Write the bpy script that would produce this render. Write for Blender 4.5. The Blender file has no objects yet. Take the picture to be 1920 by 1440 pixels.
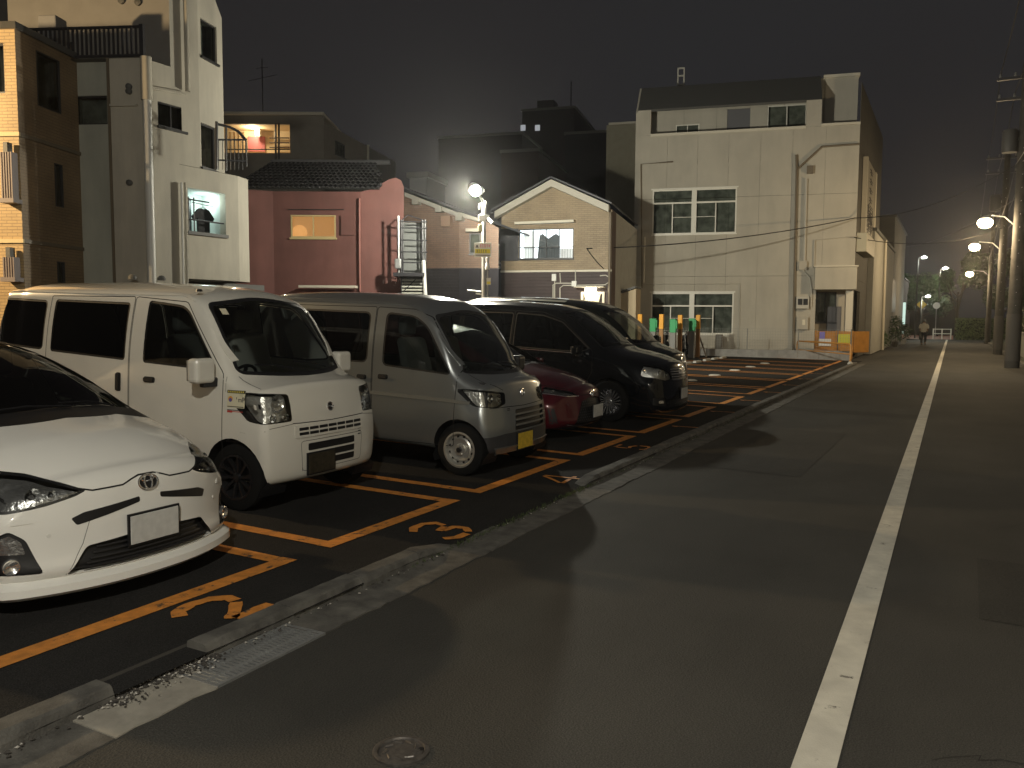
import bpy, bmesh, math, random
import numpy as np
from mathutils import Vector, Matrix
from mathutils.bvhtree import BVHTree
from mathutils.geometry import tessellate_polygon
random.seed(7)
S = bpy.context.scene
COL = S.collection
R = math.radians

# ------------------------------------------------------------------ camera
PSI, TH, RO, FOC, CH = .4855, .079, .0061, 1560., 1.65
_f = Vector((-math.sin(PSI)*math.cos(TH), math.cos(PSI)*math.cos(TH), -math.sin(TH)))
_r = Vector((math.cos(PSI), math.sin(PSI), 0)); _u = _r.cross(_f)
CR = _r*math.cos(RO) + _u*math.sin(RO); CU = -_r*math.sin(RO) + _u*math.cos(RO)
cd = bpy.data.cameras.new('camera'); cam = bpy.data.objects.new('camera', cd); COL.objects.link(cam)
cam.matrix_world = Matrix(((CR.x, CU.x, -_f.x, 0), (CR.y, CU.y, -_f.y, 0), (CR.z, CU.z, -_f.z, CH), (0, 0, 0, 1)))
cd.sensor_width = 36; cd.lens = 36*FOC/1920; cd.clip_end = 3000; cd.clip_start = .05
S.camera = cam
S.view_settings.view_transform = 'Standard'; S.view_settings.look = 'None'
S.view_settings.exposure = 0; S.view_settings.gamma = 1; S.view_settings.use_curve_mapping = False
try:
    S.cycles.sample_clamp_indirect = 3.0
    S.cycles.max_bounces = 6
    S.cycles.transparent_max_bounces = 12
except Exception: pass

# ------------------------------------------------------------------ night sky: even city glow, slightly warmer and darker down the road
W = bpy.data.worlds.new('World'); S.world = W; W.use_nodes = True
nt = W.node_tree; nt.nodes.clear()
wo = nt.nodes.new('ShaderNodeOutputWorld'); bg = nt.nodes.new('ShaderNodeBackground')
tc = nt.nodes.new('ShaderNodeTexCoord'); nz = nt.nodes.new('ShaderNodeTexNoise'); nz.inputs['Scale'].default_value = 1.3
nz.inputs['Detail'].default_value = 2
rp = nt.nodes.new('ShaderNodeValToRGB'); rp.color_ramp.elements[0].position = .3; rp.color_ramp.elements[1].position = .7
rp.color_ramp.elements[0].color = (.0165, .0145, .0148, 1); rp.color_ramp.elements[1].color = (.0215, .0212, .0222, 1)
nt.links.new(tc.outputs['Generated'], nz.inputs['Vector']); nt.links.new(nz.outputs['Fac'], rp.inputs['Fac'])
nt.links.new(rp.outputs['Color'], bg.inputs['Color']); nt.links.new(bg.outputs[0], wo.inputs[0])
bg.inputs['Strength'].default_value = 1.0

# light strengths (W)
P_LOT, P_SPILL, P_STREET, P_NEAR, P_FILL, P_LEFT = 1000, 1100, 760, 1650, 200, 3400

# ------------------------------------------------------------------ pixel ray -> world helpers (1920x1440 pixels of the photo), used to find real positions
def ray(px, py): return _f*FOC + CR*(px-960) + CU*(720-py)
CAMP = Vector((0, 0, CH))
def gp(px, py, z=0.):
    d = ray(px, py); return CAMP + d*((z-CH)/d.z)
def dp(px, py, dep): return CAMP + ray(px, py)*(dep/FOC)
def Xp(px, py, x): d = ray(px, py); return CAMP + d*(x/d.x)
def Yp(px, py, y): d = ray(px, py); return CAMP + d*(y/d.y)

# ------------------------------------------------------------------ materials
MATS = {}
def mat(name, col, rough=.6, metal=0., var=0., vscale=3., bump=0., bscale=60., coat=0., emit=None, estr=1., spec=None, detail=6.,
        stain=0., sscale=.6, dark=None):
    if name in MATS: return MATS[name]
    m = bpy.data.materials.new(name); m.use_nodes = True; t = m.node_tree; b = t.nodes['Principled BSDF']
    b.inputs['Base Color'].default_value = (*col, 1); b.inputs['Roughness'].default_value = rough; b.inputs['Metallic'].default_value = metal
    if coat: b.inputs['Coat Weight'].default_value = coat; b.inputs['Coat Roughness'].default_value = .04
    if spec is not None: b.inputs['Specular IOR Level'].default_value = spec
    if emit: b.inputs['Emission Color'].default_value = (*emit, 1); b.inputs['Emission Strength'].default_value = estr
    g = t.nodes.new('ShaderNodeNewGeometry')
    src = None
    if var:
        n = t.nodes.new('ShaderNodeTexNoise'); n.inputs['Scale'].default_value = vscale; n.inputs['Detail'].default_value = detail
        t.links.new(g.outputs['Position'], n.inputs['Vector'])
        r = t.nodes.new('ShaderNodeValToRGB'); r.color_ramp.elements[0].position = .3; r.color_ramp.elements[1].position = .7
        lo = tuple(c*(1-var) for c in col); hi = tuple(min(1, c*(1+var)) for c in col)
        r.color_ramp.elements[0].color = (*lo, 1); r.color_ramp.elements[1].color = (*hi, 1)
        t.links.new(n.outputs['Fac'], r.inputs['Fac']); src = r.outputs['Color']
    if stain:
        n = t.nodes.new('ShaderNodeTexNoise'); n.inputs['Scale'].default_value = sscale; n.inputs['Detail'].default_value = 8; n.inputs['Roughness'].default_value = .65
        mp = t.nodes.new('ShaderNodeMapping'); mp.inputs['Scale'].default_value = (1.6, 1.6, .35)
        t.links.new(g.outputs['Position'], mp.inputs['Vector']); t.links.new(mp.outputs[0], n.inputs['Vector'])
        r = t.nodes.new('ShaderNodeValToRGB'); r.color_ramp.elements[0].position = .42; r.color_ramp.elements[1].position = .66
        r.color_ramp.elements[0].color = (1, 1, 1, 1); r.color_ramp.elements[1].color = (1-stain, 1-stain, 1-stain*.95, 1)
        mx = t.nodes.new('ShaderNodeMix'); mx.data_type = 'RGBA'; mx.blend_type = 'MULTIPLY'; mx.inputs[0].default_value = 1
        t.links.new(n.outputs['Fac'], r.inputs['Fac'])
        if src: t.links.new(src, mx.inputs[6])
        else: mx.inputs[6].default_value = (*col, 1)
        t.links.new(r.outputs['Color'], mx.inputs[7]); src = mx.outputs[2]
    if src: t.links.new(src, b.inputs['Base Color'])
    if bump:
        n = t.nodes.new('ShaderNodeTexNoise'); n.inputs['Scale'].default_value = bscale; n.inputs['Detail'].default_value = 4
        t.links.new(g.outputs['Position'], n.inputs['Vector'])
        bp = t.nodes.new('ShaderNodeBump'); bp.inputs['Strength'].default_value = bump; bp.inputs['Distance'].default_value = .01
        t.links.new(n.outputs['Fac'], bp.inputs['Height']); t.links.new(bp.outputs[0], b.inputs['Normal'])
    MATS[name] = m; return m

def asphalt(name, col, speck=.35, rough=.85):
    m = mat(name, col, rough, var=.18, vscale=.8, spec=.25)
    t = m.node_tree; b = t.nodes['Principled BSDF']; g = t.nodes.new('ShaderNodeNewGeometry')
    src = b.inputs['Base Color'].links[0].from_socket
    n = t.nodes.new('ShaderNodeTexNoise'); n.inputs['Scale'].default_value = 170; n.inputs['Detail'].default_value = 2
    v = t.nodes.new('ShaderNodeTexVoronoi'); v.inputs['Scale'].default_value = 95
    t.links.new(g.outputs['Position'], n.inputs['Vector']); t.links.new(g.outputs['Position'], v.inputs['Vector'])
    r = t.nodes.new('ShaderNodeValToRGB'); r.color_ramp.elements[0].position = .35; r.color_ramp.elements[1].position = .75
    r.color_ramp.elements[0].color = (1-speck, 1-speck, 1-speck, 1); r.color_ramp.elements[1].color = (1+speck*1.8,)*3+(1,)
    t.links.new(n.outputs['Fac'], r.inputs['Fac'])
    mx = t.nodes.new('ShaderNodeMix'); mx.data_type = 'RGBA'; mx.blend_type = 'MULTIPLY'; mx.inputs[0].default_value = 1
    t.links.new(src, mx.inputs[6]); t.links.new(r.outputs['Color'], mx.inputs[7])
    # longer stains and tyre-polished bands along the road
    n2 = t.nodes.new('ShaderNodeTexNoise'); n2.inputs['Scale'].default_value = .55; n2.inputs['Detail'].default_value = 7; n2.inputs['Roughness'].default_value = .6
    mp = t.nodes.new('ShaderNodeMapping'); mp.inputs['Scale'].default_value = (1.7, .45, 1)
    t.links.new(g.outputs['Position'], mp.inputs['Vector']); t.links.new(mp.outputs[0], n2.inputs['Vector'])
    r2 = t.nodes.new('ShaderNodeValToRGB'); r2.color_ramp.elements[0].position = .38; r2.color_ramp.elements[1].position = .68
    r2.color_ramp.elements[0].color = (.86, .86, .86, 1); r2.color_ramp.elements[1].color = (1.14, 1.12, 1.08, 1)
    t.links.new(n2.outputs['Fac'], r2.inputs['Fac'])
    m2 = t.nodes.new('ShaderNodeMix'); m2.data_type = 'RGBA'; m2.blend_type = 'MULTIPLY'; m2.inputs[0].default_value = 1
    t.links.new(mx.outputs[2], m2.inputs[6]); t.links.new(r2.outputs['Color'], m2.inputs[7]); t.links.new(m2.outputs[2], b.inputs['Base Color'])
    bp = t.nodes.new('ShaderNodeBump'); bp.inputs['Strength'].default_value = .6; bp.inputs['Distance'].default_value = .006
    t.links.new(v.outputs['Distance'], bp.inputs['Height']); t.links.new(bp.outputs[0], b.inputs['Normal'])
    return m

def tilewall(name, c1, c2, mortar, bw, bh, rough=.6):
    """small wall tiles a few millimetres high, relief and colour only (each far under ten pixels)"""
    m = mat(name, c1, rough); t = m.node_tree; b = t.nodes['Principled BSDF']
    uv = t.nodes.new('ShaderNodeUVMap'); uv.uv_map = 'UVMap'
    br = t.nodes.new('ShaderNodeTexBrick'); br.inputs['Color1'].default_value = (*c1, 1); br.inputs['Color2'].default_value = (*c2, 1)
    br.inputs['Mortar'].default_value = (*mortar, 1); br.inputs['Scale'].default_value = 1; br.inputs['Brick Width'].default_value = bw
    br.inputs['Row Height'].default_value = bh; br.inputs['Mortar Size'].default_value = bh*.09; br.inputs['Bias'].default_value = 0
    t.links.new(uv.outputs[0], br.inputs['Vector'])
    n = t.nodes.new('ShaderNodeTexNoise'); n.inputs['Scale'].default_value = 1.2; n.inputs['Detail'].default_value = 6
    g = t.nodes.new('ShaderNodeNewGeometry'); t.links.new(g.outputs['Position'], n.inputs['Vector'])
    r = t.nodes.new('ShaderNodeValToRGB'); r.color_ramp.elements[0].color = (.75, .75, .75, 1); r.color_ramp.elements[1].color = (1.15, 1.15, 1.15, 1)
    r.color_ramp.elements[0].position = .3; r.color_ramp.elements[1].position = .7
    t.links.new(n.outputs['Fac'], r.inputs['Fac'])
    mx = t.nodes.new('ShaderNodeMix'); mx.data_type = 'RGBA'; mx.blend_type = 'MULTIPLY'; mx.inputs[0].default_value = 1
    t.links.new(br.outputs['Color'], mx.inputs[6]); t.links.new(r.outputs['Color'], mx.inputs[7]); t.links.new(mx.outputs[2], b.inputs['Base Color'])
    bp = t.nodes.new('ShaderNodeBump'); bp.inputs['Strength'].default_value = .7; bp.inputs['Distance'].default_value = .01; bp.invert = True
    t.links.new(br.outputs['Fac'], bp.inputs['Height']); t.links.new(bp.outputs[0], b.inputs['Normal'])
    return m

def glass(name, tint=(.25, .27, .26), ior=1.5, rough=.0, mixc=.0):
    if name in MATS: return MATS[name]
    m = bpy.data.materials.new(name); m.use_nodes = True; t = m.node_tree; t.nodes.clear()
    o = t.nodes.new('ShaderNodeOutputMaterial'); tr = t.nodes.new('ShaderNodeBsdfTransparent'); tr.inputs[0].default_value = (*tint, 1)
    gl = t.nodes.new('ShaderNodeBsdfGlossy'); gl.inputs['Roughness'].default_value = rough; gl.inputs[0].default_value = (.9, .9, .9, 1)
    fr = t.nodes.new('ShaderNodeFresnel'); fr.inputs[0].default_value = ior
    mx = t.nodes.new('ShaderNodeMixShader'); t.links.new(fr.outputs[0], mx.inputs[0]); t.links.new(tr.outputs[0], mx.inputs[1])
    t.links.new(gl.outputs[0], mx.inputs[2]); t.links.new(mx.outputs[0], o.inputs[0])
    MATS[name] = m; return m
def emis(name, col, s):
    if name in MATS: return MATS[name]
    return mat(name, (.6, .6, .6), .6, emit=col, estr=s)

# ------------------------------------------------------------------ mesh building
class MB:
    def __init__(s): s.v = []; s.f = []; s.uv = {}
    def add(s, vs, fs):
        n = len(s.v); s.v += [tuple(v) for v in vs]; s.f += [tuple(i+n for i in f) for f in fs]; return s
    def box(s, x0, x1, y0, y1, z0, z1, T=None):
        vs = [Vector((x, y, z)) for z in (z0, z1) for y in (y0, y1) for x in (x0, x1)]
        if T: vs = [T @ v for v in vs]
        return s.add(vs, [(0, 2, 3, 1), (4, 5, 7, 6), (0, 1, 5, 4), (2, 6, 7, 3), (1, 3, 7, 5), (0, 4, 6, 2)])
    def tube(s, pts, r, n=8, closed=False, caps=True):
        pts = [Vector(p) for p in pts]; rr = r if hasattr(r, '__len__') else [r]*len(pts); k = len(pts); base = len(s.v)
        ref = None
        for i, p in enumerate(pts):
            a = pts[(i-1) % k] if (i > 0 or closed) else p; b = pts[(i+1) % k] if (i < k-1 or closed) else p
            d = (b-a).normalized()
            if ref is None:
                ref = d.orthogonal().normalized()
            ref = (ref - d*ref.dot(d)); ref = ref.normalized() if ref.length > 1e-6 else d.orthogonal().normalized()
            w = d.cross(ref)
            for j in range(n):
                an = 2*math.pi*j/n; s.v.append(tuple(p+(ref*math.cos(an)+w*math.sin(an))*rr[i]))
        for i in range(k if closed else k-1):
            for j in range(n):
                a = base+i*n+j; b = base+i*n+(j+1) % n; c = base+((i+1) % k)*n+(j+1) % n; d = base+((i+1) % k)*n+j
                s.f.append((a, b, c, d))
        if caps and not closed:
            s.f.append(tuple(base+j for j in range(n))[::-1]); s.f.append(tuple(base+(k-1)*n+j for j in range(n)))
        return s
    def cyl(s, p0, p1, r0, r1=None, n=12): return s.tube([p0, p1], [r0, r0 if r1 is None else r1], n)
    def lathe(s, prof, T, n=24, caps=False):
        """prof: (radius, height) pairs turned about local z, T places it"""
        base = len(s.v)
        for (r, h) in prof:
            for j in range(n):
                a = 2*math.pi*j/n; s.v.append(tuple(T @ Vector((r*math.cos(a), r*math.sin(a), h))))
        for i in range(len(prof)-1):
            for j in range(n): s.f.append((base+i*n+j, base+i*n+(j+1) % n, base+(i+1)*n+(j+1) % n, base+(i+1)*n+j))
        if caps:
            s.f.append(tuple(base+j for j in range(n))[::-1]); s.f.append(tuple(base+(len(prof)-1)*n+j for j in range(n)))
        return s
    def prism(s, poly, to3, d0, d1):
        """poly (a,b) pairs, to3(a,b,d)->point"""
        n = len(poly); vs = [to3(a, b, d0) for a, b in poly]+[to3(a, b, d1) for a, b in poly]
        fs = [(i, (i+1) % n, n+(i+1) % n, n+i) for i in range(n)]
        tri = tessellate_polygon([[Vector((a, b, 0)) for a, b in poly]])
        fs += [tuple(t) for t in tri]+[tuple(n+i for i in t[::-1]) for t in tri]
        return s.add(vs, fs)

ROOTM = {}
def worldm(o):
    m = o.matrix_basis.copy(); p = o.parent
    while p: m = p.matrix_basis @ m; p = p.parent
    return m
def tag(o, label=None, cat=None, group=None, kind=None):
    if label: o['label'] = label
    if cat: o['category'] = cat
    if group: o['group'] = group
    if kind: o['kind'] = kind
    return o
def empty(name, loc, rz=0., label=None, cat=None, group=None, kind=None):
    o = bpy.data.objects.new(name, None); COL.objects.link(o); o.location = loc; o.rotation_euler = (0, 0, rz); o.empty_display_size = .1
    return tag(o, label, cat, group, kind)
def link(name, me, m, parent=None, local=False):
    o = bpy.data.objects.new(name, me); COL.objects.link(o)
    if m: me.materials.append(m)
    if parent: o.parent = parent
    return o
def obj(name, mb, m, parent=None, smooth=False, bevel=0., kind=None, fixn=True, uvf=None, solid=0.):
    """mb in world coordinates -> one mesh object (local to its parent)"""
    me = bpy.data.meshes.new(name); vs = [Vector(v) for v in mb.v]
    if parent:
        inv = worldm(parent).inverted(); lv = [inv @ v for v in vs]; org = None
    else:
        xs = [v.x for v in vs]; ys = [v.y for v in vs]; zs = [v.z for v in vs]
        org = Vector(((min(xs)+max(xs))/2, (min(ys)+max(ys))/2, min(zs))); lv = [v-org for v in vs]
    me.from_pydata([tuple(v) for v in lv], [], mb.f); me.update()
    if fixn:
        bm = bmesh.new(); bm.from_mesh(me); bmesh.ops.recalc_face_normals(bm, faces=bm.faces); bm.to_mesh(me); bm.free()
    if uvf:
        ul = me.uv_layers.new(name='UVMap')
        for l in me.loops:
            ul.data[l.index].uv = uvf(vs[l.vertex_index])
    if smooth:
        me.polygons.foreach_set('use_smooth', [True]*len(me.polygons))
    o = link(name, me, m, parent)
    if org is not None: o.location = org
    if bevel:
        md = o.modifiers.new('bevel', 'BEVEL'); md.width = bevel; md.segments = 2; md.limit_method = 'ANGLE'
    if smooth:
        try: me.set_sharp_from_angle(angle=R(35))
        except Exception: pass
    if kind: o['kind'] = kind
    return o
def copytree(o, parent=None):
    c = o.copy(); COL.objects.link(c); c.parent = parent
    for ch in list(o.children): copytree(ch, c)
    return c

class Fr:
    """a vertical plane: u runs to the right as seen from outside, n points outward (to the viewer)"""
    def __init__(s, p0, u):
        s.p = Vector((p0[0], p0[1], 0)); s.u = Vector((u[0], u[1], 0)).normalized(); s.n = Vector((s.u.y, -s.u.x, 0))
    def pt(s, u, z, d=0.): return s.p+s.u*u+s.n*d+Vector((0, 0, z))
    def px(s, px, py, d=0.):
        r = ray(px, py); q = s.p+s.n*d; t = (q-CAMP).dot(s.n)/r.dot(s.n); w = CAMP+r*t
        return ((w-s.p).dot(s.u), w.z)
    def shift(s, u, d=0.): return Fr(s.pt(u, 0, d)[:2], s.u)
    def turn(s, u, ang):
        c, sn = math.cos(ang), math.sin(ang); return Fr(s.pt(u, 0)[:2], (s.u.x*c-s.u.y*sn, s.u.x*sn+s.u.y*c))
    def uv(s): return lambda v: ((v-s.p).dot(s.u)+50, v.z+10)
def fbox(mb, F, u0, u1, z0, z1, d0, d1):
    vs = [F.pt(u, z, d) for z in (z0, z1) for d in (d0, d1) for u in (u0, u1)]
    return mb.add(vs, [(0, 2, 3, 1), (4, 5, 7, 6), (0, 1, 5, 4), (2, 6, 7, 3), (1, 3, 7, 5), (0, 4, 6, 2)])
def wallcells(F, u0, u1, z0, z1, holes, reveal=.12):
    mb = MB(); us = sorted({u0, u1, *[min(max(h[0], u0), u1) for h in holes], *[min(max(h[1], u0), u1) for h in holes]})
    zs = sorted({z0, z1, *[min(max(h[2], z0), z1) for h in holes], *[min(max(h[3], z0), z1) for h in holes]})
    for a, b in zip(us, us[1:]):
        for c, d in zip(zs, zs[1:]):
            m = ((a+b)/2, (c+d)/2)
            if b-a < 1e-4 or d-c < 1e-4 or any(h[0] < m[0] < h[1] and h[2] < m[1] < h[3] for h in holes): continue
            mb.add([F.pt(a, c), F.pt(b, c), F.pt(b, d), F.pt(a, d)], [(0, 1, 2, 3)])
    for h in holes:
        a, b, c, d = max(h[0], u0), min(h[1], u1), max(h[2], z0), min(h[3], z1)
        if a >= b or c >= d: continue
        for (p, q) in (((a, c), (b, c)), ((b, c), (b, d)), ((b, d), (a, d)), ((a, d), (a, c))):
            if p[0] == q[0] and p[0] in (u0, u1) and p[0] not in (h[0], h[1]): continue
            mb.add([F.pt(*p), F.pt(*q), F.pt(*q, -reveal), F.pt(*p, -reveal)], [(0, 1, 2, 3)])
    return mb
def wall(F, u0, u1, z0, z1, holes, m, root, name='wall', reveal=.12, panel=0., joints=()):
    if not panel:
        return obj(name, wallcells(F, u0, u1, z0, z1, holes, reveal), m, root, fixn=False, uvf=F.uv())
    n = max(1, round((u1-u0)/panel)); w = (u1-u0)/n
    zz = [z0, *[j for j in joints if z0 < j < z1], z1]
    for i in range(n):
        for c, d in zip(zz, zz[1:]):
            a, b = u0+i*w+.0035, u0+(i+1)*w-.0035; c2, d2 = c+.005, d-.005
            hs = [h for h in holes if h[0] < b and h[1] > a and h[2] < d2 and h[3] > c2]
            mb = wallcells(F, a, b, c2, d2, hs, reveal)
            if not mb.f: continue
            fbox_edges = [((a, c2), (b, c2)), ((b, c2), (b, d2)), ((b, d2), (a, d2)), ((a, d2), (a, c2))]
            for p, q in fbox_edges: mb.add([F.pt(*p), F.pt(*q), F.pt(*q, -.02), F.pt(*p, -.02)], [(0, 1, 2, 3)])
            obj('wall_panel', mb, m, root, fixn=False, uvf=F.uv())
def window(F, h, root, fm, gm, cols=2, bar=.045, transom=0., mull=(), lit=None, room=None, depth=.1, midrail=(), sill=True, roomd=.16):
    """h=(u0,u1,z0,z1) in F; frame part 'window' with panes as its children, and a dark or lit room behind"""
    u0, u1, z0, z1 = h; mb = MB(); d0, d1 = -depth, -depth+.06
    fbox(mb, F, u0, u1, z0, z0+bar, d0, d1); fbox(mb, F, u0, u1, z1-bar, z1, d0, d1)
    fbox(mb, F, u0, u0+bar, z0+bar, z1-bar, d0, d1); fbox(mb, F, u1-bar, u1, z0+bar, z1-bar, d0, d1)
    zt = z1-bar
    if transom:
        zt = z0+(z1-z0)*transom; fbox(mb, F, u0+bar, u1-bar, zt-bar*.6, zt+bar*.6, d0, d1+.004)
    cu = [u0+bar+(u1-u0-2*bar)*i/cols for i in range(cols+1)] if not mull else [u0+bar, *mull, u1-bar]
    for i, c in enumerate(cu[1:-1]): fbox(mb, F, c-bar*.4, c+bar*.4, z0+bar, zt, d0+.004, d1-.004)
    for (a, b, zz) in midrail: fbox(mb, F, a, b, zz-.012, zz+.012, d0+.008, d1-.008)
    if sill: fbox(mb, F, u0-.03, u1+.03, z0-.05, z0-.002, -depth, .05)
    w = obj('window', mb, fm, root)
    for a, b in zip(cu, cu[1:]):
        p = MB().add([F.pt(a, z0+bar, d0+.03), F.pt(b, z0+bar, d0+.03), F.pt(b, zt, d0+.03), F.pt(a, zt, d0+.03)], [(0, 1, 2, 3)])
        obj('pane', p, gm, w, fixn=False)
    if transom:
        p = MB().add([F.pt(u0+bar, zt, d0+.03), F.pt(u1-bar, zt, d0+.03), F.pt(u1-bar, z1-bar, d0+.03), F.pt(u0+bar, z1-bar, d0+.03)], [(0, 1, 2, 3)])
        obj('pane', p, gm, w, fixn=False)
    rm = room or MATS['room_dark']; b = MB(); a0, a1, b0, b1, D = u0, u1, z0, z1, -depth-roomd
    q = [F.pt(a0, b0, -depth), F.pt(a1, b0, -depth), F.pt(a1, b1, -depth), F.pt(a0, b1, -depth), F.pt(a0, b0, D), F.pt(a1, b0, D), F.pt(a1, b1, D), F.pt(a0, b1, D)]
    b.add(q, [(4, 5, 6, 7), (0, 1, 5, 4), (1, 2, 6, 5), (2, 3, 7, 6), (3, 0, 4, 7)])
    obj('room_interior', b, rm, w)
    return w

mat('room_dark', (.24, .24, .21), .9, var=.5, vscale=3)
alu = mat('white_aluminium', (.72, .70, .62), .4)
dkalu = mat('dark_aluminium', (.03, .03, .032), .4)
pane_dark = glass('pane_dark', (.62, .66, .64))
galv = mat('galvanised_steel', (.42, .43, .43), .42, metal=.7, var=.12, vscale=8)
steel_dk = mat('dark_painted_steel', (.03, .03, .035), .45)
steel_white = mat('white_painted_steel', (.7, .7, .66), .4)
black = mat('black_plastic', (.012, .012, .013), .5)
conc = mat('concrete', (.105, .10, .088), .9, var=.3, vscale=9, bump=.5, bscale=80, stain=.45, sscale=3)
conc_wall = mat('concrete_block', (.33, .32, .30), .9, var=.15, vscale=5, bump=.4, stain=.3)
orange = mat('orange_marking_paint', (.62, .235, .035), .7, var=.16, vscale=14, bump=.3, bscale=150, stain=.25, sscale=7)
def worn(m, under, amount, scale):
    """paint rubbed through to the surface below in small irregular spots and streaks"""
    t = m.node_tree; b = t.nodes['Principled BSDF']; src = b.inputs['Base Color'].links[0].from_socket; g = t.nodes.new('ShaderNodeNewGeometry')
    n = t.nodes.new('ShaderNodeTexNoise'); n.inputs['Scale'].default_value = scale; n.inputs['Detail'].default_value = 9; n.inputs['Roughness'].default_value = .75
    t.links.new(g.outputs['Position'], n.inputs['Vector']); r = t.nodes.new('ShaderNodeValToRGB')
    r.color_ramp.elements[0].position = amount; r.color_ramp.elements[1].position = amount+.06; r.color_ramp.elements[0].color = (1, 1, 1, 1); r.color_ramp.elements[1].color = (0, 0, 0, 1)
    x = t.nodes.new('ShaderNodeMix'); x.data_type = 'RGBA'; t.links.new(n.outputs['Fac'], r.inputs['Fac']); t.links.new(r.outputs['Color'], x.inputs[0])
    t.links.new(src, x.inputs[6]); x.inputs[7].default_value = (*under, 1); t.links.new(x.outputs[2], b.inputs['Base Color'])
whitepaint = mat('white_road_paint', (.6, .58, .5), .7, var=.12, vscale=16, bump=.3, bscale=150, stain=.22, sscale=2.5)
worn(orange, (.05, .04, .03), .37, 9); worn(whitepaint, (.09, .085, .07), .335, 7)
# ------------------------------------------------------------------ ground, road, gutter, kerb, parking lot
LZ = .04
def lotz(x, y):
    if x <= -3.86: return LZ+.018*(-3.86-x)
    f = min(1, max(0, (x+3.6)/.5)); low = 0.
    if 4.55 < y < 7.6: low = min(1, (y-4.55)/.3, (7.6-y)/.3)
    return LZ-(LZ-.010)*f*low
asp_road = asphalt('road_asphalt', (.047, .0455, .041))
asp_lot = asphalt('lot_asphalt', (.025, .0245, .024), .4, .95); asp_lot.node_tree.nodes['Principled BSDF'].inputs['Specular IOR Level'].default_value = .06
m_ground = mat('ground_soil', (.04, .036, .03), .95, var=.3)
obj('ground', MB().add([(-400, -300, -.06), (400, -300, -.06), (400, 600, -.06), (-400, 600, -.06)], [(0, 1, 2, 3)]), m_ground, kind='structure', fixn=False)
mb = MB()
ys = [-14+2*i for i in range(62)]; xs = [-2.83, -1.5, 0, 1.2, 2.3]
for i, y in enumerate(ys):
    for j, x in enumerate(xs):
        xx = x+(random.uniform(-.012, .012) if j == 0 else 0); mb.v.append((xx, y, 0))
for i in range(len(ys)-1):
    for j in range(len(xs)-1): a = i*len(xs)+j; mb.f.append((a, a+1, a+1+len(xs), a+len(xs)))
obj('road', mb, asp_road, kind='structure', fixn=False)
# parking lot sheet
mb = MB(); xs = [-26, -18, -12, -9.6, -8.2, -6.6, -5.2, -3.86]+[-3.86+.077*i for i in range(1, 11)]
ys = [-4, -2, 0, 1, 2, 3, 4]+[4.5+.1*i for i in range(33)]+[8+.95*i for i in range(30)]
for y in ys:
    for x in xs:
        zz = lotz(x, y); mb.v.append((x, y, min(zz, LZ+.018*5.8)))
n = len(xs)
for i in range(len(ys)-1):
    for j in range(n-1): a = i*n+j; mb.f.append((a, a+1, a+1+n, a+n))
obj('parking_lot', mb, asp_lot, kind='structure', fixn=False)

# white line down the road
mb = MB(); yy = -6
while yy < 82: mb.add([(-.459, yy, .004), (-.309, yy, .004), (-.309, yy+4, .004), (-.459, yy+4, .004)], [(0, 1, 2, 3)]); yy += 4
tag(obj('road_line', mb, whitepaint, kind='structure', fixn=False), 'long white painted edge line running down the dark road')

# stall markings
def strip(mb, pts, w, closed=False, dz=.005):
    """flat painted stroke of width w through pts on the lot surface"""
    for i, (p, q) in enumerate(zip(pts, pts[1:])):
        p, q = Vector(p), Vector(q); L = (q-p).length; n = max(1, int(L/.25)); d = (q-p)/L; s = Vector((-d.y, d.x))*w/2
        for k in range(n):
            a = p+d*(L*k/n); b = p+d*(L*(k+1)/n)
            vs = [a-s, b-s, b+s, a+s]; mb.add([(v.x, v.y, lotz(v.x, v.y)+dz) for v in vs], [(0, 1, 2, 3)])
tips = [gp(*p, LZ) for p in ((548, 1049), (877, 940.7), (1068.5, 863), (1191.8, 818), (1281, 787), (1345.5, 763.3), (1397, 744), (1438, 729), (1475, 714.5), (1500, 703.5), (1518.6, 695.7), (1533, 689), (1548, 683), (1571, 676.5))]
lefts = [None]+[gp(*p, LZ) for p in ((618, 1027.4), (915.5, 927.4), (1093, 855), (1209.4, 813), (1291.7, 782.6), (1357, 758), (1407, 739.7))]
FX = -3.775; w = .13
stalls = []
for i, t in enumerate(tips):
    y1 = t.y; y0 = lefts[i].y if 0 < i < len(lefts) else (t.y-2.0 if i == 0 else tips[i-1].y+.3)
    stalls.append((y0, y1))
stalls.insert(0, (stalls[0][0]-2.4, stalls[0][0]-.36))
for y0, y1 in stalls:
    mb = MB(); h = w/2
    strip(mb, [(FX-h, y0), (FX-h, y1)], w)
    strip(mb, [(FX-w, y0+h), (-8.7, y0+h)], w*.9, dz=.005); strip(mb, [(FX-w, y1-h), (-8.7, y1-h)], w*.9, dz=.005)
    o = obj('stall_marking', mb, orange, kind='structure', fixn=False); o['group'] = 'orange parking stall outlines'
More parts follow.
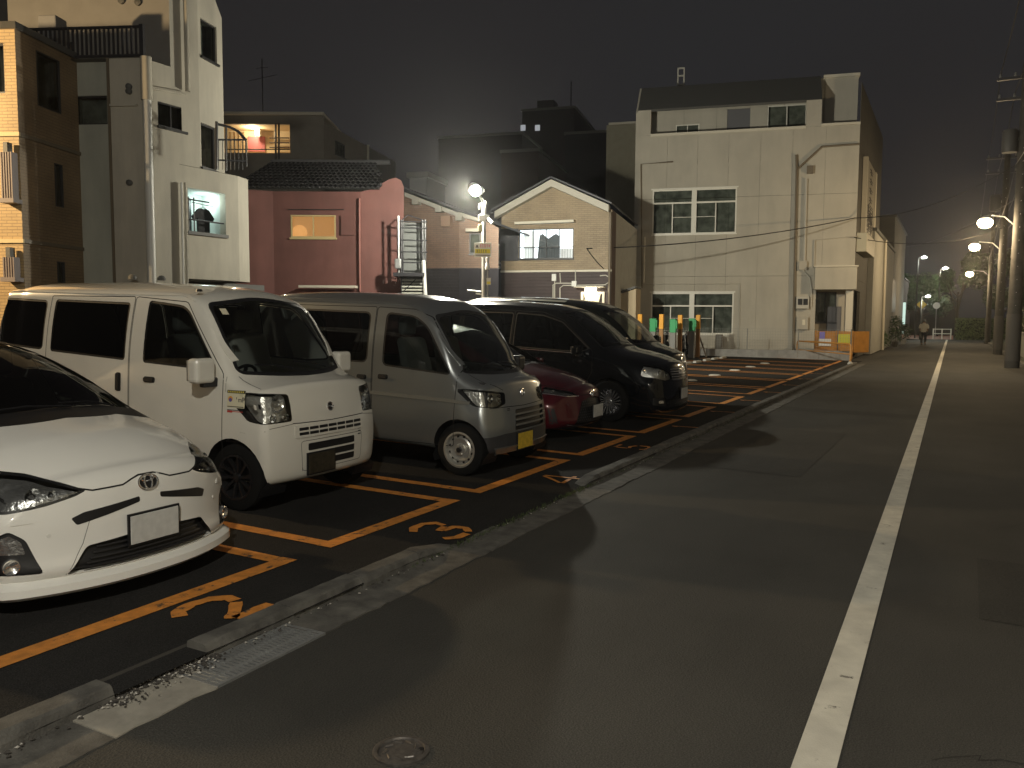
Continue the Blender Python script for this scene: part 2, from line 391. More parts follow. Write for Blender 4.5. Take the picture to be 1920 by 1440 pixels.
# stencilled stall numbers; up = -X, right = +Y
def digit(ch, cx, cy, h=.34, wd=.2):
    st = {'2': ([(.02, .72), (.14, .90), (.42, .98), (.72, .92), (.88, .74), (.84, .56)], [(.80, .50), (.52, .24), (.30, .08)], [(.34, .03), (.98, .03)], ),
          '3': ([(.06, .82), (.28, .96), (.62, .97), (.84, .82), (.80, .62)], [(.74, .56), (.42, .50)], [(.50, .46), (.84, .42), (.92, .22), (.74, .05)], [(.62, .02), (.28, .03), (.06, .18)]),
          '4': ([(.70, .0), (.70, .98)], [(.62, .96), (.06, .34)], [(.08, .28), (.58, .28)], [(.80, .28), (.96, .28)]),
          '5': ([(.86, .96), (.22, .96)], [(.16, .90), (.12, .56)], [(.18, .52), (.55, .60), (.84, .48)], [(.90, .40), (.86, .14), (.56, .02), (.20, .06), (.06, .2)]),
          '1': ([(.5, .0), (.5, .98)], [(.44, .9), (.26, .78)])}[ch]
    mb = MB()
    for s in st:
        pts = [(cx+h*.5-h*b, cy-wd*.5+wd*a) for a, b in s]
        dense = []
        for p, q in zip(pts, pts[1:]):
            for k in range(3): dense.append((p[0]+(q[0]-p[0])*k/3, p[1]+(q[1]-p[1])*k/3))
        dense.append(pts[-1]); ww = {'2': .078, '3': .062}.get(ch, .045)
        P = [Vector(p) for p in dense]; L = []; Rr = []
        for k, p in enumerate(P):
            d = (P[min(k+1, len(P)-1)]-P[max(k-1, 0)]).normalized(); s2 = Vector((-d.y, d.x))*ww/2*(1+.16*random.uniform(-1, 1)); L.append(p+s2); Rr.append(p-s2)
        vs = [(v.x, v.y, lotz(v.x, v.y)+.007) for v in L+Rr]; n = len(L)
        mb.add(vs, [(k, k+1, n+k+1, n+k) for k in range(n-1)])
    o = obj('stall_number', mb, orange, kind='structure', fixn=False); return o
c2 = gp(412, 1143, LZ); c3 = gp(827, 992, LZ); c4 = gp(1050, 898, LZ); c5 = gp(1187, 839, LZ)
digit('2', c2.x, c2.y, .40, .40); digit('3', c3.x, c3.y, .42, .40); digit('4', c4.x, c4.y, .44, .36); digit('5', c5.x, c5.y, .44, .34)
for px, py in ((1286, 801), (1354, 772.5), (1408, 751.5), (1450, 736), (1484, 722.5), (1512, 711), (1532, 701), (1549, 694)):
    c = gp(px, py, LZ); digit('1', c.x, c.y, .44, .28)

# gutter slabs
gut = empty('gutter', (-3.05, 0, 0), kind='structure')
gm_old = conc; gm_new = mat('new_concrete', (.30, .28, .235), .85, var=.12, vscale=10, bump=.3, stain=.2, sscale=4)
vars_ = []
for k in range(4):
    b = MB(); n = 7
    outer = [(.225+random.uniform(-.012, .012), -.297+.594*i/(n-1)) for i in range(n)]
    top = [(-.09, -.297)]+outer+[(-.09, .297)]
    vs = [(x, y, .012 if x < 0 else .007) for x, y in top]+[(x, y, -.05) for x, y in top]; m_ = len(top)
    b.add(vs, [tuple(range(m_))]+[(i, m_+i, m_+(i+1) % m_, (i+1) % m_) for i in range(m_)])
    vars_.append(b)
slabmesh = {}
y = .55; i = 0
while y < 33.8:
    newer = 2.0 < y < 2.5
    grate_here = 2.52 < y < 3.25
    if not grate_here:
        key = (i % 4, newer)
        if key not in slabmesh:
            b = vars_[i % 4]; me = bpy.data.meshes.new('gutter_slab'); me.from_pydata(b.v, [], b.f); me.materials.append(gm_new if newer else gm_old); slabmesh[key] = me
        o = bpy.data.objects.new('gutter_slab', slabmesh[key]); COL.objects.link(o); o.parent = gut
        o.location = (random.uniform(-.004, .004), y, random.uniform(-.002, .002)); o.rotation_euler = (random.uniform(-.006, .006), random.uniform(-.006, .006), 0)
    y += .6; i += 1
# drain grate: steel grid of slots in a frame
gr = empty('drain_grate', (-3.05, 2.92, 0), label='grey steel slotted drain grate set in the gutter beside the kerb stone', cat='drain grate')
b = MB(); x0, x1, ya, yb = -3.09, -2.82, 2.56, 3.28
b.box(x0, x1, ya, ya+.02, -.02, .012); b.box(x0, x1, yb-.02, yb, -.02, .012); b.box(x0, x0+.02, ya+.02, yb-.02, -.02, .012); b.box(x1-.02, x1, ya+.02, yb-.02, -.02, .012)
obj('frame', b, galv, gr)
nb = 24
for k in range(nb):
    yc = ya+.04+(yb-ya-.08)*k/(nb-1); b = MB().box(x0+.021, x1-.021, yc-.0085, yc+.0085, -.012, .011); obj('bar', b, galv, gr)
for xc in (-3.0, -2.91): obj('cross_bar', MB().box(xc-.012, xc+.012, ya+.021, yb-.021, -.013, .009), galv, gr)
obj('pit', MB().add([(x0, ya, -.045), (x1, ya, -.045), (x1, yb, -.045), (x0, yb, -.045)], [(0, 1, 2, 3)]), black, gr, fixn=False)

# kerb stones
kerb = empty('kerb', (-3.36, 0, 0), kind='structure')
def kerbmesh(L, taper=0, v=0):
    """bevelled stone, front face leaning back; taper +1/-1 slopes that end down"""
    random.seed(20+v); n = 9; prof = [(.075, -.02), (.068, .055), (.055, .095), (.04, .108), (-.055, .112), (-.07, .10), (-.075, -.02)]
    b = MB(); k = len(prof)
    for i in range(n):
        yy = -L/2+L*i/(n-1); f = 1
        if taper: t = (yy/L+.5) if taper > 0 else (.5-yy/L); f = 1-.92*max(0, (t-.15)/.85)
        for j, (x, z) in enumerate(prof):
            jx = random.uniform(-.004, .004) if 0 < j < k-1 else 0
            b.v.append((x+jx, yy, z*f*.72+(random.uniform(-.003, .003) if j in (2, 3) else 0) if z > 0 else z))
    for i in range(n-1):
        for j in range(k-1): b.f.append((i*k+j, i*k+j+1, (i+1)*k+j+1, (i+1)*k+j))
    b.f.append(tuple(range(k))); b.f.append(tuple((n-1)*k+j for j in range(k))[::-1])
    me = bpy.data.meshes.new('kerb_stone'); me.from_pydata(b.v, [], b.f); bm = bmesh.new(); bm.from_mesh(me); bmesh.ops.recalc_face_normals(bm, faces=bm.faces); bm.to_mesh(me); bm.free()
    me.materials.append(conc); return me
km = [kerbmesh(.594, 0, v) for v in range(3)]; kt0 = kerbmesh(.5, 1, 5); kt1 = kerbmesh(.5, -1, 6)
def kst(me, y, x=-3.165):
    o = bpy.data.objects.new('kerb_stone', me); COL.objects.link(o); o.parent = kerb
    o.location = (x+3.36+random.uniform(-.006, .006)-0, y, random.uniform(-.004, .004)); o.rotation_euler = (0, 0, random.uniform(-.008, .008))
for j, y in enumerate((-.05, .55, 1.15, 1.75)): kst(km[j % 3], y+.2)
for j, y in enumerate((3.05, 3.65, 4.25)): kst(km[(j+1) % 3], y)
kst(kt0, 4.81)
kst(kt1, 7.55)
y = 8.1; j = 0
while y < 33.6: kst(km[j % 3], y); y += .6; j += 1
random.seed(7)
# gravel and broken bits where a kerb stone is missing, dirt along the kerb
def blob(b, c, r):
    vs = []; T = Matrix.Rotation(random.uniform(0, 6), 3, 'Z')
    for p in ((0, 0, 1), (1, 0, 0), (0, 1, 0), (-1, 0, 0), (0, -1, 0), (0, 0, -.6)):
        v = T @ Vector(p); vs.append(Vector(c)+Vector((v.x*r*random.uniform(.6, 1.3), v.y*r*random.uniform(.6, 1.3), v.z*r*random.uniform(.4, .9))))
    b.add(vs, [(0, 1, 2), (0, 2, 3), (0, 3, 4), (0, 4, 1), (5, 2, 1), (5, 3, 2), (5, 4, 3), (5, 1, 4)])
b = MB(); b2 = MB()
for k in range(2300):
    if k < 1900: x = random.gauss(-3.17, .07); y = random.uniform(2.2, 2.8)
    else: x = random.gauss(-3.07, .02); y = random.choice((random.uniform(.3, 2.3), random.uniform(2.6, 4.9), random.uniform(4.6, 7.6), random.uniform(7.4, 13)))
    r = random.uniform(.003, .011); blob(b if random.random() < .8 else b2, (x, y, .018), r*(1 if random.random() < .95 else 1.8))
obj('gravel', b, mat('dark_gravel', (.05, .045, .04), .95, var=.4, vscale=30), kind='stuff')
obj('gravel', b2, mat('pale_gravel', (.4, .38, .34), .9), kind='stuff')
obj('kerb_gap_soil', MB().add([(-3.27, 2.24, .044), (-3.10, 2.24, .016), (-3.10, 2.78, .016), (-3.27, 2.78, .044)], [(0, 1, 2, 3)]), m_ground, kind='stuff', fixn=False)
# weeds
b = MB()
for k in range(900):
    y = random.choice((random.gauss(5.2, .5), random.gauss(6.3, .5), random.gauss(7.2, .25), random.uniform(8, 16))); x = -3.09+random.gauss(0, .018)
    if y > 7.4: x = -3.08+random.gauss(0, .006)
    h = random.uniform(.01, .035); a = random.uniform(0, 6.28); dx, dy = math.cos(a)*.004, math.sin(a)*.004; lx, ly = random.uniform(-.02, .02), random.uniform(-.02, .02)
    b.add([(x-dx, y-dy, .005), (x+dx, y+dy, .005), (x+lx, y+ly, .01+h)], [(0, 1, 2)])
obj('weeds', b, mat('weed_leaves', (.05, .07, .02), .7), kind='stuff', fixn=False)

# small round valve cover in the road
mc = gp(752, 1410); vc = empty('valve_cover', (mc.x, mc.y, 0), label='small round cast iron valve cover set in the road', cat='manhole cover')
iron = mat('cast_iron', (.12, .11, .10), .45, metal=.5, var=.3, vscale=40, bump=.3)
T = Matrix.Translation(mc); r0 = .108
obj('ring', MB().lathe([(r0, -.02), (r0, .010), (r0-.006, .012), (r0-.018, .012), (r0-.022, .004), (r0-.022, -.02)], T, 40), iron, vc, smooth=True)
b = MB().lathe([(r0-.024, -.01), (r0-.024, .006), (.02, .006), (.0005, .006)], T, 32)
obj('lid', b, iron, vc)
for k in range(9):
    a = 2*math.pi*k/9; p = T @ Vector((math.cos(a)*.055, math.sin(a)*.055, 0)); q = T @ Vector((math.cos(a+.5)*.07, math.sin(a+.5)*.07, 0))
    obj('rib', MB().tube([(p.x, p.y, .007), (q.x, q.y, .007)], .0045, 5), iron, vc)
hp = T @ Vector((.062, .045, 0)); obj('keyhole', MB().lathe([(.012, .0075), (.0005, .0075)], Matrix.Translation((hp.x, hp.y, .001)), 12), black, vc)

# joint across the road and a darker patch
b = MB().add([(-2.8, 21.2, .003), (-.48, 21.0, .003), (-.48, 21.05, .003), (-2.8, 21.25, .003)], [(0, 1, 2, 3)])
obj('road_joint', b, conc, kind='structure', fixn=False)

# old trench repair and hairline cracks in the road
asp_patch = asphalt('patched_asphalt', (.036, .035, .032), .3)
def sheet(name, P, z, m): return obj(name, MB().add([(x, y, z) for x, y in P], [tuple(range(len(P)))]), m, kind='structure', fixn=False)
sheet('road_patch', [(-2.45, 9.2), (-1.35, 9.05), (-1.30, 12.9), (-2.40, 13.0)], .0025, asp_patch)
sheet('road_patch', [(.2, 5.2), (1.0, 5.15), (1.02, 6.5), (.22, 6.55)], .0025, asp_patch)
sheet('road_patch', [(-2.80, 15.8), (-.48, 15.5), (-.48, 16.1), (-2.80, 16.4)], .0025, asp_patch)
m_crack = mat('dark_crack', (.012, .012, .011), .95)  # flat dark tone for the hairline cracks
for k, (x0, y0, x1, y1) in enumerate(((-1.9, 8.2, -.6, 9.4), (.0, 3.4, 1.7, 4.3), (.3, 7.4, 1.9, 10.2))):
    random.seed(40+k); P_ = [Vector((x0, y0))]; n_ = 26
    for i in range(1, n_+1): t_ = i/n_; P_.append(Vector((x0+(x1-x0)*t_+random.gauss(0, .03), y0+(y1-y0)*t_+random.gauss(0, .03))))
    b = MB()
    for i, (p, q) in enumerate(zip(P_, P_[1:])):
        w_ = .0014+.0012*random.random(); d_ = (q-p).normalized(); s_ = Vector((-d_.y, d_.x))*w_; b.add([(*(p-s_), .0042), (*(q-s_), .0042), (*(q+s_), .0042), (*(p+s_), .0042)], [(0, 1, 2, 3)])
    obj('road_crack', b, m_crack, kind='structure', fixn=False)
random.seed(11)
# right-hand verge beyond the poles
b = MB().box(2.3, 2.45, -12, 80, -.05, .12); obj('verge_kerb', b, conc, kind='structure')
b = MB().add([(2.45, -12, .1), (14, -12, .1), (14, 110, .1), (2.45, 110, .1)], [(0, 1, 2, 3)]); obj('verge', b, mat('verge_soil', (.035, .04, .022), .95, var=.4), kind='structure', fixn=False)

# wheel stops and sensor discs in the lot
wsm = mat('pale_wheel_stop', (.42, .41, .37), .7, var=.12, vscale=12)
for i, (px, py) in enumerate(((1269, 687), (1290, 682), (1308, 679), (1326, 675.5), (1341, 673), (1356, 671))):
    c = gp(px, py, .13); prof = [(-.07, 0), (-.05, .075), (.05, .075), (.07, 0)]
    o = obj('wheel_stop', MB().prism(prof, lambda a, b_, d: Vector((c.x+a, c.y+d, lotz(c.x, c.y)+b_)), -.42, .30), wsm, bevel=.015)
    tag(o, ('nearest' if i == 0 else 'farthest' if i == 5 else ['', 'second', 'third', 'fourth', 'fifth'][i])+' pale concrete wheel stop in the row at the back of empty stalls', 'wheel stop', 'wheel stops behind the empty stalls')
for i, (px, py) in enumerate(((1295, 714), (1340, 704.3), (1377.6, 695), (1407, 688.6), (1434, 682))):
    c = gp(px, py, .07); z = lotz(c.x, c.y)
    o = obj('sensor_disc', MB().lathe([(.17, -.01), (.165, .012), (.11, .03), (.0005, .034)], Matrix.Translation((c.x, c.y, z)), 20), wsm, smooth=True)
    tag(o, ('nearest' if i == 0 else ['', 'second', 'third', 'fourth', 'farthest'][i])+' pale round sensor disc on the floor of an empty stall', 'sensor', 'sensor discs in the empty stalls')
# ------------------------------------------------------------------ buildings
c12, s12 = math.cos(R(12)), math.sin(R(12))
beige = mat('beige_siding', (.47, .44, .37), .8, var=.05, vscale=1.2, bump=.15, bscale=90, stain=.10, sscale=.9)
trimw = mat('pale_trim', (.62, .58, .48), .6)
roofdk = mat('dark_metal_roof', (.10, .10, .095), .6)
conduit = mat('pale_conduit', (.5, .48, .42), .5)
brownpipe = mat('brown_downpipe', (.16, .13, .09), .5)
def bar(name, F, pts, r, m, root, d=.05, n=6):
    """pipe or cable along (px,py) picks on plane F"""
    return obj(name, MB().tube([F.pt(*F.px(*p, d), d) for p in pts], r, n), m, root, smooth=True)
def rect(F, a, b, d=0.):
    u0, z1 = F.px(*a, d); u1, z0 = F.px(*b, d); return (min(u0, u1), max(u0, u1), min(z0, z1), max(z0, z1))

# ---- A: three-storey beige works building at the far end of the lot
A = Fr((-3.95, 38.2), (c12, s12))
uR = A.px(1606, 420)[0]; uL = A.px(1193, 400)[0]
A = A.shift(uR); uL -= uR; uR = 0.
aroot = empty('works_building', (A.p.x, A.p.y, 0), label='three storey beige works building at the far end of the parking lot', cat='building')
zpar = A.px(1420, 243)[1]                 # parapet line
w2 = rect(A, (1224, 357), (1380, 437)); w1 = rect(A, (1221, 549), (1374, 627))
porch = rect(A, (1530, 544), (1590, 625)); porch = (porch[0], -.02, .25, porch[3])
u_a = A.px(1220, 250)[0]; u_b = A.px(1511, 236)[0]; u_c = A.px(1540, 235)[0]
wall(A, uL, uR, .0, zpar, [w2, w1, (porch[0], .5, 0, porch[3])], beige, aroot, panel=1.4, joints=(3.55, 7.0), reveal=.14)
# two wide windows, each of two halves with a transom
def dbl(F, h, root, tr):
    um = (h[0]+h[1])/2
    for a, b in ((h[0], um-.05), (um+.05, h[1])):
        window(F, (a, b, h[2], h[3]), root, alu, pane_dark, cols=2, transom=tr, bar=.06, depth=.06, midrail=[((a+b)/2 if a == h[0] else a+.06, b-.06 if a == h[0] else (a+b)/2, h[2]+(h[3]-h[2])*.38)])
    b_ = MB(); fbox(b_, F, um-.05, um+.05, h[2]-.04, h[3]+.04, -.08, .02); obj('mullion', b_, alu, root)
    b_ = MB(); fbox(b_, F, h[0]-.06, h[1]+.06, h[3]+.001, h[3]+.06, -.02, .04); obj('window_head', b_, alu, root)
dbl(A, w2, aroot, .70); dbl(A, w1, aroot, .68)
# third floor terrace: parapet cap, set-back wall with its windows, pitched fascia over it
b_ = MB(); fbox(b_, A, u_a, u_b, zpar-.06, zpar+.05, -.2, .04); obj('parapet_cap', b_, trimw, aroot)
b_ = MB(); fbox(b_, A, u_c, uR, zpar+.0, zpar+.1, -.2, .04); obj('parapet_cap', b_, trimw, aroot)
A3 = A.shift(0, -1.3)
ztop = A.px(1360, 186)[1]
h1 = rect(A, (1267, 234), (1311, 250), -1.3); h2 = rect(A, (1364, 205), (1406, 245), -1.3); h3 = rect(A, (1439, 198), (1512, 240), -1.3)
h1 = (h1[0], h1[1], h1[2]-.3, h1[3]); h3 = (h3[0], h3[1], h3[2]-.35, h3[3]); h2 = (h2[0], h2[1], h2[2]-1.2, h2[3])
wall(A3, u_a-.1, u_b+.6, zpar-1.3, ztop+.6, [h1, h2, h3], beige, aroot, panel=1.4)
window(A3, h1, aroot, alu, pane_dark, 2, .05); window(A3, h3, aroot, alu, pane_dark, 2, .06)
b_ = MB(); fbox(b_, A3, h2[0], h2[1], h2[2], h2[3], -.10, -.06); obj('door', b_, mat('grey_door', (.13, .13, .14), .6), aroot)
obj('terrace_floor', MB().add([A.pt(u_a, zpar-1.1, -.14), A.pt(u_b, zpar-1.1, -.14), A.pt(u_b, zpar-1.1, -1.3), A.pt(u_a, zpar-1.1, -1.3)], [(0, 1, 2, 3)]), conc_wall, aroot, fixn=False)
def slab4(name, pts, th, m, root):
    """pts 4 corners, thickened backwards"""
    n = (pts[1]-pts[0]).cross(pts[3]-pts[0]).normalized()*th
    vs = list(pts)+[p-n for p in pts]
    return obj(name, MB().add(vs, [(0, 1, 2, 3), (7, 6, 5, 4), (0, 4, 5, 1), (1, 5, 6, 2), (2, 6, 7, 3), (3, 7, 4, 0)]), m, root)
zf0 = A.px(1380, 200)[1]; ul2, zf1 = A.px(1385, 152, -1.1)
# side fins with slanting tops
for (a, b) in ((uL, u_a), (u_b, u_c)):
    b_ = MB(); zt = zf0+.1
    b_.prism([(a, zpar), (b, zpar), (b, zt), (a, zt)], lambda u, z, d: A.pt(u, z, -d), 0, .25); obj('fin_wall', b_, beige, aroot)
slab4('roof_slope', [A.pt(uL, zf0+.1, .02), A.pt(u_c, zf0+.1, .02), A.pt(u_c, zf1, -1.2), A.pt(uL, zf1, -1.2)], .12, roofdk, aroot)
b_ = MB(); b_.add([A.pt(uL, zf1, -1.2), A.pt(u_c, zf1, -1.2), A.pt(u_c, zf1, -11), A.pt(uL, zf1, -11)], [(0, 1, 2, 3)]); obj('flat_roof', b_, roofdk, aroot, fixn=False)
for uu in (uL+.01, ):
    b_ = MB(); b_.prism([(0, zpar), (0, zf0), (-1.2, zf1), (-11, zf1), (-11, 0), (0, 0)], lambda d, z, e: A.pt(uu-e, z, d-.01), 0, .1); obj('left_wall', b_, beige, aroot)
b_ = MB(); cu, cz = A.px(1277, 150, -2.5)
T = Matrix.Identity(4)
for (du, z0, z1, dd) in ((-.14, 0, 1.15, 0), (.14, 0, 1.15, 0)): fbox(b_, A, cu+du-.03, cu+du+.03, zf1, zf1+z1, -2.5, -2.4)
for zz in (.35, .75, 1.1): fbox(b_, A, cu-.11, cu+.11, zf1+zz, zf1+zz+.06, -2.49, -2.41)
obj('roof_ladder', b_, conduit, aroot)
# stair tower on the right
zt_r = A.px(1585, 128)[1]; u_t = A.px(1549, 130)[0]
At = A.shift(0, -1.25)
wall(At, u_c-.5, uR, zpar-1.2, zt_r, [], beige, aroot, name='tower_wall', panel=2.2)
b_ = MB(); fbox(b_, A, u_t, uR+.05, zt_r-.02, zt_r+.10, -4, -1.15); obj('tower_cap', b_, trimw, aroot)
b_ = MB(); fbox(b_, At, u_t-.02, u_t+.1, zpar, zt_r-.03, -3, 0.0); obj('tower_side', b_, beige, aroot)
b_ = MB(); fbox(b_, At, -1.45, -1.40, zpar, zt_r-.03, .0, .03); obj('tower_downpipe', b_, beige, aroot)
# side wall along the road (parallel to the road), sign, awning
SW = Fr(A.pt(0, 0)[:2], (0, 1))
us_end = SW.px(1650, 400)[0]; zs = SW.px(1612, 236)[1]
wall(SW, 0, us_end, 0, zt_r-.6, [(.05, 2.6, 0, porch[3])], mat('shaded_side_wall', (.10, .095, .082), .85, var=.08, bump=.2, stain=.15), aroot, name='side_wall', panel=1.6, joints=(3.4, 6.8))  # side wall darker than the front: its shade is put into the colour
# awning box at first-floor level on the side, porch canopy on the front
aw = SW.px(1605, 509)[1]; aw2 = SW.px(1604, 455)[1]
ua2 = SW.px(1647, 500, .6)[0]
b_ = MB(); fbox(b_, SW, .1, max(4.0, SW.px(1638, 500, .4)[0]), 4.55, 5.35, .002, .42); obj('side_awning', b_, mat('awning_cream', (.42, .39, .29), .6), aroot, bevel=.02)
b_ = MB(); fbox(b_, A, porch[0]-.1, .05, porch[3]+.01, porch[3]+.95, -.13, .45); obj('porch_canopy', b_, beige, aroot, bevel=.02)
b_ = MB(); fbox(b_, A, porch[0]-.14, .09, porch[3]+.96, porch[3]+1.02, -.13, .5); obj('canopy_cap', b_, trimw, aroot)
# porch recess
P3 = A.shift(0, -1.2)
pw = (porch[0]+.02, porch[0]+.95, 1.55, porch[3]-.05)
wall(P3, porch[0], .0, 0, porch[3], [pw, (-.95, -.35, 0, 2.25)], mat('porch_wall', (.42, .38, .31), .8, bump=.2), aroot, name='porch_wall')
window(P3, pw, aroot, dkalu, pane_dark, 2, .04)
b_ = MB(); fbox(b_, P3, -.95, -.35, 0, 2.25, -.08, -.04); obj('door', b_, MATS['grey_door'], aroot)
b_ = MB(); fbox(b_, A, porch[0]-.12, porch[0]-.0, 0, porch[3], -1.2, -.141); obj('porch_side', b_, beige, aroot)
b_ = MB(); fbox(b_, A, -.3, -.01, 0, porch[3], -.5, -.01); obj('porch_pier', b_, trimw, aroot)
obj('porch_ceiling', MB().add([A.pt(porch[0], porch[3]-.001, -.01), A.pt(0, porch[3]-.001, -.01), A.pt(0, porch[3]-.001, -1.2), A.pt(porch[0], porch[3]-.001, -1.2)], [(0, 1, 2, 3)]), beige, aroot, fixn=False)
# pipes and boxes on the facade
bar('downpipe', A, [(1493, 290), (1494, 316), (1490, 500), (1487, 662)], .055, brownpipe, aroot, .1)
bar('downpipe_branch', A, [(1496, 316), (1541, 275), (1611, 270)], .045, brownpipe, aroot, .1)
bar('downpipe', A, [(1512, 335), (1508, 492)], .05, conduit, aroot, .1)
b_ = MB(); q = rect(A, (1498, 490), (1512, 506)); fbox(b_, A, *q[:2], *q[2:], .002, .2); obj('junction_box', b_, beige, aroot)
b_ = MB(); q = rect(A, (1513, 312), (1524, 326)); fbox(b_, A, *q[:2], *q[2:], .002, .2); obj('junction_box', b_, brownpipe, aroot)
bar('conduit', A, [(1505, 506), (1518, 520), (1522, 545), (1521, 575)], .03, conduit, aroot, .08)
bar('conduit', A, [(1204, 540), (1202, 308), (1262, 303)], .035, brownpipe, aroot, .08)
bar('conduit', A, [(1209, 445), (1207, 530)], .045, trimw, aroot, .09)
bar('conduit', A, [(1206, 533), (1388, 532), (1386, 655)], .018, beige, aroot, .03)
bar('conduit', A, [(1526, 540), (1528, 450), (1606, 443)], .025, beige, aroot, .06)
b_ = MB(); q = rect(A, (1493, 556), (1516, 579)); fbox(b_, A, *q[:2], *q[2:], .002, .22); mbx = obj('meter_box', b_, conduit, aroot, bevel=.01)
for k in (0, 1):
    uu = q[0]+(q[1]-q[0])*(.3+.42*k); zz = (q[2]+q[3])/2+.03
    b_ = MB(); fbox(b_, A, uu-.09, uu+.09, zz-.13, zz+.13, .221, .235); obj('meter', b_, black, mbx)
b_ = MB(); q = rect(A, (1494, 594), (1514, 618)); fbox(b_, A, *q[:2], *q[2:], .002, .2); mbx = obj('meter_box', b_, beige, aroot, bevel=.01)
b_ = MB(); fbox(b_, A, q[0]+.22, q[1]-.12, q[2]+.2, q[3]-.12, .201, .215); obj('meter_window', b_, mat('pale_glazing', (.75, .7, .55), .2), mbx)
# vertical company sign on the side wall
m_sign = mat('sign_face', (.40, .37, .30), .5); m_lett = mat('sign_letters', (.025, .02, .02), .6)
sg = empty('vertical_sign', SW.pt(1.2, 4.5, 0), label='tall narrow wall sign with vertical company lettering above the side awning', cat='sign')
us0, us1 = SW.px(1616, 400)[0], SW.px(1632, 400)[0]; zs0 = 5.42; zs1 = SW.px(1622, 300)[1]; um_ = (us0+us1)/2
b_ = MB(); fbox(b_, SW, us0, us1, zs0, zs1, .01, .16); obj('sign_board', b_, m_sign, sg)
for (a, c) in ((us0-.35, us0-.001), (us1+.001, us1+.6)):
    b_ = MB(); fbox(b_, SW, a, c, zs0, zs1+.0, .01, .2); obj('sign_edge', b_, trimw, sg)
def text(ch, F, u, z, d, size, m, root, name='lettering', align='CENTER', ext=.006, sx=1.):
    cu = bpy.data.curves.new(name, 'FONT'); cu.body = ch; cu.size = size; cu.align_x = align; cu.align_y = 'CENTER'; cu.resolution_u = 2; cu.extrude = ext
    o0 = bpy.data.objects.new(name, cu); COL.objects.link(o0)
    dg = bpy.context.evaluated_depsgraph_get(); me = bpy.data.meshes.new_from_object(o0.evaluated_get(dg)); bpy.data.objects.remove(o0)
    M4 = Matrix(((F.u.x*sx, 0, F.n.x, 0), (F.u.y*sx, 0, F.n.y, 0), (0, 1, 0, 0), (0, 0, 0, 1))); M4.translation = F.pt(u, z, d)
    if root: M4 = worldm(root).inverted() @ M4
    me.transform(M4); me.materials.clear(); o = link(name, me, m, root); return o
SX = (us1-us0)*.8/.5; chars = '仁田工業株式会社'
zc = zs1-.35
for k in range(4):
    for (a, c, e, f) in ((-.16, .16, .04, .08), (-.05, .0, -.14, .14), (-.15, .12, -.08, -.04)):
        b_ = MB(); fbox(b_, SW, um_+a*SX*.8, um_+c*SX*.8, zc+e, zc+f, .161, .166); obj('lettering', b_, m_lett, sg)
    zc -= .42
for ch in chars:
    text(ch, SW, um_, zc, .163, .46, m_lett, sg, sx=SX); zc -= (zs1-.35-4*.42-zs0-.2)/8

# mesh fence on its low concrete base at the end of the lot
FN = Fr((-3.55, 35.75), (c12, s12)); fL = -14.0; base_h = .42
fr_ = empty('mesh_fence', FN.pt(-4, 0), label='thin wire mesh fence on a low concrete wall at the far end of the lot', cat='fence')
k = 0; u = fL
while u < -.1:
    b_ = MB(); fbox(b_, FN, u, min(-.0, u+.79), -.02, base_h, -.12, .0); obj('base_block', b_, conc_wall, fr_); u += .8
wire = mat('wire_grey', (.3, .3, .28), .5, metal=.5)
b_ = MB(); z0, z1 = base_h, base_h+.85
u = fL
while u < 0: fbox(b_, FN, u, u+.006, z0+.04, z1, -.065, -.059); u += .1
for zz in [z0+.05+.115*i for i in range(8)]: fbox(b_, FN, fL, 0, zz, zz+.006, -.059, -.053)
obj('wire_mesh', b_, wire, fr_, kind='stuff', fixn=False)
u = fL
while u < .01:
    obj('post', MB().tube([FN.pt(u, base_h, -.08), FN.pt(u, z1+.02, -.08)], .022, 8), wire, fr_, smooth=True); u += 2.0

# orange pipe guard rail and orange barrier boards by the road corner
m_or = mat('orange_steel', (.55, .25, .05), .5, var=.1, vscale=9)
G0 = gp(1494, 672, .05); G1 = gp(1594, 683, .05); zr = 1.0
hd = (G1-G0); hl = hd.length; hd.normalize(); r_ = .22
top = Yp(1540, 642, (G0.y+G1.y)/2).z
pts = [G0, G0+Vector((0, 0, top-.15-G0.z))]+[G0+hd*(.15*(1-math.cos(a)))+Vector((0, 0, top-.15-G0.z+.15*math.sin(a))) for a in (R(30), R(60), R(90))]
pts += [G1-hd*(.15*(1-math.cos(a)))+Vector((0, 0, top-.15-G0.z+.15*math.sin(a))) for a in (R(90), R(60), R(30))]+[Vector((G1.x, G1.y, top-.15)), G1]
gr_ = empty('guard_rail', G0, label='orange bent pipe guard rail standing at the far corner of the parking lot', cat='guard rail')
obj('hoop', MB().tube(pts, .035, 10), m_or, gr_, smooth=True)
zm = (top+.05)/2; obj('lower_rail', MB().tube([Vector((G0.x, G0.y, zm)), Vector((G1.x, G1.y, zm))], .02, 8), m_or, gr_, smooth=True)
obj('foot', MB().lathe([(.10, 0), (.09, .04), (.05, .10), (.0005, .10)], Matrix.Translation(G1), 12), wsm, gr_, smooth=True)
BB = Fr((-3.95-.4, 37.25), (c12, s12)); a0 = BB.px(1527, 640)[0]; a1 = BB.px(1600, 640)[0]; zb1 = BB.px(1560, 621)[1]
bb = empty('barrier_boards', BB.pt(a0, 0), label='orange barrier boards with white and yellow notices in front of the works entrance', cat='barrier')
m_bb = mat('orange_board', (.42, .19, .035), .6, var=.15, vscale=4)
am = a0+(a1-a0)*.6
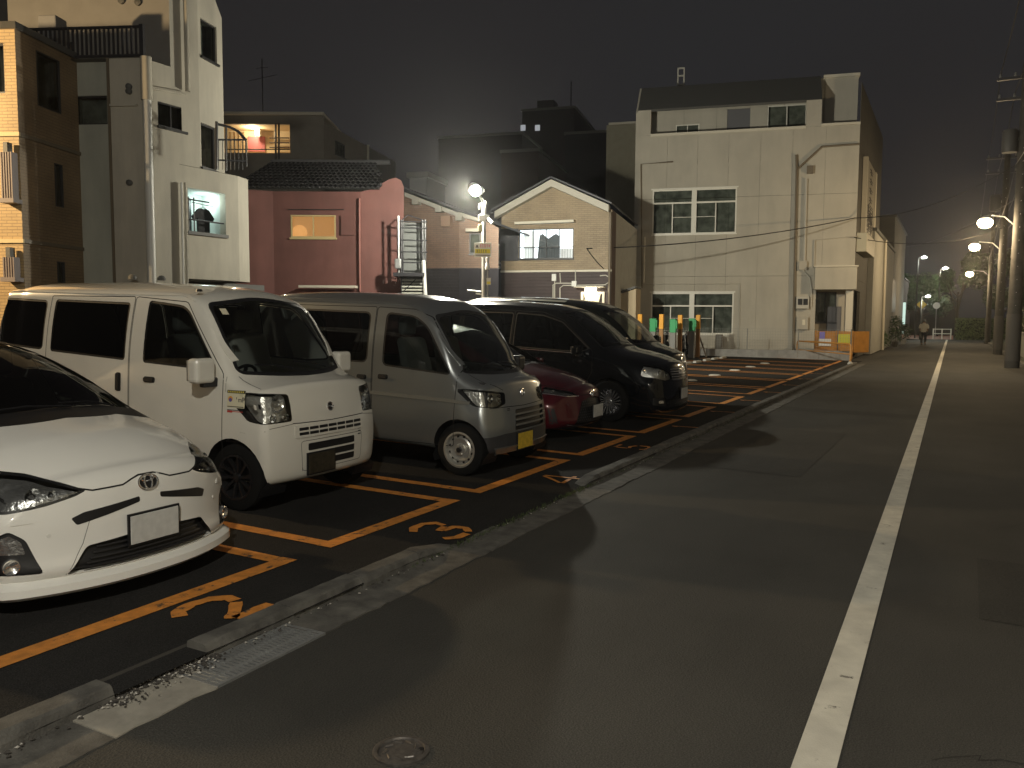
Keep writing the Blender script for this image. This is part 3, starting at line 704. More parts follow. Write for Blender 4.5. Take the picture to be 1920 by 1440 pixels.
for (a, c, F2) in ((a0, am-.02, BB), (am+.02, a1, BB)):
    b_ = MB(); fbox(b_, F2, a, c, .35, zb1, -.03, .03); obj('board', b_, m_bb, bb, bevel=.01)
    for uu in (a+.02, c-.06):
        b_ = MB(); fbox(b_, F2, uu, uu+.04, .02, zb1+.03, .031, .06); obj('post', b_, m_bb, bb)
BS = Fr(BB.pt(a1, 0)[:2], (.55, .84)); b_ = MB(); fbox(b_, BS, .02, .95, .3, zb1, -.03, .03); obj('side_board', b_, m_bb, bb, bevel=.01)
b_ = MB(); q = (BB.px(1535, 640)[0], BB.px(1558, 640)[0]); z_a, z_b = zb1-.62, zb1-.02
fbox(b_, BB, q[0], q[1], z_a, z_a+.3, .065, .075); n1 = obj('notice', b_, mat('white_board', (.7, .72, .72), .5), bb)
b_ = MB(); fbox(b_, BB, q[0]+.02, q[1]-.25, z_a+.302, z_b, .066, .076); obj('notice', b_, mat('violet_board', (.2, .17, .55), .5), bb)
q2 = (BB.px(1571, 640)[0], BB.px(1593, 640)[0]); b_ = MB(); fbox(b_, BB, q2[0], q2[1], z_b-.5, z_b-.1, .065, .075); obj('notice', b_, mat('yellow_board', (.55, .55, .06), .5), bb)

# ---- C: gabled house with a lit upper window
C0 = dp(1040, 480, 31.5); Cf = Fr((C0.x, C0.y), (c12, s12))
cl = Cf.px(940, 450)[0]; cr = Cf.px(1147, 450)[0]; Cf = Cf.shift(cl); cr -= cl; cl = 0
m_tan = tilewall('tan_wall_tiles', (.31, .24, .15), (.27, .205, .13), (.22, .17, .115), .23, .075)
m_mar = tilewall('maroon_siding', (.040, .022, .022), (.036, .020, .020), (.028, .016, .016), .9, .12)
hroot = empty('gabled_house', Cf.pt(0, 0), label='tan tiled house with white edged gable and brightly lit upper window', cat='house')
zb = Cf.px(1040, 507)[1]; ze = Cf.px(1143, 393)[1]; ue = Cf.px(1146, 393)[0]; ua, za = Cf.px(1037, 350)
zel = Cf.px(940, 401)[1]
hw = rect(Cf, (973, 430), (1075, 486)); sh = rect(Cf, (941, 430), (972, 489))
wall(Cf, 0, cr, zb, min(ze, zel)-.05, [hw], m_tan, hroot)
b_ = MB(); b_.add([Cf.pt(0, min(ze, zel)-.05), Cf.pt(cr, min(ze, zel)-.05), Cf.pt(cr, ze), Cf.pt(ua, za), Cf.pt(0, zel)], [(0, 1, 2, 3, 4)]); obj('gable', b_, m_tan, hroot, fixn=False, uvf=Cf.uv())
wall(Cf, 0, cr, 0, zb-.02, [], m_mar, hroot, name='lower_wall')
b_ = MB(); fbox(b_, Cf, -.02, cr+.02, zb-.06, zb+.01, -.05, .04); obj('string_course', b_, trimw, hroot)
bgl = Cf.px(932, 398); bgr = Cf.px(1144, 386)
def board(F, p, q, th, d0, d1, m, root, name):
    b_ = MB(); b_.prism([(p[0], p[1]), (q[0], q[1]), (q[0], q[1]-th), (p[0], p[1]-th)], lambda u, z, d: F.pt(u, z, d), d0, d1); return obj(name, b_, m, root)
za2 = za+.22
m_bge = mat('cream_bargeboard', (.42, .40, .34), .6)
board(Cf, bgl, (ua, za2), .26, -.02, .35, m_bge, hroot, 'bargeboard'); board(Cf, (ua, za2), bgr, .26, -.02, .35, m_bge, hroot, 'bargeboard')
m_rt = mat('slate_roof', (.045, .045, .055), .5, var=.2, bump=.2)
slab4('roof', [Cf.pt(bgl[0]-.1, bgl[1]+.02, .4), Cf.pt(ua, za2+.05, .4), Cf.pt(ua, za2+.05, -9), Cf.pt(bgl[0]-.1, bgl[1]+.02, -9)][::-1], .06, m_rt, hroot)
slab4('roof', [Cf.pt(ua, za2+.05, .4), Cf.pt(bgr[0]+.1, bgr[1]+.02, .4), Cf.pt(bgr[0]+.1, bgr[1]+.02, -9), Cf.pt(ua, za2+.05, -9)][::-1], .06, m_rt, hroot)
CS = Fr(Cf.pt(cr, 0)[:2], (-s12, c12)); wall(CS, 0, 1.0, 0, ze, [], mat('brown_side', (.13, .09, .075), .8), hroot, name='side_wall')
wall(CS, 1.0, 9, 0, ze, [], mat('grey_plaster', (.50, .50, .46), .85, var=.08, bump=.2), hroot, name='side_wall')
obj('downpipe', MB().tube([Cf.pt(cr-.06, 0, .08), Cf.pt(cr-.06, ze-.1, .08)], .045, 8), brownpipe, hroot, smooth=True)
# lit window: curtains, plants and shirts dark against the light
lit_w = emis('lit_room_white', (.85, .95, 1.0), 1.7)
wm = window(Cf, hw, hroot, dkalu, glass('pane_clear', (.9, .92, .92)), cols=4, bar=.035, depth=.08, room=lit_w, roomd=.5, sill=False)
b_ = MB(); uu0, uu1 = hw[0]+(hw[1]-hw[0])*.32, hw[0]+(hw[1]-hw[0])*.72; z0, z1 = hw[2]+.04, hw[2]+(hw[3]-hw[2])*.80
poly = [(uu0, z0), (uu1, z0), (uu1, z1-.03), (uu1-.12, z1+.06), (uu1-.25, z1), (uu1-.42, z1-.12), (uu1-.55, z1-.02), (uu0+.2, z1+.07), (uu0+.08, z1)]
b_.prism(poly, lambda u, z, d: Cf.pt(u, z, -.2-d), 0, .02); obj('curtain', b_, mat('dark_curtain', (.10, .11, .115), .9), wm)
b_ = MB(); q0, q1 = hw[0]+(hw[1]-hw[0])*.07, hw[0]+(hw[1]-hw[0])*.27; fbox(b_, Cf, q0, q1, hw[2]+.04, hw[3]-.05, -.22, -.20); obj('curtain', b_, emis('lit_curtain', (.6, .68, .66), .62), wm)
b_ = MB(); fbox(b_, Cf, uu1+.04, hw[1]-.05, hw[2]+.04, hw[2]+.42, -.22, -.20); obj('curtain', b_, emis('lit_curtain_low', (.5, .45, .4), .22), wm)
b_ = MB(); fbox(b_, Cf, sh[0], sh[1], sh[2], sh[3], .002, .10); obj('shutter_box', b_, mat('dark_shutter', (.035, .037, .045), .6), hroot)
# railing in front of the window
b_ = MB(); zr1 = hw[2]+(hw[3]-hw[2])*.38
fbox(b_, Cf, hw[0]-.05, hw[1]+.03, zr1, zr1+.03, .08, .11); fbox(b_, Cf, hw[0]-.05, hw[1]+.03, hw[2]-.02, hw[2]+.05, .06, .12)
ral = obj('window_railing', b_, dkalu, hroot)
n = 22
for i in range(n): uu = hw[0]+(hw[1]-hw[0])*i/(n-1); obj('baluster', MB().tube([Cf.pt(uu, hw[2]+.05, .095), Cf.pt(uu, zr1, .095)], .006, 4), dkalu, ral)
q = rect(Cf, (969, 418), (1079, 424)); b_ = MB(); b_.prism([(q[0], q[3]), (q[1], q[3]+.03), (q[1], q[3]-.06), (q[0], q[3]-.09)], lambda u, z, d: Cf.pt(u, z, d), .002, .35); obj('window_awning', b_, trimw, hroot)
# conduits, boxes, porch lamp
for pts in ([(1037, 560), (1037, 534), (1043, 531), (1074, 531)], [(1050, 560), (1050, 540), (1056, 535), (1074, 535)], [(1078, 535), (1135, 534), (1143, 528), (1142, 520), (1136, 516), (1125, 517)], [(1040, 527), (1040, 560)], [(1079, 507), (1079, 527)], [(1050, 512), (1051, 532)]):
    bar('conduit', Cf, pts, .022, conduit, hroot, .06)
for q in ((1073, 527, 1082, 537), (1036, 514, 1044, 527)):
    e = rect(Cf, q[:2], q[2:]); b_ = MB(); fbox(b_, Cf, *e, .03, .14); obj('junction_box', b_, steel_white, hroot, bevel=.008)
e = rect(Cf, (1090, 537), (1137, 552)); fixture = empty('porch_lamp', Cf.pt((e[0]+e[1])/2, e[2], .2), label='small bright porch lamp under a flat hood on the gabled house', cat='lamp')
zz = Cf.px(1110, 541)[1]
b_ = MB(); fbox(b_, Cf, Cf.px(1081, 541)[0], Cf.px(1136, 541)[0], zz+.03, zz+.07, .01, .55); obj('hood', b_, trimw, fixture)
b_ = MB(); fbox(b_, Cf, Cf.px(1100, 545)[0], Cf.px(1120, 545)[0], zz-.14, zz+.02, .18, .34); obj('lamp_glass', b_, emis('porch_glow', (1, .93, .7), 14), fixture, bevel=.03)
e = rect(Cf, (1096, 552), (1127, 566)); b_ = MB(); b_.prism([(e[0], e[3]), (e[1], e[3]), (e[1]-.12, e[2]-.2), (e[0]+.12, e[2]-.2)], lambda u, z, d: Cf.pt(u, z, d), .002, .12); obj('door_light_panel', b_, mat('cream_panel', (.6, .55, .4), .5), hroot)
b_ = MB(); e2 = rect(Cf, (1091, 549), (1134, 600)); fbox(b_, Cf, e2[0], e2[1], e2[3]-.05, e2[3]+.03, .12, .18); fbox(b_, Cf, e2[0], e2[0]+.08, 0, e2[3]-.05, .121, .18); fbox(b_, Cf, e2[1]-.08, e2[1], 0, e2[3]-.05, .121, .18)
obj('door_frame', b_, trimw, hroot)
pl = bpy.data.lights.new('porch_light', 'POINT'); pl.energy = 22; pl.color = (1, .86, .6); pl.shadow_soft_size = .08
po = bpy.data.objects.new('porch_light', pl); COL.objects.link(po); po.parent = fixture; po.location = worldm(fixture).inverted() @ Cf.pt(Cf.px(1110, 545)[0], zz-.22, .4)
# low shed between house and works building
L0 = dp(1170, 560, 33.5); Lf = Fr((L0.x, L0.y), (c12, s12)); a, b = Lf.px(1149, 575)[0], Lf.px(1192, 575)[0]
b_ = MB(); za_, zb_ = Lf.px(1149, 556)[1], Lf.px(1190, 541)[1]
shd = empty('lean_to_shed', Lf.pt(a, 0), label='small cream lean-to shed with slanting roof squeezed beside the works building', cat='shed')
b_.prism([(a, 0), (b, 0), (b, zb_), (a, za_)], lambda u, z, d: Lf.pt(u, z, -d), 0, 1.5); obj('wall', b_, mat('cream_siding', (.55, .45, .3), .8), shd)
b_ = MB(); b_.prism([(a-.1, za_), (b, zb_+.02), (b, zb_+.1), (a-.1, za_+.08)], lambda u, z, d: Lf.pt(u, z, -d), -.15, 1.6); obj('roof', b_, roofdk, shd)

# ---- B: dim beige block behind
B0 = dp(1170, 400, 50); Bf = Fr((B0.x, B0.y), (c12, s12)); a, b = Bf.px(1141, 300)[0], Bf.px(1200, 300)[0]; zt = Bf.px(1165, 233)[1]
br_ = empty('beige_block', Bf.pt(a, 0), label='dim beige block rising between the gabled house and works building', cat='building')
wall(Bf, a, b+3, 0, zt, [], mat('dim_beige', (.30, .28, .21), .9, var=.06), br_, panel=3)
bs = Fr(Bf.pt(a, 0)[:2], (-s12, c12)); b_ = MB(); fbox(b_, Bf, a-.02, b+3, zt, zt+.12, -8, .06); obj('roof_edge', b_, trimw, br_)
b_ = MB(); fbox(b_, Bf, a-.15, a-.001, 0, zt-.01, -8, .0); obj('end_wall', b_, MATS['dim_beige'], br_)

# ---- D: brick house with sloping roof edge behind the ladder tower
D0 = dp(830, 450, 27.5); Df = Fr((D0.x, D0.y), (c12, s12))
m_brk = tilewall('orange_brick_tiles', (.30, .185, .125), (.26, .16, .11), (.18, .13, .095), .23, .07)
m_dkb = tilewall('dark_lower_tiles', (.032, .028, .032), (.03, .025, .03), (.022, .02, .02), .3, .1)
dr = empty('brick_house', Df.pt(0, 0), label='orange brown brick house behind the light pole with sloping white roof edge', cat='house')
a = Df.px(752, 450)[0]; m_ = Df.px(861, 450)[0]; zb = Df.px(830, 503)[1]; p0 = Df.px(764, 362); p1 = Df.px(868, 402)
b_ = MB(); pa = (a-.6, p0[1]-.35)
b_.add([Df.pt(a-.6, zb), Df.pt(m_, zb), Df.pt(m_, Df.px(861, 400)[1]), Df.pt(*p0), Df.pt(*pa)], [(0, 1, 2, 3, 4)]); obj('wall', b_, m_brk, dr, fixn=False, uvf=Df.uv())
wall(Df, a-.6, m_, 0, zb-.001, [], m_dkb, dr, name='lower_wall')
D2 = Df.turn(m_, R(14)); e = D2.px(935, 450)[0]; q = D2.px(908, 413)
hq = rect(D2, (880, 437), (901, 476))
wall(D2, 0, e, zb, q[1]-.4, [hq], m_brk, dr); b_ = MB(); z0 = Df.px(861, 400)[1]
b_.add([D2.pt(0, q[1]-.4), D2.pt(e, q[1]-.4), D2.pt(e, q[1]-.25), D2.pt(q[0], q[1]), D2.pt(0, z0)], [(0, 1, 2, 3, 4)]); obj('wall', b_, m_brk, dr, fixn=False, uvf=D2.uv())
wall(D2, 0, e, 0, zb-.001, [], mat('dark_blue_siding', (.03, .027, .034), .8), dr, name='lower_wall')
window(D2, hq, dr, dkalu, pane_dark, 1, .04)
b_ = MB(); hq2 = rect(D2, (880, 430), (905, 436)); fbox(b_, D2, hq2[0]-.1, hq2[1]+.1, hq2[2], hq2[3], .002, .3); obj('window_awning', b_, trimw, dr)
board(Df, p0, p1, .14, -.02, .25, m_bge, dr, 'bargeboard'); board(D2, (0, z0+.02), q, .12, -.02, .25, m_bge, dr, 'bargeboard')
for px_, py_ in ((785, 377), (828, 391), (866, 407)):
    u_, z_ = Df.px(px_, py_); b_ = MB(); fbox(b_, Df, u_-.12, u_+.1, z_-.14, z_+.02, .0, .3); obj('eave_bracket', b_, m_bge, dr)
u_, z_ = Df.px(840, 418); b_ = MB(); fbox(b_, Df, u_-.16, u_+.16, z_-.14, z_+.2, .002, .25); obj('vent_hood', b_, mat('tan_vent', (.42, .27, .18), .6), dr)
slab4('roof', [Df.pt(a-.6, pa[1]+.1, .25), Df.pt(p0[0], p0[1]+.12, .25), Df.pt(p0[0], p0[1]+.12, -8), Df.pt(a-.6, pa[1]+.1, -8)][::-1], .06, m_rt, dr)
slab4('roof', [Df.pt(p0[0], p0[1]+.06, .25), Df.pt(p1[0]+.9, p1[1]-.25, .25), Df.pt(p1[0]+.9, p1[1]-.25, -8), Df.pt(p0[0], p0[1]+.06, -8)][::-1], .06, m_rt, dr)
# narrow dark infill house with balcony between brick house and gabled house
N0 = dp(920, 450, 34); Nf = Fr((N0.x, N0.y), (c12, s12)); a, b = Nf.px(895, 450)[0], Nf.px(945, 450)[0]; zt = Nf.px(920, 402)[1]
nr = empty('narrow_house', Nf.pt(a, 0), label='narrow dark house with a small balcony in the gap behind the light pole', cat='house')
wn = rect(Nf, (925, 458), (937, 492))
wall(Nf, a, b, 0, zt, [wn], mat('dark_grey_siding', (.06, .06, .065), .85), nr); window(Nf, wn, nr, steel_white, glass('pane_mid', (.5, .55, .55)), 2, .04)
b_ = MB(); e = rect(Nf, (905, 500), (938, 504)); fbox(b_, Nf, e[0], e[1], e[2], e[3], .002, .9); bal = obj('balcony_floor', b_, trimw, nr)
e2 = Nf.px(905, 482)[1]
obj('balcony_rail', MB().tube([Nf.pt(e[0], e2, .88), Nf.pt(e[1], e2, .88)], .02, 6), dkalu, nr)
for i in range(10): uu = e[0]+(e[1]-e[0])*i/9; obj('baluster', MB().tube([Nf.pt(uu, e[3], .88), Nf.pt(uu, e2, .88)], .01, 4), dkalu, bal)
b_ = MB(); fbox(b_, Nf, a-.1, b+.1, zt, zt+.12, -6, .3); obj('roof', b_, m_rt, nr)

# ---- E: red house with tiled roof
dirE = Vector((math.cos(PSI), math.sin(PSI))); E0 = dp(600, 450, 23.5); Ef = Fr((E0.x, E0.y), dirE)
m_red = mat('red_painted_wall', (.165, .070, .060), .85, var=.12, vscale=1.5, bump=.25, bscale=50, stain=.2, sscale=.8)
er = empty('red_house', Ef.pt(0, 0), label='dark red rendered house with black tiled roof and amber frosted window', cat='house')
e0 = Ef.px(513, 450)[0]; e1 = Ef.px(677, 450)[0]; zt = Ef.px(600, 359)[1]; ew = rect(Ef, (545, 403), (630, 446))
wall(Ef, e0, e1, 0, zt, [ew], m_red, er)
El = Fr(Ef.pt(e0, 0)[:2], dirE).turn(0, R(22)); l0 = El.px(440, 450)[0]
wall(El, l0, 0, 0, zt, [], m_red, er)
Er = Ef.turn(e1, R(14)); r1 = Er.px(757, 450)[0]
b_ = MB(); pts = [(0, 0), (r1, 0)]+[Er.px(757, 350), Er.px(752, 338), Er.px(742, 333), Er.px(730, 336), Er.px(712, 346), Er.px(695, 355)]+[(0, zt)]
b_.add([Er.pt(*p) for p in pts], [tuple(range(len(pts)))]); obj('wall', b_, m_red, er, fixn=False)
amber = emis('amber_frosted', (.50, .24, .07), .62)
wdo = window(Ef, ew, er, mat('bronze_frame', (.5, .4, .2), .4), glass('pane_amber', (.95, .85, .7), rough=.2), 2, .04, room=amber, roomd=.05, depth=.05)
# frosted brighter spot left low: the lamp inside seen through the glass
u_, z_ = Ef.px(560, 436); b_ = MB().lathe([(.22, 0), (.15, .012), (.0005, .02)], Matrix.Translation(Ef.pt(u_, z_, -.09)) @ Matrix(((Ef.u.x, 0, Ef.n.x), (Ef.u.y, 0, Ef.n.y), (0, 1, 0))).to_4x4(), 16); obj('room_lamp', b_, emis('amber_lamp', (.8, .4, .13), .75), wdo)
bar('cable', Ef, [(540, 393), (645, 393)], .012, black, er, .04); bar('downpipe', Ef, [(674, 372), (674, 470), (675, 548)], .03, mat('red_pipe', (.3, .12, .1), .5), er, .06)
b_ = MB(); e_ = rect(Ef, (640, 405), (667, 441)); fbox(b_, Ef, *e_, .002, .05); obj('blind_panel', b_, m_red, er); 
b_ = MB(); e_ = rect(Ef, (568, 536), (672, 541)); fbox(b_, Ef, *e_, .1, .5); obj('low_canopy', b_, trimw, er)
# tiled roof: pan tiles in rows, each one an object
zr_ = zt+.02; ridge_z = Ef.px(560, 306, -3.6)[1]; depthR = 3.6
rl, rr = Ef.px(440, 330)[0], Ef.px(716, 355)[0]
roofT = empty('roof', Ef.pt(rl, zr_)-worldm(er).translation); roofT.parent = er
nx, nrow = 30, 9; tw = (rr-rl)/nx; sl = math.hypot(depthR+.35, ridge_z-zr_); th = sl/nrow
tile = MB(); ns = 7
for r__ in range(2):
    for i in range(ns):
        t = i/(ns-1); x = tw*t*1.02; hgt = .045*math.sin(t*math.pi) if t < .62 else .045*math.sin(.62*math.pi)*(1-(t-.62)/.38)*.9
        tile.v.append((x, r__*th*1.06, .035*(1-r__)+hgt))
for i in range(ns-1): tile.f.append((i, i+1, ns+i+1, ns+i))
for i in range(ns): tile.v.append((tile.v[i][0], 0, tile.v[i][2]-.03))
for i in range(ns-1): tile.f.append((2*ns+i, 2*ns+i+1, i+1, i))
me = bpy.data.meshes.new('roof_tile'); me.from_pydata(tile.v, [], tile.f); me.polygons.foreach_set('use_smooth', [True]*len(me.polygons))
m_tile = mat('glazed_black_tile', (.028, .028, .03), .16, var=.2, vscale=6); me.materials.append(m_tile)
ex = Ef.u.copy(); ey = (Vector((-Ef.n.x, -Ef.n.y, 0))*(depthR+.35)+Vector((0, 0, ridge_z-zr_))).normalized(); ez = ex.cross(ey)
Mt = Matrix((ex, ey, ez)).transposed().to_4x4(); inv = worldm(roofT).inverted()
for rw in range(nrow):
    for i in range(nx):
        if rw*1.2 > (nx-i)*1.6: continue
        o = bpy.data.objects.new('roof_tile', me); COL.objects.link(o); o.parent = roofT
        o.matrix_basis = inv @ (Matrix.Translation(Ef.pt(rl+i*tw, zr_, .35)+ey*(rw*th)+ez*random.uniform(0, .006)) @ Mt)
b_ = MB().add([Ef.pt(rl, zr_-.01, .33), Ef.pt(rr, zr_-.01, .33), Ef.pt(rr-1.2, ridge_z-.01, -depthR), Ef.pt(rl, ridge_z-.01, -depthR)], [(0, 1, 2, 3)]); obj('roof_deck', b_, roofdk, er, fixn=False)
for i in range(26):
    u_ = rl+(rr-rl-.6)*i/25; b_ = MB().tube([Ef.pt(u_, ridge_z+.04, -depthR), Ef.pt(u_+.32, ridge_z+.05, -depthR)], .075, 8); obj('ridge_tile', b_, mat('grey_ridge_tile', (.10, .10, .105), .3), roofT, smooth=True)

# ---- steel ladder / sign tower between red house and brick house
T0 = dp(775, 500, 23.2); Tf = Fr((T0.x, T0.y), dirE)
tr_ = empty('steel_ladder_tower', Tf.pt(0, 0), label='rusty steel ladder frame against grey sheeting beside the red house', cat='ladder')
e_ = rect(Tf, (753, 415), (797, 512)); b_ = MB(); fbox(b_, Tf, e_[0], e_[1], 1.2, e_[3], -.35, -.3); obj('backing_sheet', b_, mat('grey_sheet', (.15, .16, .155), .7, var=.1), tr_)
for px_ in (752, 755, 792, 797): bar('upright', Tf, [(px_, 412), (px_+1, 560)], .025, steel_dk, tr_, 0)
for py_ in (415, 427, 450, 472, 492, 512): bar('rung', Tf, [(750, py_), (801, py_+1)], .018, steel_dk, tr_, .03)
bar('brace', Tf, [(765, 403), (796, 414)], .015, steel_dk, tr_, 0); bar('brace', Tf, [(765, 403), (752, 414)], .015, steel_dk, tr_, 0)
bar('brace', Tf, [(758, 545), (780, 523)], .012, steel_dk, tr_, .05)
b_ = MB(); e_ = rect(Tf, (740, 512), (797, 519)); fbox(b_, Tf, *e_, -.3, .3); obj('platform', b_, steel_dk, tr_)
for k in range(6):
    e_ = rect(Tf, (754, 524+k*6), (795, 527+k*6)); b_ = MB(); fbox(b_, Tf, *e_, -.25, .05-k*.0); obj('step', b_, mat('pale_step', (.42, .42, .36), .6), tr_)
bar('white_post', Tf, [(794, 488), (798, 560)], .055, steel_white, tr_, .1)
bar('pipe', Tf, [(747, 405), (748, 520)], .03, galv, tr_, .1)
b_ = MB(); e_ = rect(Tf, (742, 486), (754, 505)); fbox(b_, Tf, *e_, .1, .25); obj('switch_box', b_, galv, tr_, bevel=.03)

# ---- F: apartment beyond with a lit access balcony
F0 = dp(500, 300, 42); Ff = Fr((F0.x, F0.y), dirE)
m_apt = mat('grey_apartment_wall', (.24, .22, .19), .9, var=.06)
fr2 = empty('apartment_block', Ff.pt(0, 0), label='grey apartment block behind the tiled roof with a lit access balcony', cat='building')
fa, fb = Ff.px(405, 250)[0], Ff.px(607, 250)[0]; zt = Ff.px(500, 217)[1]; op = rect(Ff, (400, 232), (544, 287))
wall(Ff, fa, fb, 0, zt, [op], m_apt, fr2, reveal=.2)
b_ = MB(); fbox(b_, Ff, fa, fb+.05, zt, zt+.14, -5, .25); obj('roof_edge', b_, trimw, fr2)
Fs = Fr(Ff.pt(fb, 0)[:2], (-.28, .96)); fe = Fs.px(742, 270)[0]; fw = rect(Fs, (628, 262), (648, 298))
wall(Fs, 0, fe, 0, zt-.3, [fw], m_apt, fr2, name='side_wall'); window(Fs, fw, fr2, dkalu, pane_dark, 1, .05)
obj('downpipe', MB().tube([Fs.pt(*Fs.px(687, 272), .1), Fs.pt(*Fs.px(687, 310), .1)], .07, 6), trimw, fr2)
# balcony interior
bi = Ff.shift(0, -1.6)
m_balc = mat('warm_balcony_wall', (.62, .50, .32), .8)
room = empty('balcony', Ff.pt(op[0], op[2])-worldm(fr2).translation); room.parent = fr2
wall(bi, op[0]-.2, op[1]+.0, op[2], op[3], [], m_balc, room, name='back_wall')
for nm, zz in (('balcony_floor', op[2]), ('balcony_ceiling', op[3])):
    obj(nm, MB().add([Ff.pt(op[0], zz, -.2), Ff.pt(op[1], zz, -.2), Ff.pt(op[1], zz, -1.6), Ff.pt(op[0], zz, -1.6)], [(0, 1, 2, 3)]), m_balc, room, fixn=False)
obj('balcony_end', MB().add([Ff.pt(op[1], op[2], -.2), Ff.pt(op[1], op[3], -.2), Ff.pt(op[1], op[3], -1.6), Ff.pt(op[1], op[2], -1.6)], [(0, 1, 2, 3)]), m_balc, room, fixn=False)
e_ = rect(Ff, (465, 256), (497, 284), -1.5); b_ = MB(); fbox(b_, bi, e_[0], e_[1], e_[2], e_[3], .01, .12); obj('red_door_panel', b_, mat('red_panel', (.42, .12, .13), .6), room)
e_ = rect(Ff, (478, 240), (487, 255), -1.0); b_ = MB(); fbox(b_, Ff, *e_, -1.2, -1.0); obj('white_unit', b_, steel_white, room)
for k in range(6):
    e_ = rect(Ff, (424+k*6.5, 247), (426+k*6.5, 284), -1.5); b_ = MB(); fbox(b_, Ff, *e_, -1.5, -1.45); obj('shutter_slat', b_, mat('brown_slat', (.25, .17, .09), .7), room)
for k in range(3):
    e_ = rect(Ff, (506, 258+9*k), (543, 260+9*k), -1.4); b_ = MB(); fbox(b_, Ff, *e_, -1.4, -1.3); obj('shelf', b_, mat('dark_shelf', (.08, .06, .05), .7), room)
for px_ in (517, 523): obj('post', MB().tube([Ff.pt(*Ff.px(px_, 232, .1), .1), Ff.pt(*Ff.px(px_, 300, .1), .1)], .05, 6), dkalu, room)
obj('hand_rail', MB().tube([Ff.pt(*Ff.px(422, 280, .1), .1), Ff.pt(*Ff.px(543, 280, .1), .1)], .03, 6), dkalu, room)
e_ = rect(Ff, (470, 234), (477, 240), -.8); b_ = MB(); fbox(b_, Ff, *e_, -.95, -.8); bl = obj('balcony_lamp', b_, emis('balcony_glow', (1, .86, .6), 11), room)
pl = bpy.data.lights.new('balcony_light', 'POINT'); pl.energy = 115; pl.color = (1, .80, .50); pl.shadow_soft_size = .1
po = bpy.data.objects.new('balcony_light', pl); COL.objects.link(po); po.parent = room; po.location = worldm(room).inverted() @ Ff.pt((e_[0]+e_[1])/2, e_[2]-.15, -.75)

# ---- I: far dark silhouettes
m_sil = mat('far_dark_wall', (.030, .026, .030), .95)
def block(px0, px1, py, dep, label, u=(c12, s12), dd=12, m=m_sil, top=None, name='far_building'):
    q = dp((px0+px1)/2, py, dep); F = Fr((q.x, q.y), u); a, b = F.px(px0, py)[0], F.px(px1, py)[0]; z = F.px((px0+px1)/2, py)[1]
    r_ = empty(name, F.pt(a, 0), label=label, cat='building'); b_ = MB(); fbox(b_, F, a, b, 0, z, -dd, 0); obj('wall', b_, m, r_)
    b_ = MB(); fbox(b_, F, a-.1, b+.1, z, z+.2, -dd-.1, .1); obj('roof', b_, roofdk, r_); return r_, F, a, b, z
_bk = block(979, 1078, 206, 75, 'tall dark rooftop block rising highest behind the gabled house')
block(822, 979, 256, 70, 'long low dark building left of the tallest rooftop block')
r_, F, a, b, z = _bk
for px_, py_ in ((981, 240), (1008, 240)):
    u_, z_ = F.px(px_, py_); b_ = MB(); fbox(b_, F, u_-.22, u_+.22, z_-.25, z_+.25, .01, .12); obj('bulkhead_lamp', b_, emis('far_bulkhead', (.8, .85, .9), .35), r_)
for k in range(4):
    u_ = a+(b-a)*(.2+.2*k); b_ = MB(); fbox(b_, F, u_-.5, u_+.5, z-6.5, z-5.0, -.02, .06); obj('window', b_, mat('far_window', (.05, .055, .06), .2), r_)
b_ = MB(); fbox(b_, F, a+.8, a+2.4, z+.2, z+1.5, -4, -2.4); obj('water_tank', b_, m_sil, r_); obj('roof_mast', MB().tube([F.pt(b-1, z, -3), F.pt(b-1, z+3.2, -3)], .05, 5), m_sil, r_)
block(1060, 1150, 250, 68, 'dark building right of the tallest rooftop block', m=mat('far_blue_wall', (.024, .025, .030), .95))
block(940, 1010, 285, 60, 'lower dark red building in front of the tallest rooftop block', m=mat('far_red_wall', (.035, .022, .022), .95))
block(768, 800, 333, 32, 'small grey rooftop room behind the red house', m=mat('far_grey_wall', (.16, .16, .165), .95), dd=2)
# TV aerial
q = dp(490, 200, 44); r_ = empty('roof_aerial', (q.x, q.y, 0), label='thin television aerial mast on the apartment roof', cat='aerial')
pz = lambda px, py: dp(px, py, 44)
obj('mast', MB().tube([pz(493, 216), pz(491, 110)], .03, 5), dkalu, r_)
for (p, q_) in (((465, 152), (520, 140)), ((480, 128), (503, 126))): obj('element', MB().tube([pz(*p), pz(*q_)], .015, 4), dkalu, r_)

# ---- G: white rendered building, H: tan tiled building on the left
m_wh = mat('white_render', (.54, .505, .42), .85, var=.06, vscale=1.5, bump=.25, bscale=60, stain=.22, sscale=.7)
m_wh2 = mat('pale_green_render', (.44, .45, .385), .85, var=.06, vscale=1.5, bump=.25, stain=.2, sscale=.7)
gx = -14.5; yk = Xp(275, 400, gx).y; GR = Fr((gx, yk), (0, 1))
gr2 = empty('white_building', (gx, yk, 0), label='white rendered building with stepped terraces and a lit laundry balcony', cat='building')
g_e = GR.px(447, 400)[0]; g375 = GR.px(375, 300)[0]; zbase = GR.px(420, 526)[1]
zbt = GR.px(400, 321)[1]; g345 = GR.px(345, 400)[0]
lb = rect(GR, (352, 362), (424, 440)); lb = (lb[0], lb[1], GR.px(390, 437)[1], GR.px(390, 358)[1])
zter = GR.px(300, 119)[1]
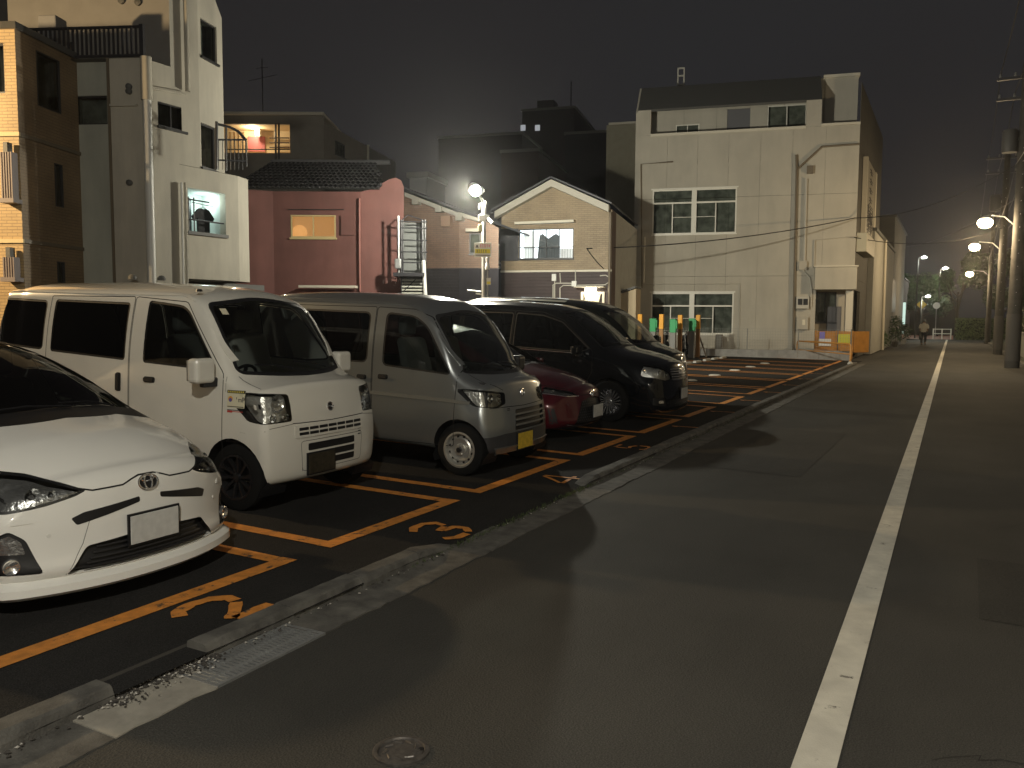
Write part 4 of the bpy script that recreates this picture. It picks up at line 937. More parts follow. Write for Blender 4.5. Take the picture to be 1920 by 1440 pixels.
# lower box (overhanging) with balcony opening; upper wall; small window
wl = (GR.px(296, 215)[0], GR.px(347, 215)[0], GR.px(320, 241)[1], GR.px(320, 196)[1])
wall(GR, 0, g345, 0, zter, [wl], m_wh, gr2)
wall(GR, g345, g_e, zbase, zbt, [lb], m_wh, gr2, reveal=.18)
dro = (GR.px(376, 260)[0], GR.px(405, 260)[0], zbt+.02, GR.px(390, 235)[1])
window(GR, wl, gr2, dkalu, pane_dark, 2, .03, depth=.08)
obj('soffit', MB().add([GR.pt(g345, zbase, 0), GR.pt(g_e, zbase, 0), GR.pt(g_e, zbase, -4), GR.pt(g345, zbase, -4)], [(0, 1, 2, 3)]), m_wh, gr2, fixn=False)
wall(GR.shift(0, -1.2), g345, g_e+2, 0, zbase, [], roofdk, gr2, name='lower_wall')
GC = GR.turn(g_e, R(18)); gc1 = GC.px(466, 400)[0]
wall(GC, 0, gc1, zbase, zbt-.0, [], m_wh, gr2); GB = Fr(GC.pt(gc1, 0)[:2], (-.97, .24)); wall(GB, 0, 4, zbase, zbt, [], m_wh, gr2, name='end_wall')
b_ = MB(); b_.add([GR.pt(g345-.1, zbt, .03), GR.pt(g_e, zbt, .03), GC.pt(gc1+.03, zbt, .03), GB.pt(4, zbt, 0), GR.pt(g345-.1, zbt, -4)], [(0, 1, 2, 3, 4)]); obj('box_roof', b_, roofdk, gr2, fixn=False)
# laundry balcony: bright interior, sliding door, rails, hanging shirt
lbi = empty('laundry_balcony', GR.pt(lb[0], lb[2])-worldm(gr2).translation); lbi.parent = gr2
m_in = mat('balcony_white', (.55, .60, .57), .8)
D = -.75
vs = [GR.pt(lb[0], lb[2], -.18), GR.pt(lb[1], lb[2], -.18), GR.pt(lb[1], lb[3], -.18), GR.pt(lb[0], lb[3], -.18), GR.pt(lb[0], lb[2], D), GR.pt(lb[1], lb[2], D), GR.pt(lb[1], lb[3], D), GR.pt(lb[0], lb[3], D)]
obj('balcony_walls', MB().add(vs, [(4, 5, 6, 7), (0, 1, 5, 4), (1, 2, 6, 5), (2, 3, 7, 6), (3, 0, 4, 7)]), m_in, lbi, fixn=False)
w_ = lb[1]-lb[0]
b_ = MB(); fbox(b_, GR, lb[0]+.02, lb[0]+w_*.58, lb[2]+.02, lb[2]+(lb[3]-lb[2])*.86, D+.02, D+.04); obj('lit_door_glass', b_, emis('lit_door', (.80, 1.0, .98), .95), lbi)
for f_ in (0, .3, .58): b_ = MB(); fbox(b_, GR, lb[0]+.0+w_*f_, lb[0]+w_*f_+.06, lb[2]+.02, lb[2]+(lb[3]-lb[2])*.88, D+.041, D+.09); obj('door_frame', b_, dkalu, lbi)
b_ = MB(); fbox(b_, GR, lb[0], lb[0]+w_*.6, lb[2]+(lb[3]-lb[2])*.86, lb[2]+(lb[3]-lb[2])*.9, D+.041, D+.09); obj('door_frame', b_, dkalu, lbi)
b_ = MB(); fbox(b_, GR, lb[0]+.1, lb[0]+w_*.26, lb[2]+(lb[3]-lb[2])*.34, lb[2]+(lb[3]-lb[2])*.84, D+.1, D+.12); obj('dark_curtain', b_, MATS['dark_curtain'], lbi)
for zf in (.30, .78): bar('rail', GR, [(346, GR and 400), (424, 400)], .0001, dkalu, lbi) if False else None
for f_ in (.28, .74):
    zz = lb[2]+(lb[3]-lb[2])*f_; obj('rail', MB().tube([GR.pt(lb[0]-.12, zz, -.05), GR.pt(lb[1]-(.02 if f_ < .5 else w_*.4), zz, -.05)], .018, 6), steel_dk, lbi)
for f_ in (.06, .2): obj('rail_post', MB().tube([GR.pt(lb[0]+w_*f_, lb[2], -.06), GR.pt(lb[0]+w_*f_, lb[2]+(lb[3]-lb[2])*.8, -.06)], .014, 6), steel_dk, lbi)
b_ = MB(); fbox(b_, GR, lb[0]-.05, lb[1]+.03, lb[2]-.07, lb[2], -.18, .05); obj('balcony_sill', b_, roofdk, lbi)
pl = bpy.data.lights.new('balcony_ceiling_light', 'POINT'); pl.energy = 9; pl.color = (.8, 1, .95); pl.shadow_soft_size = .1
po = bpy.data.objects.new('balcony_ceiling_light', pl); COL.objects.link(po); po.parent = lbi; po.location = worldm(lbi).inverted() @ GR.pt(lb[0]+w_*.80, lb[3]-.2, -.4)
# hanging shirt on a hanger
sx = lb[0]+w_*.66; sz = lb[2]+(lb[3]-lb[2])*.55
shr = empty('hanging_shirt', GR.pt(sx, sz, -.5), label='dark short-sleeved shirt hanging on the lit balcony of the white building', cat='shirt')
poly = [(-.17, -.62), (.17, -.62), (.18, -.15), (.27, -.25), (.33, -.15), (.16, .04), (.05, .07), (0, .04), (-.05, .07), (-.16, .04), (-.33, -.15), (-.27, -.25), (-.18, -.15)]
poly = [(a*.9, c*.9) for a, c in poly]
obj('cloth', MB().prism(poly, lambda a, c, d: GR.pt(sx+a, sz+c, -.32+d*(1+.4*math.sin(a*20))), -.03, .03), mat('dark_cloth', (.02, .02, .022), .9, bump=.4, bscale=20), shr, smooth=False)
obj('hanger', MB().tube([GR.pt(sx-.16, sz+.03, -.32), GR.pt(sx, sz+.10, -.32), GR.pt(sx+.16, sz+.03, -.32)], .008, 5), galv, shr)
obj('laundry_pole', MB().tube([GR.pt(sx-.3, sz+.17, -.32), GR.pt(sx+.3, sz+.14, -.32)], .012, 6), galv, lbi)
obj('hook', MB().tube([GR.pt(sx, sz+.10, -.32), GR.pt(sx, sz+.18, -.32)], .006, 5), galv, shr)
# downpipes on the white building
obj('downpipe', MB().tube([GR.pt(0, 0, .10), GR.pt(0, GR.px(272, 190)[1], .10)], .085, 12), steel_white, gr2, smooth=True)
obj('downpipe', MB().tube([GR.pt(.0, GR.px(272, 190)[1], .10), GR.pt(0, GR.px(272, 110)[1], .10)], .11, 12), m_wh, gr2, smooth=True)
for px_, r_ in ((334, .022), (341, .03)):
    obj('downpipe', MB().tube([GR.pt(GR.px(px_, 430)[0], 0, .1), GR.pt(*GR.px(px_, 343), .1)], r_, 10), steel_white if px_ == 334 else m_wh, gr2, smooth=True)
obj('downpipe', MB().tube([GR.pt(GR.px(344, 100)[0], GR.px(344, 172)[1], .1), GR.pt(GR.px(344, 100)[0], GR.px(342, 0)[1]+3, .1)], .05, 10), m_wh, gr2, smooth=True)
bar('wall_ridge', GR, [(277, 163), (347, 176)], .035, m_wh, gr2, .05)
# tower above
GT = GR.shift(0, -.0); t318 = GR.px(318, 60)[0]; ztow = GR.px(400, 20)[1]+1.2
wall(GR, g345, g375+.02, zbt+.001, ztow, [], m_wh, gr2, name='tower_wall')
wall(GR, t318, g345, zter+.001, ztow, [], m_wh, gr2, name='tower_wall')
G4 = GR.turn(g375, R(16.8)); g418 = G4.px(418, 150)[0]
tw_ = (G4.px(376, 60)[0], G4.px(406, 60)[0], G4.px(391, 112)[1], G4.px(391, 42)[1]); dw_ = (G4.px(377, 260)[0], G4.px(405, 260)[0], zbt+.05, G4.px(391, 235)[1])
wall(G4, 0, g418, zbt+.001, ztow-1.2, [tw_, dw_], m_wh, gr2, name='tower_wall')
window(G4, tw_, gr2, dkalu, pane_dark, 1, .03); window(G4, dw_, gr2, dkalu, pane_dark, 1, .04)
b_ = MB(); b_.add([G4.pt(0, ztow-1.2), G4.pt(g418, ztow-1.2), G4.pt(g418-.0, ztow-1.15), G4.pt(0, ztow)], [(0, 1, 2, 3)]); obj('tower_wall', b_, m_wh, gr2, fixn=False)
G5 = G4.turn(g418, R(60)); wall(G5, 0, 5, zbt, ztow-1.2, [], m_wh, gr2, name='tower_back_wall')
# black curved railing of the tower balcony
P_ = lambda px, py, d=.5: GR.pt(*GR.px(px, py, d), d)
rlg = empty('balcony_railing', P_(420, 320)-worldm(gr2).translation); rlg.parent = gr2
for pts, r_ in (([(405, 232), (430, 238), (446, 246), (461, 262)], .03), ([(405, 262), (461, 262)], .02), ([(405, 300), (462, 302)], .02), ([(461, 262), (462, 312)], .02), ([(424, 236), (424, 320)], .02), ([(406, 228), (406, 318)], .03)):
    obj('rail', MB().tube([P_(*p, .9) for p in pts], r_, 6), steel_dk, rlg)
for k in range(7): obj('baluster', MB().tube([P_(410+k*7.5, 262, .9), P_(410+k*7.5, 318, .9)], .008, 4), steel_dk, rlg)
# front-facing wing
cf, sf = math.cos(R(22.7)), math.sin(R(22.7))
GF = Fr(GR.pt(0, 0)[:2], (cf, sf)); gpil = GF.px(206, 300)[0]; g150 = GF.px(150, 300)[0]
zt1 = GF.px(250, 110)[1]
wall(GF, gpil, 0, 0, zter, [], m_wh, gr2, name='front_wall')
GF2 = GF.shift(0, -.22); wv = rect(GF2, (149, 180), (202, 233)); wv = (wv[0]-.1, wv[1], wv[2], wv[3]); zdk = GF2.px(180, 512)[1]
wall(GF2, g150-3, gpil+.02, 0, zter, [wv], m_wh2, gr2, name='front_wall'); window(GF2, wv, gr2, dkalu, pane_dark, 1, .03, sill=False)
b_ = MB(); fbox(b_, GF, gpil, gpil+.05, 0, zter, -.22, .03); obj('pilaster_edge', b_, brownpipe, gr2)
b_ = MB(); fbox(b_, GF, gpil+.06, -.12, GF.px(230, 200)[1], GF.px(230, 196)[1], .0, .06); obj('wall_ridge', b_, m_wh, gr2)
for px_, py_ in ((243, 163), (243, 172), (244, 343)):
    u_, z_ = GF.px(px_, py_); obj('vent_cap', MB().lathe([(.06, 0), (.06, .06), (.0005, .08)], Matrix.Translation(GF.pt(u_, z_, 0)) @ Matrix(((GF.u.x, 0, GF.n.x), (GF.u.y, 0, GF.n.y), (0, 1, 0))).to_4x4(), 12), roofdk, gr2)
for px_, py_ in ((248, 519), (303, 521)):
    u_, z_ = GR.px(px_, py_, .1); obj('vent_cap', MB().lathe([(.08, 0), (.08, .05), (.05, .09), (.0005, .10)], Matrix.Translation(GR.pt(u_, z_-.05, .1)), 12), roofdk, gr2)
# terrace floor edge, railing, back wall
b_ = MB(); b_.add([GF2.pt(g150-3, zter, .25), GF.pt(0, zter, .03), GR.pt(t318, zter, .02), GR.pt(t318, zter, -4), GF.pt(-8, zter, -4)], [(0, 1, 2, 3, 4)]); obj('terrace_floor', b_, roofdk, gr2, fixn=False)
zrl = GF.px(180, 52, -.1)[1]
rt = empty('terrace_railing', GF.pt(gpil, zter)-worldm(gr2).translation); rt.parent = gr2
gH = GF.px(60, 60)[0]; gE = GF.px(265, 60, -.1)[0]
obj('top_rail', MB().tube([GF.pt(gH-2, zrl, -.1), GF.pt(gE, zrl, -.1), GR.pt(t318-.3, zrl, -.5)], .03, 6), steel_dk, rt)
obj('bottom_rail', MB().tube([GF.pt(gH-2, zter+.08, -.1), GF.pt(gE, zter+.08, -.1)], .03, 6), steel_dk, rt)
u_ = gH-1.5; k = 0
while u_ < gE: b_ = MB(); fbox(b_, GF, u_, u_+.035, zter+.1, zrl-.02, -.115, -.085); obj('baluster', b_, steel_dk, rt); u_ += .095
b_ = MB(); fbox(b_, GF, gE-.03, gE+.05, zter+.02, zrl+.04, -.16, -.06); obj('rail_post', b_, steel_dk, rt)
Gb = GF.shift(0, -3.2); ge2 = Gb.px(345, 60)[0]; m_dkw = mat('dim_rear_wall', (.27, .26, .24), .9, var=.06)
wall(Gb, -14, ge2, zter, ztow+3, [], m_dkw, gr2, name='rear_wall')
for px_, py_ in ((229, 2), (260, 5)):
    u_, z_ = Gb.px(px_, py_); obj('vent_cap', MB().lathe([(.08, 0), (.08, .06), (.0005, .08)], Matrix.Translation(Gb.pt(u_, z_, 0)) @ Matrix(((GF.u.x, 0, GF.n.x), (GF.u.y, 0, GF.n.y), (0, 1, 0))).to_4x4(), 12), roofdk, gr2)
e_ = rect(GF, (52, 18), (88, 50), -.6); b_ = MB(); fbox(b_, GF, e_[0], e_[1], zter, e_[3], -1.3, -.9); obj('air_conditioner', b_, mat('grey_unit', (.2, .2, .2), .6), gr2, bevel=.03)

# H
pH = GF2.pt(*GF2.px(150, 300)[:1], 0); HS_dir = Vector((-sf, cf))
# corner at px 37 on the line through pH with direction HS_dir
d = ray(37, 300); den = d.x*HS_dir.y-d.y*HS_dir.x; t = (pH.x*HS_dir.y-pH.y*HS_dir.x)/den; cH = Vector((d.x*t, d.y*t))
HS = Fr(cH, HS_dir); HF = Fr(cH, (cf, sf)); Lh = (Vector((pH.x, pH.y))-cH).length
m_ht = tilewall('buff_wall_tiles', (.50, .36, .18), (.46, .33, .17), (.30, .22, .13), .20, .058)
m_hs = mat('shaded_side_plain', (.25, .17, .09), .8)
hr2 = empty('tan_tiled_building', (cH.x, cH.y, 0), label='tan tiled building at the far left with brightly lit corner', cat='building')
zH = HF.px(20, 54)[1]
hwin = (HF.px(-40, 100)[0], HF.px(7, 100)[0], HF.px(5, 175)[1], HF.px(5, 80)[1])
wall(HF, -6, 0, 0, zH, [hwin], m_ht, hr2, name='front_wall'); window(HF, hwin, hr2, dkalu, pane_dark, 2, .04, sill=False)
h_a = (HS.px(69, 150)[0], HS.px(112, 150)[0], HS.px(90, 205)[1], HS.px(90, 105)[1]); h_b = (HS.px(103, 350)[0], HS.px(118, 350)[0], HS.px(110, 388)[1], HS.px(110, 308)[1]); h_c = (HS.px(107, 500)[0], HS.px(121, 500)[0], HS.px(114, 530)[1], HS.px(114, 491)[1])
m_hs2 = tilewall('shaded_side_wall_tiles', (.26, .185, .105), (.24, .17, .10), (.19, .135, .08), .20, .058)  # darker copy of the front tiles, shade of this side painted in
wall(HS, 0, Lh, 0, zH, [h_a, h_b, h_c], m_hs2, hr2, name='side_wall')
for h in (h_a, h_b, h_c): window(HS, h, hr2, dkalu, pane_dark, 1, .025, depth=.05, sill=False)
for zz in (HF.px(20, 252)[1], HF.px(20, 452)[1]):
    b_ = MB(); fbox(b_, HF, -6, .03, zz-.035, zz+.035, .0, .035); obj('string_course', b_, mat('cream_course', (.6, .5, .3), .7), hr2)
    b_ = MB(); fbox(b_, HS, .0, Lh, zz-.035, zz+.035, .0, .03); obj('string_course', b_, brownpipe, hr2)
b_ = MB(); fbox(b_, HF, -6, .05, zH, zH+.12, -.25, .05); fbox(b_, HS, -.05, Lh, zH+.001, zH+.121, -.25, .05); obj('parapet_cap', b_, roofdk, hr2)
# two finned grey lanterns / vents on the bright corner
for (a, b__, c__, d__) in ((0, 27, 285, 372), (5, 30, 482, 520)):
    e_ = rect(HF, (a, c__), (b__, d__), .2); r_ = empty('balcony_fins', HF.pt(e_[0], e_[2], .2)-worldm(hr2).translation); r_.parent = hr2
    n_ = 5
    for k in range(n_):
        u_ = e_[0]+(e_[1]-e_[0])*k/n_; b_ = MB(); fbox(b_, HF, u_+.01, u_+(e_[1]-e_[0])/n_-.015, e_[2], e_[3], .05, .22); obj('fin', b_, mat('grey_violet_fin', (.22, .19, .19), .6), r_)
    b_ = MB(); fbox(b_, HF, e_[0]-.02, e_[1]+.02, e_[2]-.08, e_[2]-.001, .01, .26); obj('tray', b_, MATS['grey_violet_fin'], r_)
    b_ = MB(); fbox(b_, HF, e_[0]+.06, e_[1]-.1, e_[3]+.001, e_[3]+.18, .06, .2); obj('cap', b_, roofdk, r_)
b_ = MB(); b_.box(-.3, .3, -.3, .3, 0, .9, Matrix.Translation(HF.pt(-1.2, zH+.12, -.8))); obj('roof_unit', b_, roofdk, hr2)

# ---- J: buildings further along the left side of the road
def road_block(px0, px1, pyt, x, label, m, n=3):
    F = Fr((x, 0), (0, 1)); y0 = F.px(px0, 600)[0]; y1 = F.px(px1, 600)[0]; z = F.px(px0, pyt)[1]
    r_ = empty('roadside_building', (x, y0, 0), label=label, cat='building'); b_ = MB(); fbox(b_, F, y0, y1, 0, z, -7, 0); obj('wall', b_, m, r_)
    b_ = MB(); fbox(b_, F, y0-.1, y1+.1, z, z+.15, -7, .1); obj('roof', b_, roofdk, r_); return r_, F, y0, y1, z
m_j1 = mat('pale_grey_wall', (.36, .35, .31), .85, var=.06); m_j2 = mat('dim_grey_wall', (.17, .165, .15), .9, var=.06)
r_, F, y0, y1, z = road_block(1634, 1671, 425, -3.5, 'pale grey building next along the road beyond the works building', m_j1)
obj('downpipe', MB().tube([F.pt(F.px(1658, 500)[0], 0, .08), F.pt(*F.px(1658, 450), .08)], .07, 8), trimw, r_)
r_, F, y0, y1, z = road_block(1671, 1692, 392, -3.7, 'tall dark grey building beyond the pale grey roadside building', m_j2)
h = (F.px(1674, 500)[0], F.px(1681, 500)[0], 2.2, 4.4); b_ = MB(); fbox(b_, F, *h, .01, .04); obj('shutter', b_, mat('dark_shutter2', (.03, .03, .035), .6), r_)
r_, F, y0, y1, z = road_block(1692, 1722, 520, -4.4, 'low shop with a glowing greenish strip beside its door', mat('shop_wall', (.22, .21, .2), .85))
F2 = Fr(F.pt(y0, 0)[:2], (1, 0)); 
b_ = MB(); b_.box(-4.38, -4.1, y0-1.2, y0-1.1, .3, 3.4); obj('lit_strip', b_, emis('shop_glow', (.6, .9, .78), .8), r_)
b_ = MB(); b_.box(-4.38, -4.1, y0-1.2, y0-1.1, .02, .29); obj('lit_strip_base', b_, emis('shop_warm', (1, .5, .3), .8), r_)
# ------------------------------------------------------------------ cars: local x forward (nose at 0), y left, z up
def pchip(tab):
    xs = [p[0] for p in tab]; ys = [p[1] for p in tab]
    if xs[0] > xs[-1]: xs = xs[::-1]; ys = ys[::-1]
    n = len(xs); h = [xs[i+1]-xs[i] for i in range(n-1)]; d = [(ys[i+1]-ys[i])/h[i] for i in range(n-1)]
    m = [0]*n
    if n > 1: m[0] = d[0]; m[-1] = d[-1]
    for i in range(1, n-1):
        if d[i-1]*d[i] > 0:
            w1 = 2*h[i]+h[i-1]; w2 = h[i]+2*h[i-1]; m[i] = (w1+w2)/(w1/d[i-1]+w2/d[i])
    def f(x):
        if x <= xs[0]: return ys[0]
        if x >= xs[-1]: return ys[-1]
        lo = 0
        while x > xs[lo+1]: lo += 1
        t = (x-xs[lo])/h[lo]; a = h[lo]
        return (2*t**3-3*t*t+1)*ys[lo]+(t**3-2*t*t+t)*a*m[lo]+(-2*t**3+3*t*t)*ys[lo+1]+(t**3-t*t)*a*m[lo+1]
    return f
def rpoly(P, r=.04, n=4):
    out = []; k = len(P)
    rr = r if hasattr(r, '__len__') else [r]*k
    for i in range(k):
        p, a, b = Vector(P[i]), Vector(P[i-1]), Vector(P[(i+1) % k]); da, db = (a-p), (b-p); q = min(rr[i], da.length*.45, db.length*.45)
        s, e = p+da.normalized()*q, p+db.normalized()*q
        for j in range(n+1): t = j/n; out.append(tuple(s*(1-t)**2+p*2*t*(1-t)+e*t*t))
    return out
def offp(P, d):
    """grow (d>0) a polygon outwards"""
    k = len(P); ar = sum(P[i-1][0]*P[i][1]-P[i][0]*P[i-1][1] for i in range(k)); sg = 1 if ar > 0 else -1; out = []
    for i in range(k):
        p, a, b = Vector(P[i]), Vector(P[i-1]), Vector(P[(i+1) % k]); e1 = (p-a).normalized(); e2 = (b-p).normalized()
        n1 = Vector((e1.y, -e1.x))*sg; n2 = Vector((e2.y, -e2.x))*sg; m = (n1+n2); m = m/max(.35, m.dot(n1)) if m.length > 1e-6 else n1
        out.append(tuple(p+m*d))
    return out
def inpoly(x, y, P):
    c = False; k = len(P)
    for i in range(k):
        x1, y1 = P[i]; x2, y2 = P[i-1]
        if (y1 > y) != (y2 > y) and x < (x2-x1)*(y-y1)/(y2-y1)+x1: c = not c
    return c
AX = {'x': (0, (1, 2)), 'y': (1, (0, 2)), 'z': (2, (0, 1))}
class Car:
    def __init__(s, name, sp, loc, rz, label, cat, group, paint):
        s.root = empty(name, loc, rz, label, cat, group); s.paint = paint; s.sp = sp; s.shell(); s.parts = {}
    def shell(s):
        sp = s.sp; L = sp['L']; f = {k: pchip(sp[k]) for k in ('zt', 'gz', 'gw', 'bz', 'bw', 'mw', 'sz', 'sw')}; mz = sp.get('mz', .6); cp = sp.get('crown', 2.6)
        N = 56; sig = sp.get('round', .022)
        def section(x):
            zt, gz, gw, bz, bw, mw, sz, sw = (f[k](x) for k in ('zt', 'gz', 'gw', 'bz', 'bw', 'mw', 'sz', 'sw'))
            gz = min(gz, zt-.005); bz = min(bz, gz-.03)
            mzz = min(mz, bz-.05)
            P = [(0, sz), (sw*.5, sz), (sw-.04, sz), (sw, sz+.03)]
            for t in (.35, .7): P.append((sw+(mw-sw)*math.sin(t*math.pi/2), sz+.03+(mzz-sz-.03)*t))
            P.append((mw, mzz))
            for t in (.33, .66): P.append((mw+(bw-mw)*(t**1.7), mzz+(bz-mzz)*t))
            P.append((bw, bz))
            for t in (.25, .5, .75): P.append((bw+(gw-bw)*t+.014*math.sin(t*math.pi), bz+(gz-bz)*t))
            P.append((gw, gz))
            for t in (.06, .14, .25, .4, .6, .8, 1.0):
                y = gw*(1-t); P.append((y, gz+(zt-gz)*(1-(1-t)**cp)))
            # dense resample + smoothing
            D = []; seg = []
            tot = 0; cum = [0]
            for a, b in zip(P, P[1:]): tot += math.hypot(b[0]-a[0], b[1]-a[1]); cum.append(tot)
            M_ = 260; q = []; j = 0
            for i in range(M_+1):
                d = tot*i/M_
                while j < len(P)-2 and d > cum[j+1]: j += 1
                t = (d-cum[j])/max(1e-9, cum[j+1]-cum[j]); q.append((P[j][0]+(P[j+1][0]-P[j][0])*t, P[j][1]+(P[j+1][1]-P[j][1])*t))
            q = np.array(q); k = max(1, int(sig*2.2/(tot/M_))); ker = np.exp(-.5*(np.arange(-k, k+1)/(k/2.2))**2); ker /= ker.sum()
            pad = np.concatenate([np.stack([-q[k:0:-1, 0], q[k:0:-1, 1]], 1), q, np.stack([-q[-2:-k-2:-1, 0], q[-2:-k-2:-1, 1]], 1)])
            q = np.stack([np.convolve(pad[:, 0], ker, 'valid'), np.convolve(pad[:, 1], ker, 'valid')], 1)
            idx = np.linspace(0, M_, N+1).astype(int); q = q[idx]; q[0, 0] = 0; q[-1, 0] = 0
            full = [(y, z) for y, z in q]+[(-y, z) for y, z in q[-2:0:-1]]
            return full
        nose_lean = pchip(sp['lean']); kp, pp = sp.get('plan', (.12, 2.6)); Wm = max(v for _, v in sp['mw'])
        fade = sp.get('fade', 1.1); tlean = pchip(sp.get('tlean', [(.2, 0), (2, 0)]))
        def deform(x, y, z):
            w = max(0, min(1, 1+x/fade)); w = w*w*(3-2*w)
            dx = -kp*(min(1, abs(y)/Wm)**pp)*w + nose_lean(z)*max(0, 1+x/.5)**1.0*(1 if x > -.5 else 0)
            w2 = max(0, min(1, (-(L+x)+.5)/.5))
            dx += (.07*(min(1, abs(y)/Wm)**3)+tlean(z))*w2
            return (x+dx, y, z)
        rings = []
        def capring(x0, sgn, r, sec, k):
            th = k*math.pi/2/6; ins = r*(1-math.sin(th)) if False else r*(1-math.cos(th)); adv = r*math.sin(th)
            zs = [z for _, z in sec]; zc = (min(zs)+max(zs))/2; hz = (max(zs)-min(zs))/2; hw = max(y for y, _ in sec)
            fy = max(0, 1-ins/hw); fz = max(0, 1-ins/hz)
            return [(x0+sgn*adv, y*fy, zc+(z-zc)*fz) for y, z in sec]
        rN, rT = sp.get('rnose', .07), .05
        secN, secT = section(-rN), section(-L+rT)
        def interior(ring, fr):
            zs = [p[2] for p in ring]; zc = (min(zs)+max(zs))/2
            return [(p[0], p[1]*fr, zc+(p[2]-zc)*fr) for p in ring]
        # nose interior -> rounding -> body -> tail
        last = capring(-rN, 1, rN, secN, 6)
        for fr in (.04, .16, .28, .4, .52, .64, .76, .88): rings.append(interior(last, fr))
        for k in (6, 5, 4, 3, 2, 1): rings.append(capring(-rN, 1, rN, secN, k))
        xs = []; x = -rN
        while x > -L+rT+.02: xs.append(x); x -= .03 if x > -1.6 else .055
        for x in xs: rings.append([(x, y, z) for y, z in section(x)])
        for k in range(0, 7): rings.append(capring(-L+rT, -1, rT, secT, k))
        lastT = rings[-1]
        for fr in (.85, .6, .35, .05): rings.append(interior(lastT, fr))
        vs = [deform(*p) for r_ in rings for p in r_]; n = len(rings[0]); fs = []
        for i in range(len(rings)-1):
            for j in range(n): fs.append((i*n+j, (i+1)*n+j, (i+1)*n+(j+1) % n, i*n+(j+1) % n))
        fs.append(tuple(range(n))); fs.append(tuple((len(rings)-1)*n+j for j in range(n))[::-1])
        bm = bmesh.new(); V = [bm.verts.new(v) for v in vs]
        for f_ in fs:
            try: bm.faces.new([V[i] for i in f_])
            except ValueError: pass
        bmesh.ops.recalc_face_normals(bm, faces=bm.faces); bm.normal_update()
        s.bm = bm; tri = bm.copy(); bmesh.ops.triangulate(tri, faces=tri.faces); tri.normal_update(); tri.verts.ensure_lookup_table()
        s.rv = [v.co.copy() for v in tri.verts]; s.rn = [v.normal.copy() for v in tri.verts]; s.rf = [tuple(v.index for v in f_.verts) for f_ in tri.faces]
        s.bvh = BVHTree.FromPolygons(s.rv, s.rf); tri.free()
    def norm(s, p):
        loc, nn, i, d = s.bvh.find_nearest(p)
        a, b, c = s.rf[i]; A, B, C_ = s.rv[a], s.rv[b], s.rv[c]; v0, v1, v2 = B-A, C_-A, loc-A
        d00, d01, d11, d20, d21 = v0.dot(v0), v0.dot(v1), v1.dot(v1), v2.dot(v0), v2.dot(v1); den = d00*d11-d01*d01
        if abs(den) < 1e-14: return nn
        v = (d11*d20-d01*d21)/den; w = (d00*d21-d01*d20)/den
        return (s.rn[a]*(1-v-w)+s.rn[b]*v+s.rn[c]*w).normalized()
    def cut(s, bm, P, ax, sgn, nmin=.12):
        """split bm along polygon P seen along axis; return the faces inside"""
        i, (a, b) = AX[ax]; xs = [p[0] for p in P]; ys = [p[1] for p in P]; x0, x1, y0, y1 = min(xs), max(xs), min(ys), max(ys)
        bm.normal_update()
        def el(f):
            if f.normal[i]*sgn <= nmin: return False
            ca = [v.co[a] for v in f.verts]
            if min(ca) > x1 or max(ca) < x0: return False
            cb = [v.co[b] for v in f.verts]
            return not (min(cb) > y1 or max(cb) < y0)
        cand = [f for f in bm.faces if el(f)]
        k = len(P)
        for j in range(k):
            p, q = P[j], P[(j+1) % k]; dx, dy = q[0]-p[0], q[1]-p[1]; l = math.hypot(dx, dy)
            if l < 1e-6: continue
            no = Vector((0, 0, 0)); no[a] = dy/l; no[b] = -dx/l; co = Vector((0, 0, 0)); co[a] = p[0]; co[b] = p[1]
            mx0, mx1 = min(p[0], q[0])-.002, max(p[0], q[0])+.002; my0, my1 = min(p[1], q[1])-.002, max(p[1], q[1])+.002
            near = []; far = []
            for f in cand:
                ca = [v.co[a] for v in f.verts]; cb = [v.co[b] for v in f.verts]
                (far if (min(ca) > mx1 or max(ca) < mx0 or min(cb) > my1 or max(cb) < my0) else near).append(f)
            if not near: continue
            geom = set(near)
            for f in near: geom.update(f.edges); geom.update(f.verts)
            r = bmesh.ops.bisect_plane(bm, geom=list(geom), dist=1e-5, plane_co=co, plane_no=no)
            cand = far+[g for g in r['geom'] if isinstance(g, bmesh.types.BMFace)]
            cand = [f for f in set(cand) if f.is_valid]
        out = []
        for f in cand:
            c = f.calc_center_median()
            if inpoly(c[a], c[b], P): out.append(f)
        return out
    def pop(s, bm, faces):
        n = bmesh.new(); mp = {}
        for f in faces:
            vs = []
            for v in f.verts:
                if v not in mp: mp[v] = n.verts.new(v.co)
                vs.append(mp[v])
            try: n.faces.new(vs)
            except ValueError: pass
        bmesh.ops.delete(bm, geom=faces, context='FACES'); n.normal_update(); return n
    def emit(s, name, bm, m, push=0., parent=None, free=True, solid=0., smoothn=True, kind=None):
        if len(bm.faces) == 0: return None
        me = bpy.data.meshes.new(name); nn = [s.norm(v.co) for v in bm.verts]
        bmc = bm.copy()
        if push:
            for v, n_ in zip(bmc.verts, nn): v.co += n_*push
        bmc.to_mesh(me); bmc.free()
        if free: bm.free()
        me.polygons.foreach_set('use_smooth', [True]*len(me.polygons))
        if smoothn: me.normals_split_custom_set_from_vertices([tuple(n_) for n_ in nn])
        o = link(name, me, m, parent or s.root)
        if solid:
            md = o.modifiers.new('solid', 'SOLIDIFY'); md.thickness = solid; md.offset = -1
        if kind: o['kind'] = kind
        return o
    def region(s, name, P, ax, sgn, m, push=0., bm=None, parent=None, nmin=.12, solid=0.):
        bm = bm or s.bm; f = s.cut(bm, P, ax, sgn, nmin)
        if not f: return None
        return s.emit(name, s.pop(bm, f), m, push, parent, solid=solid)
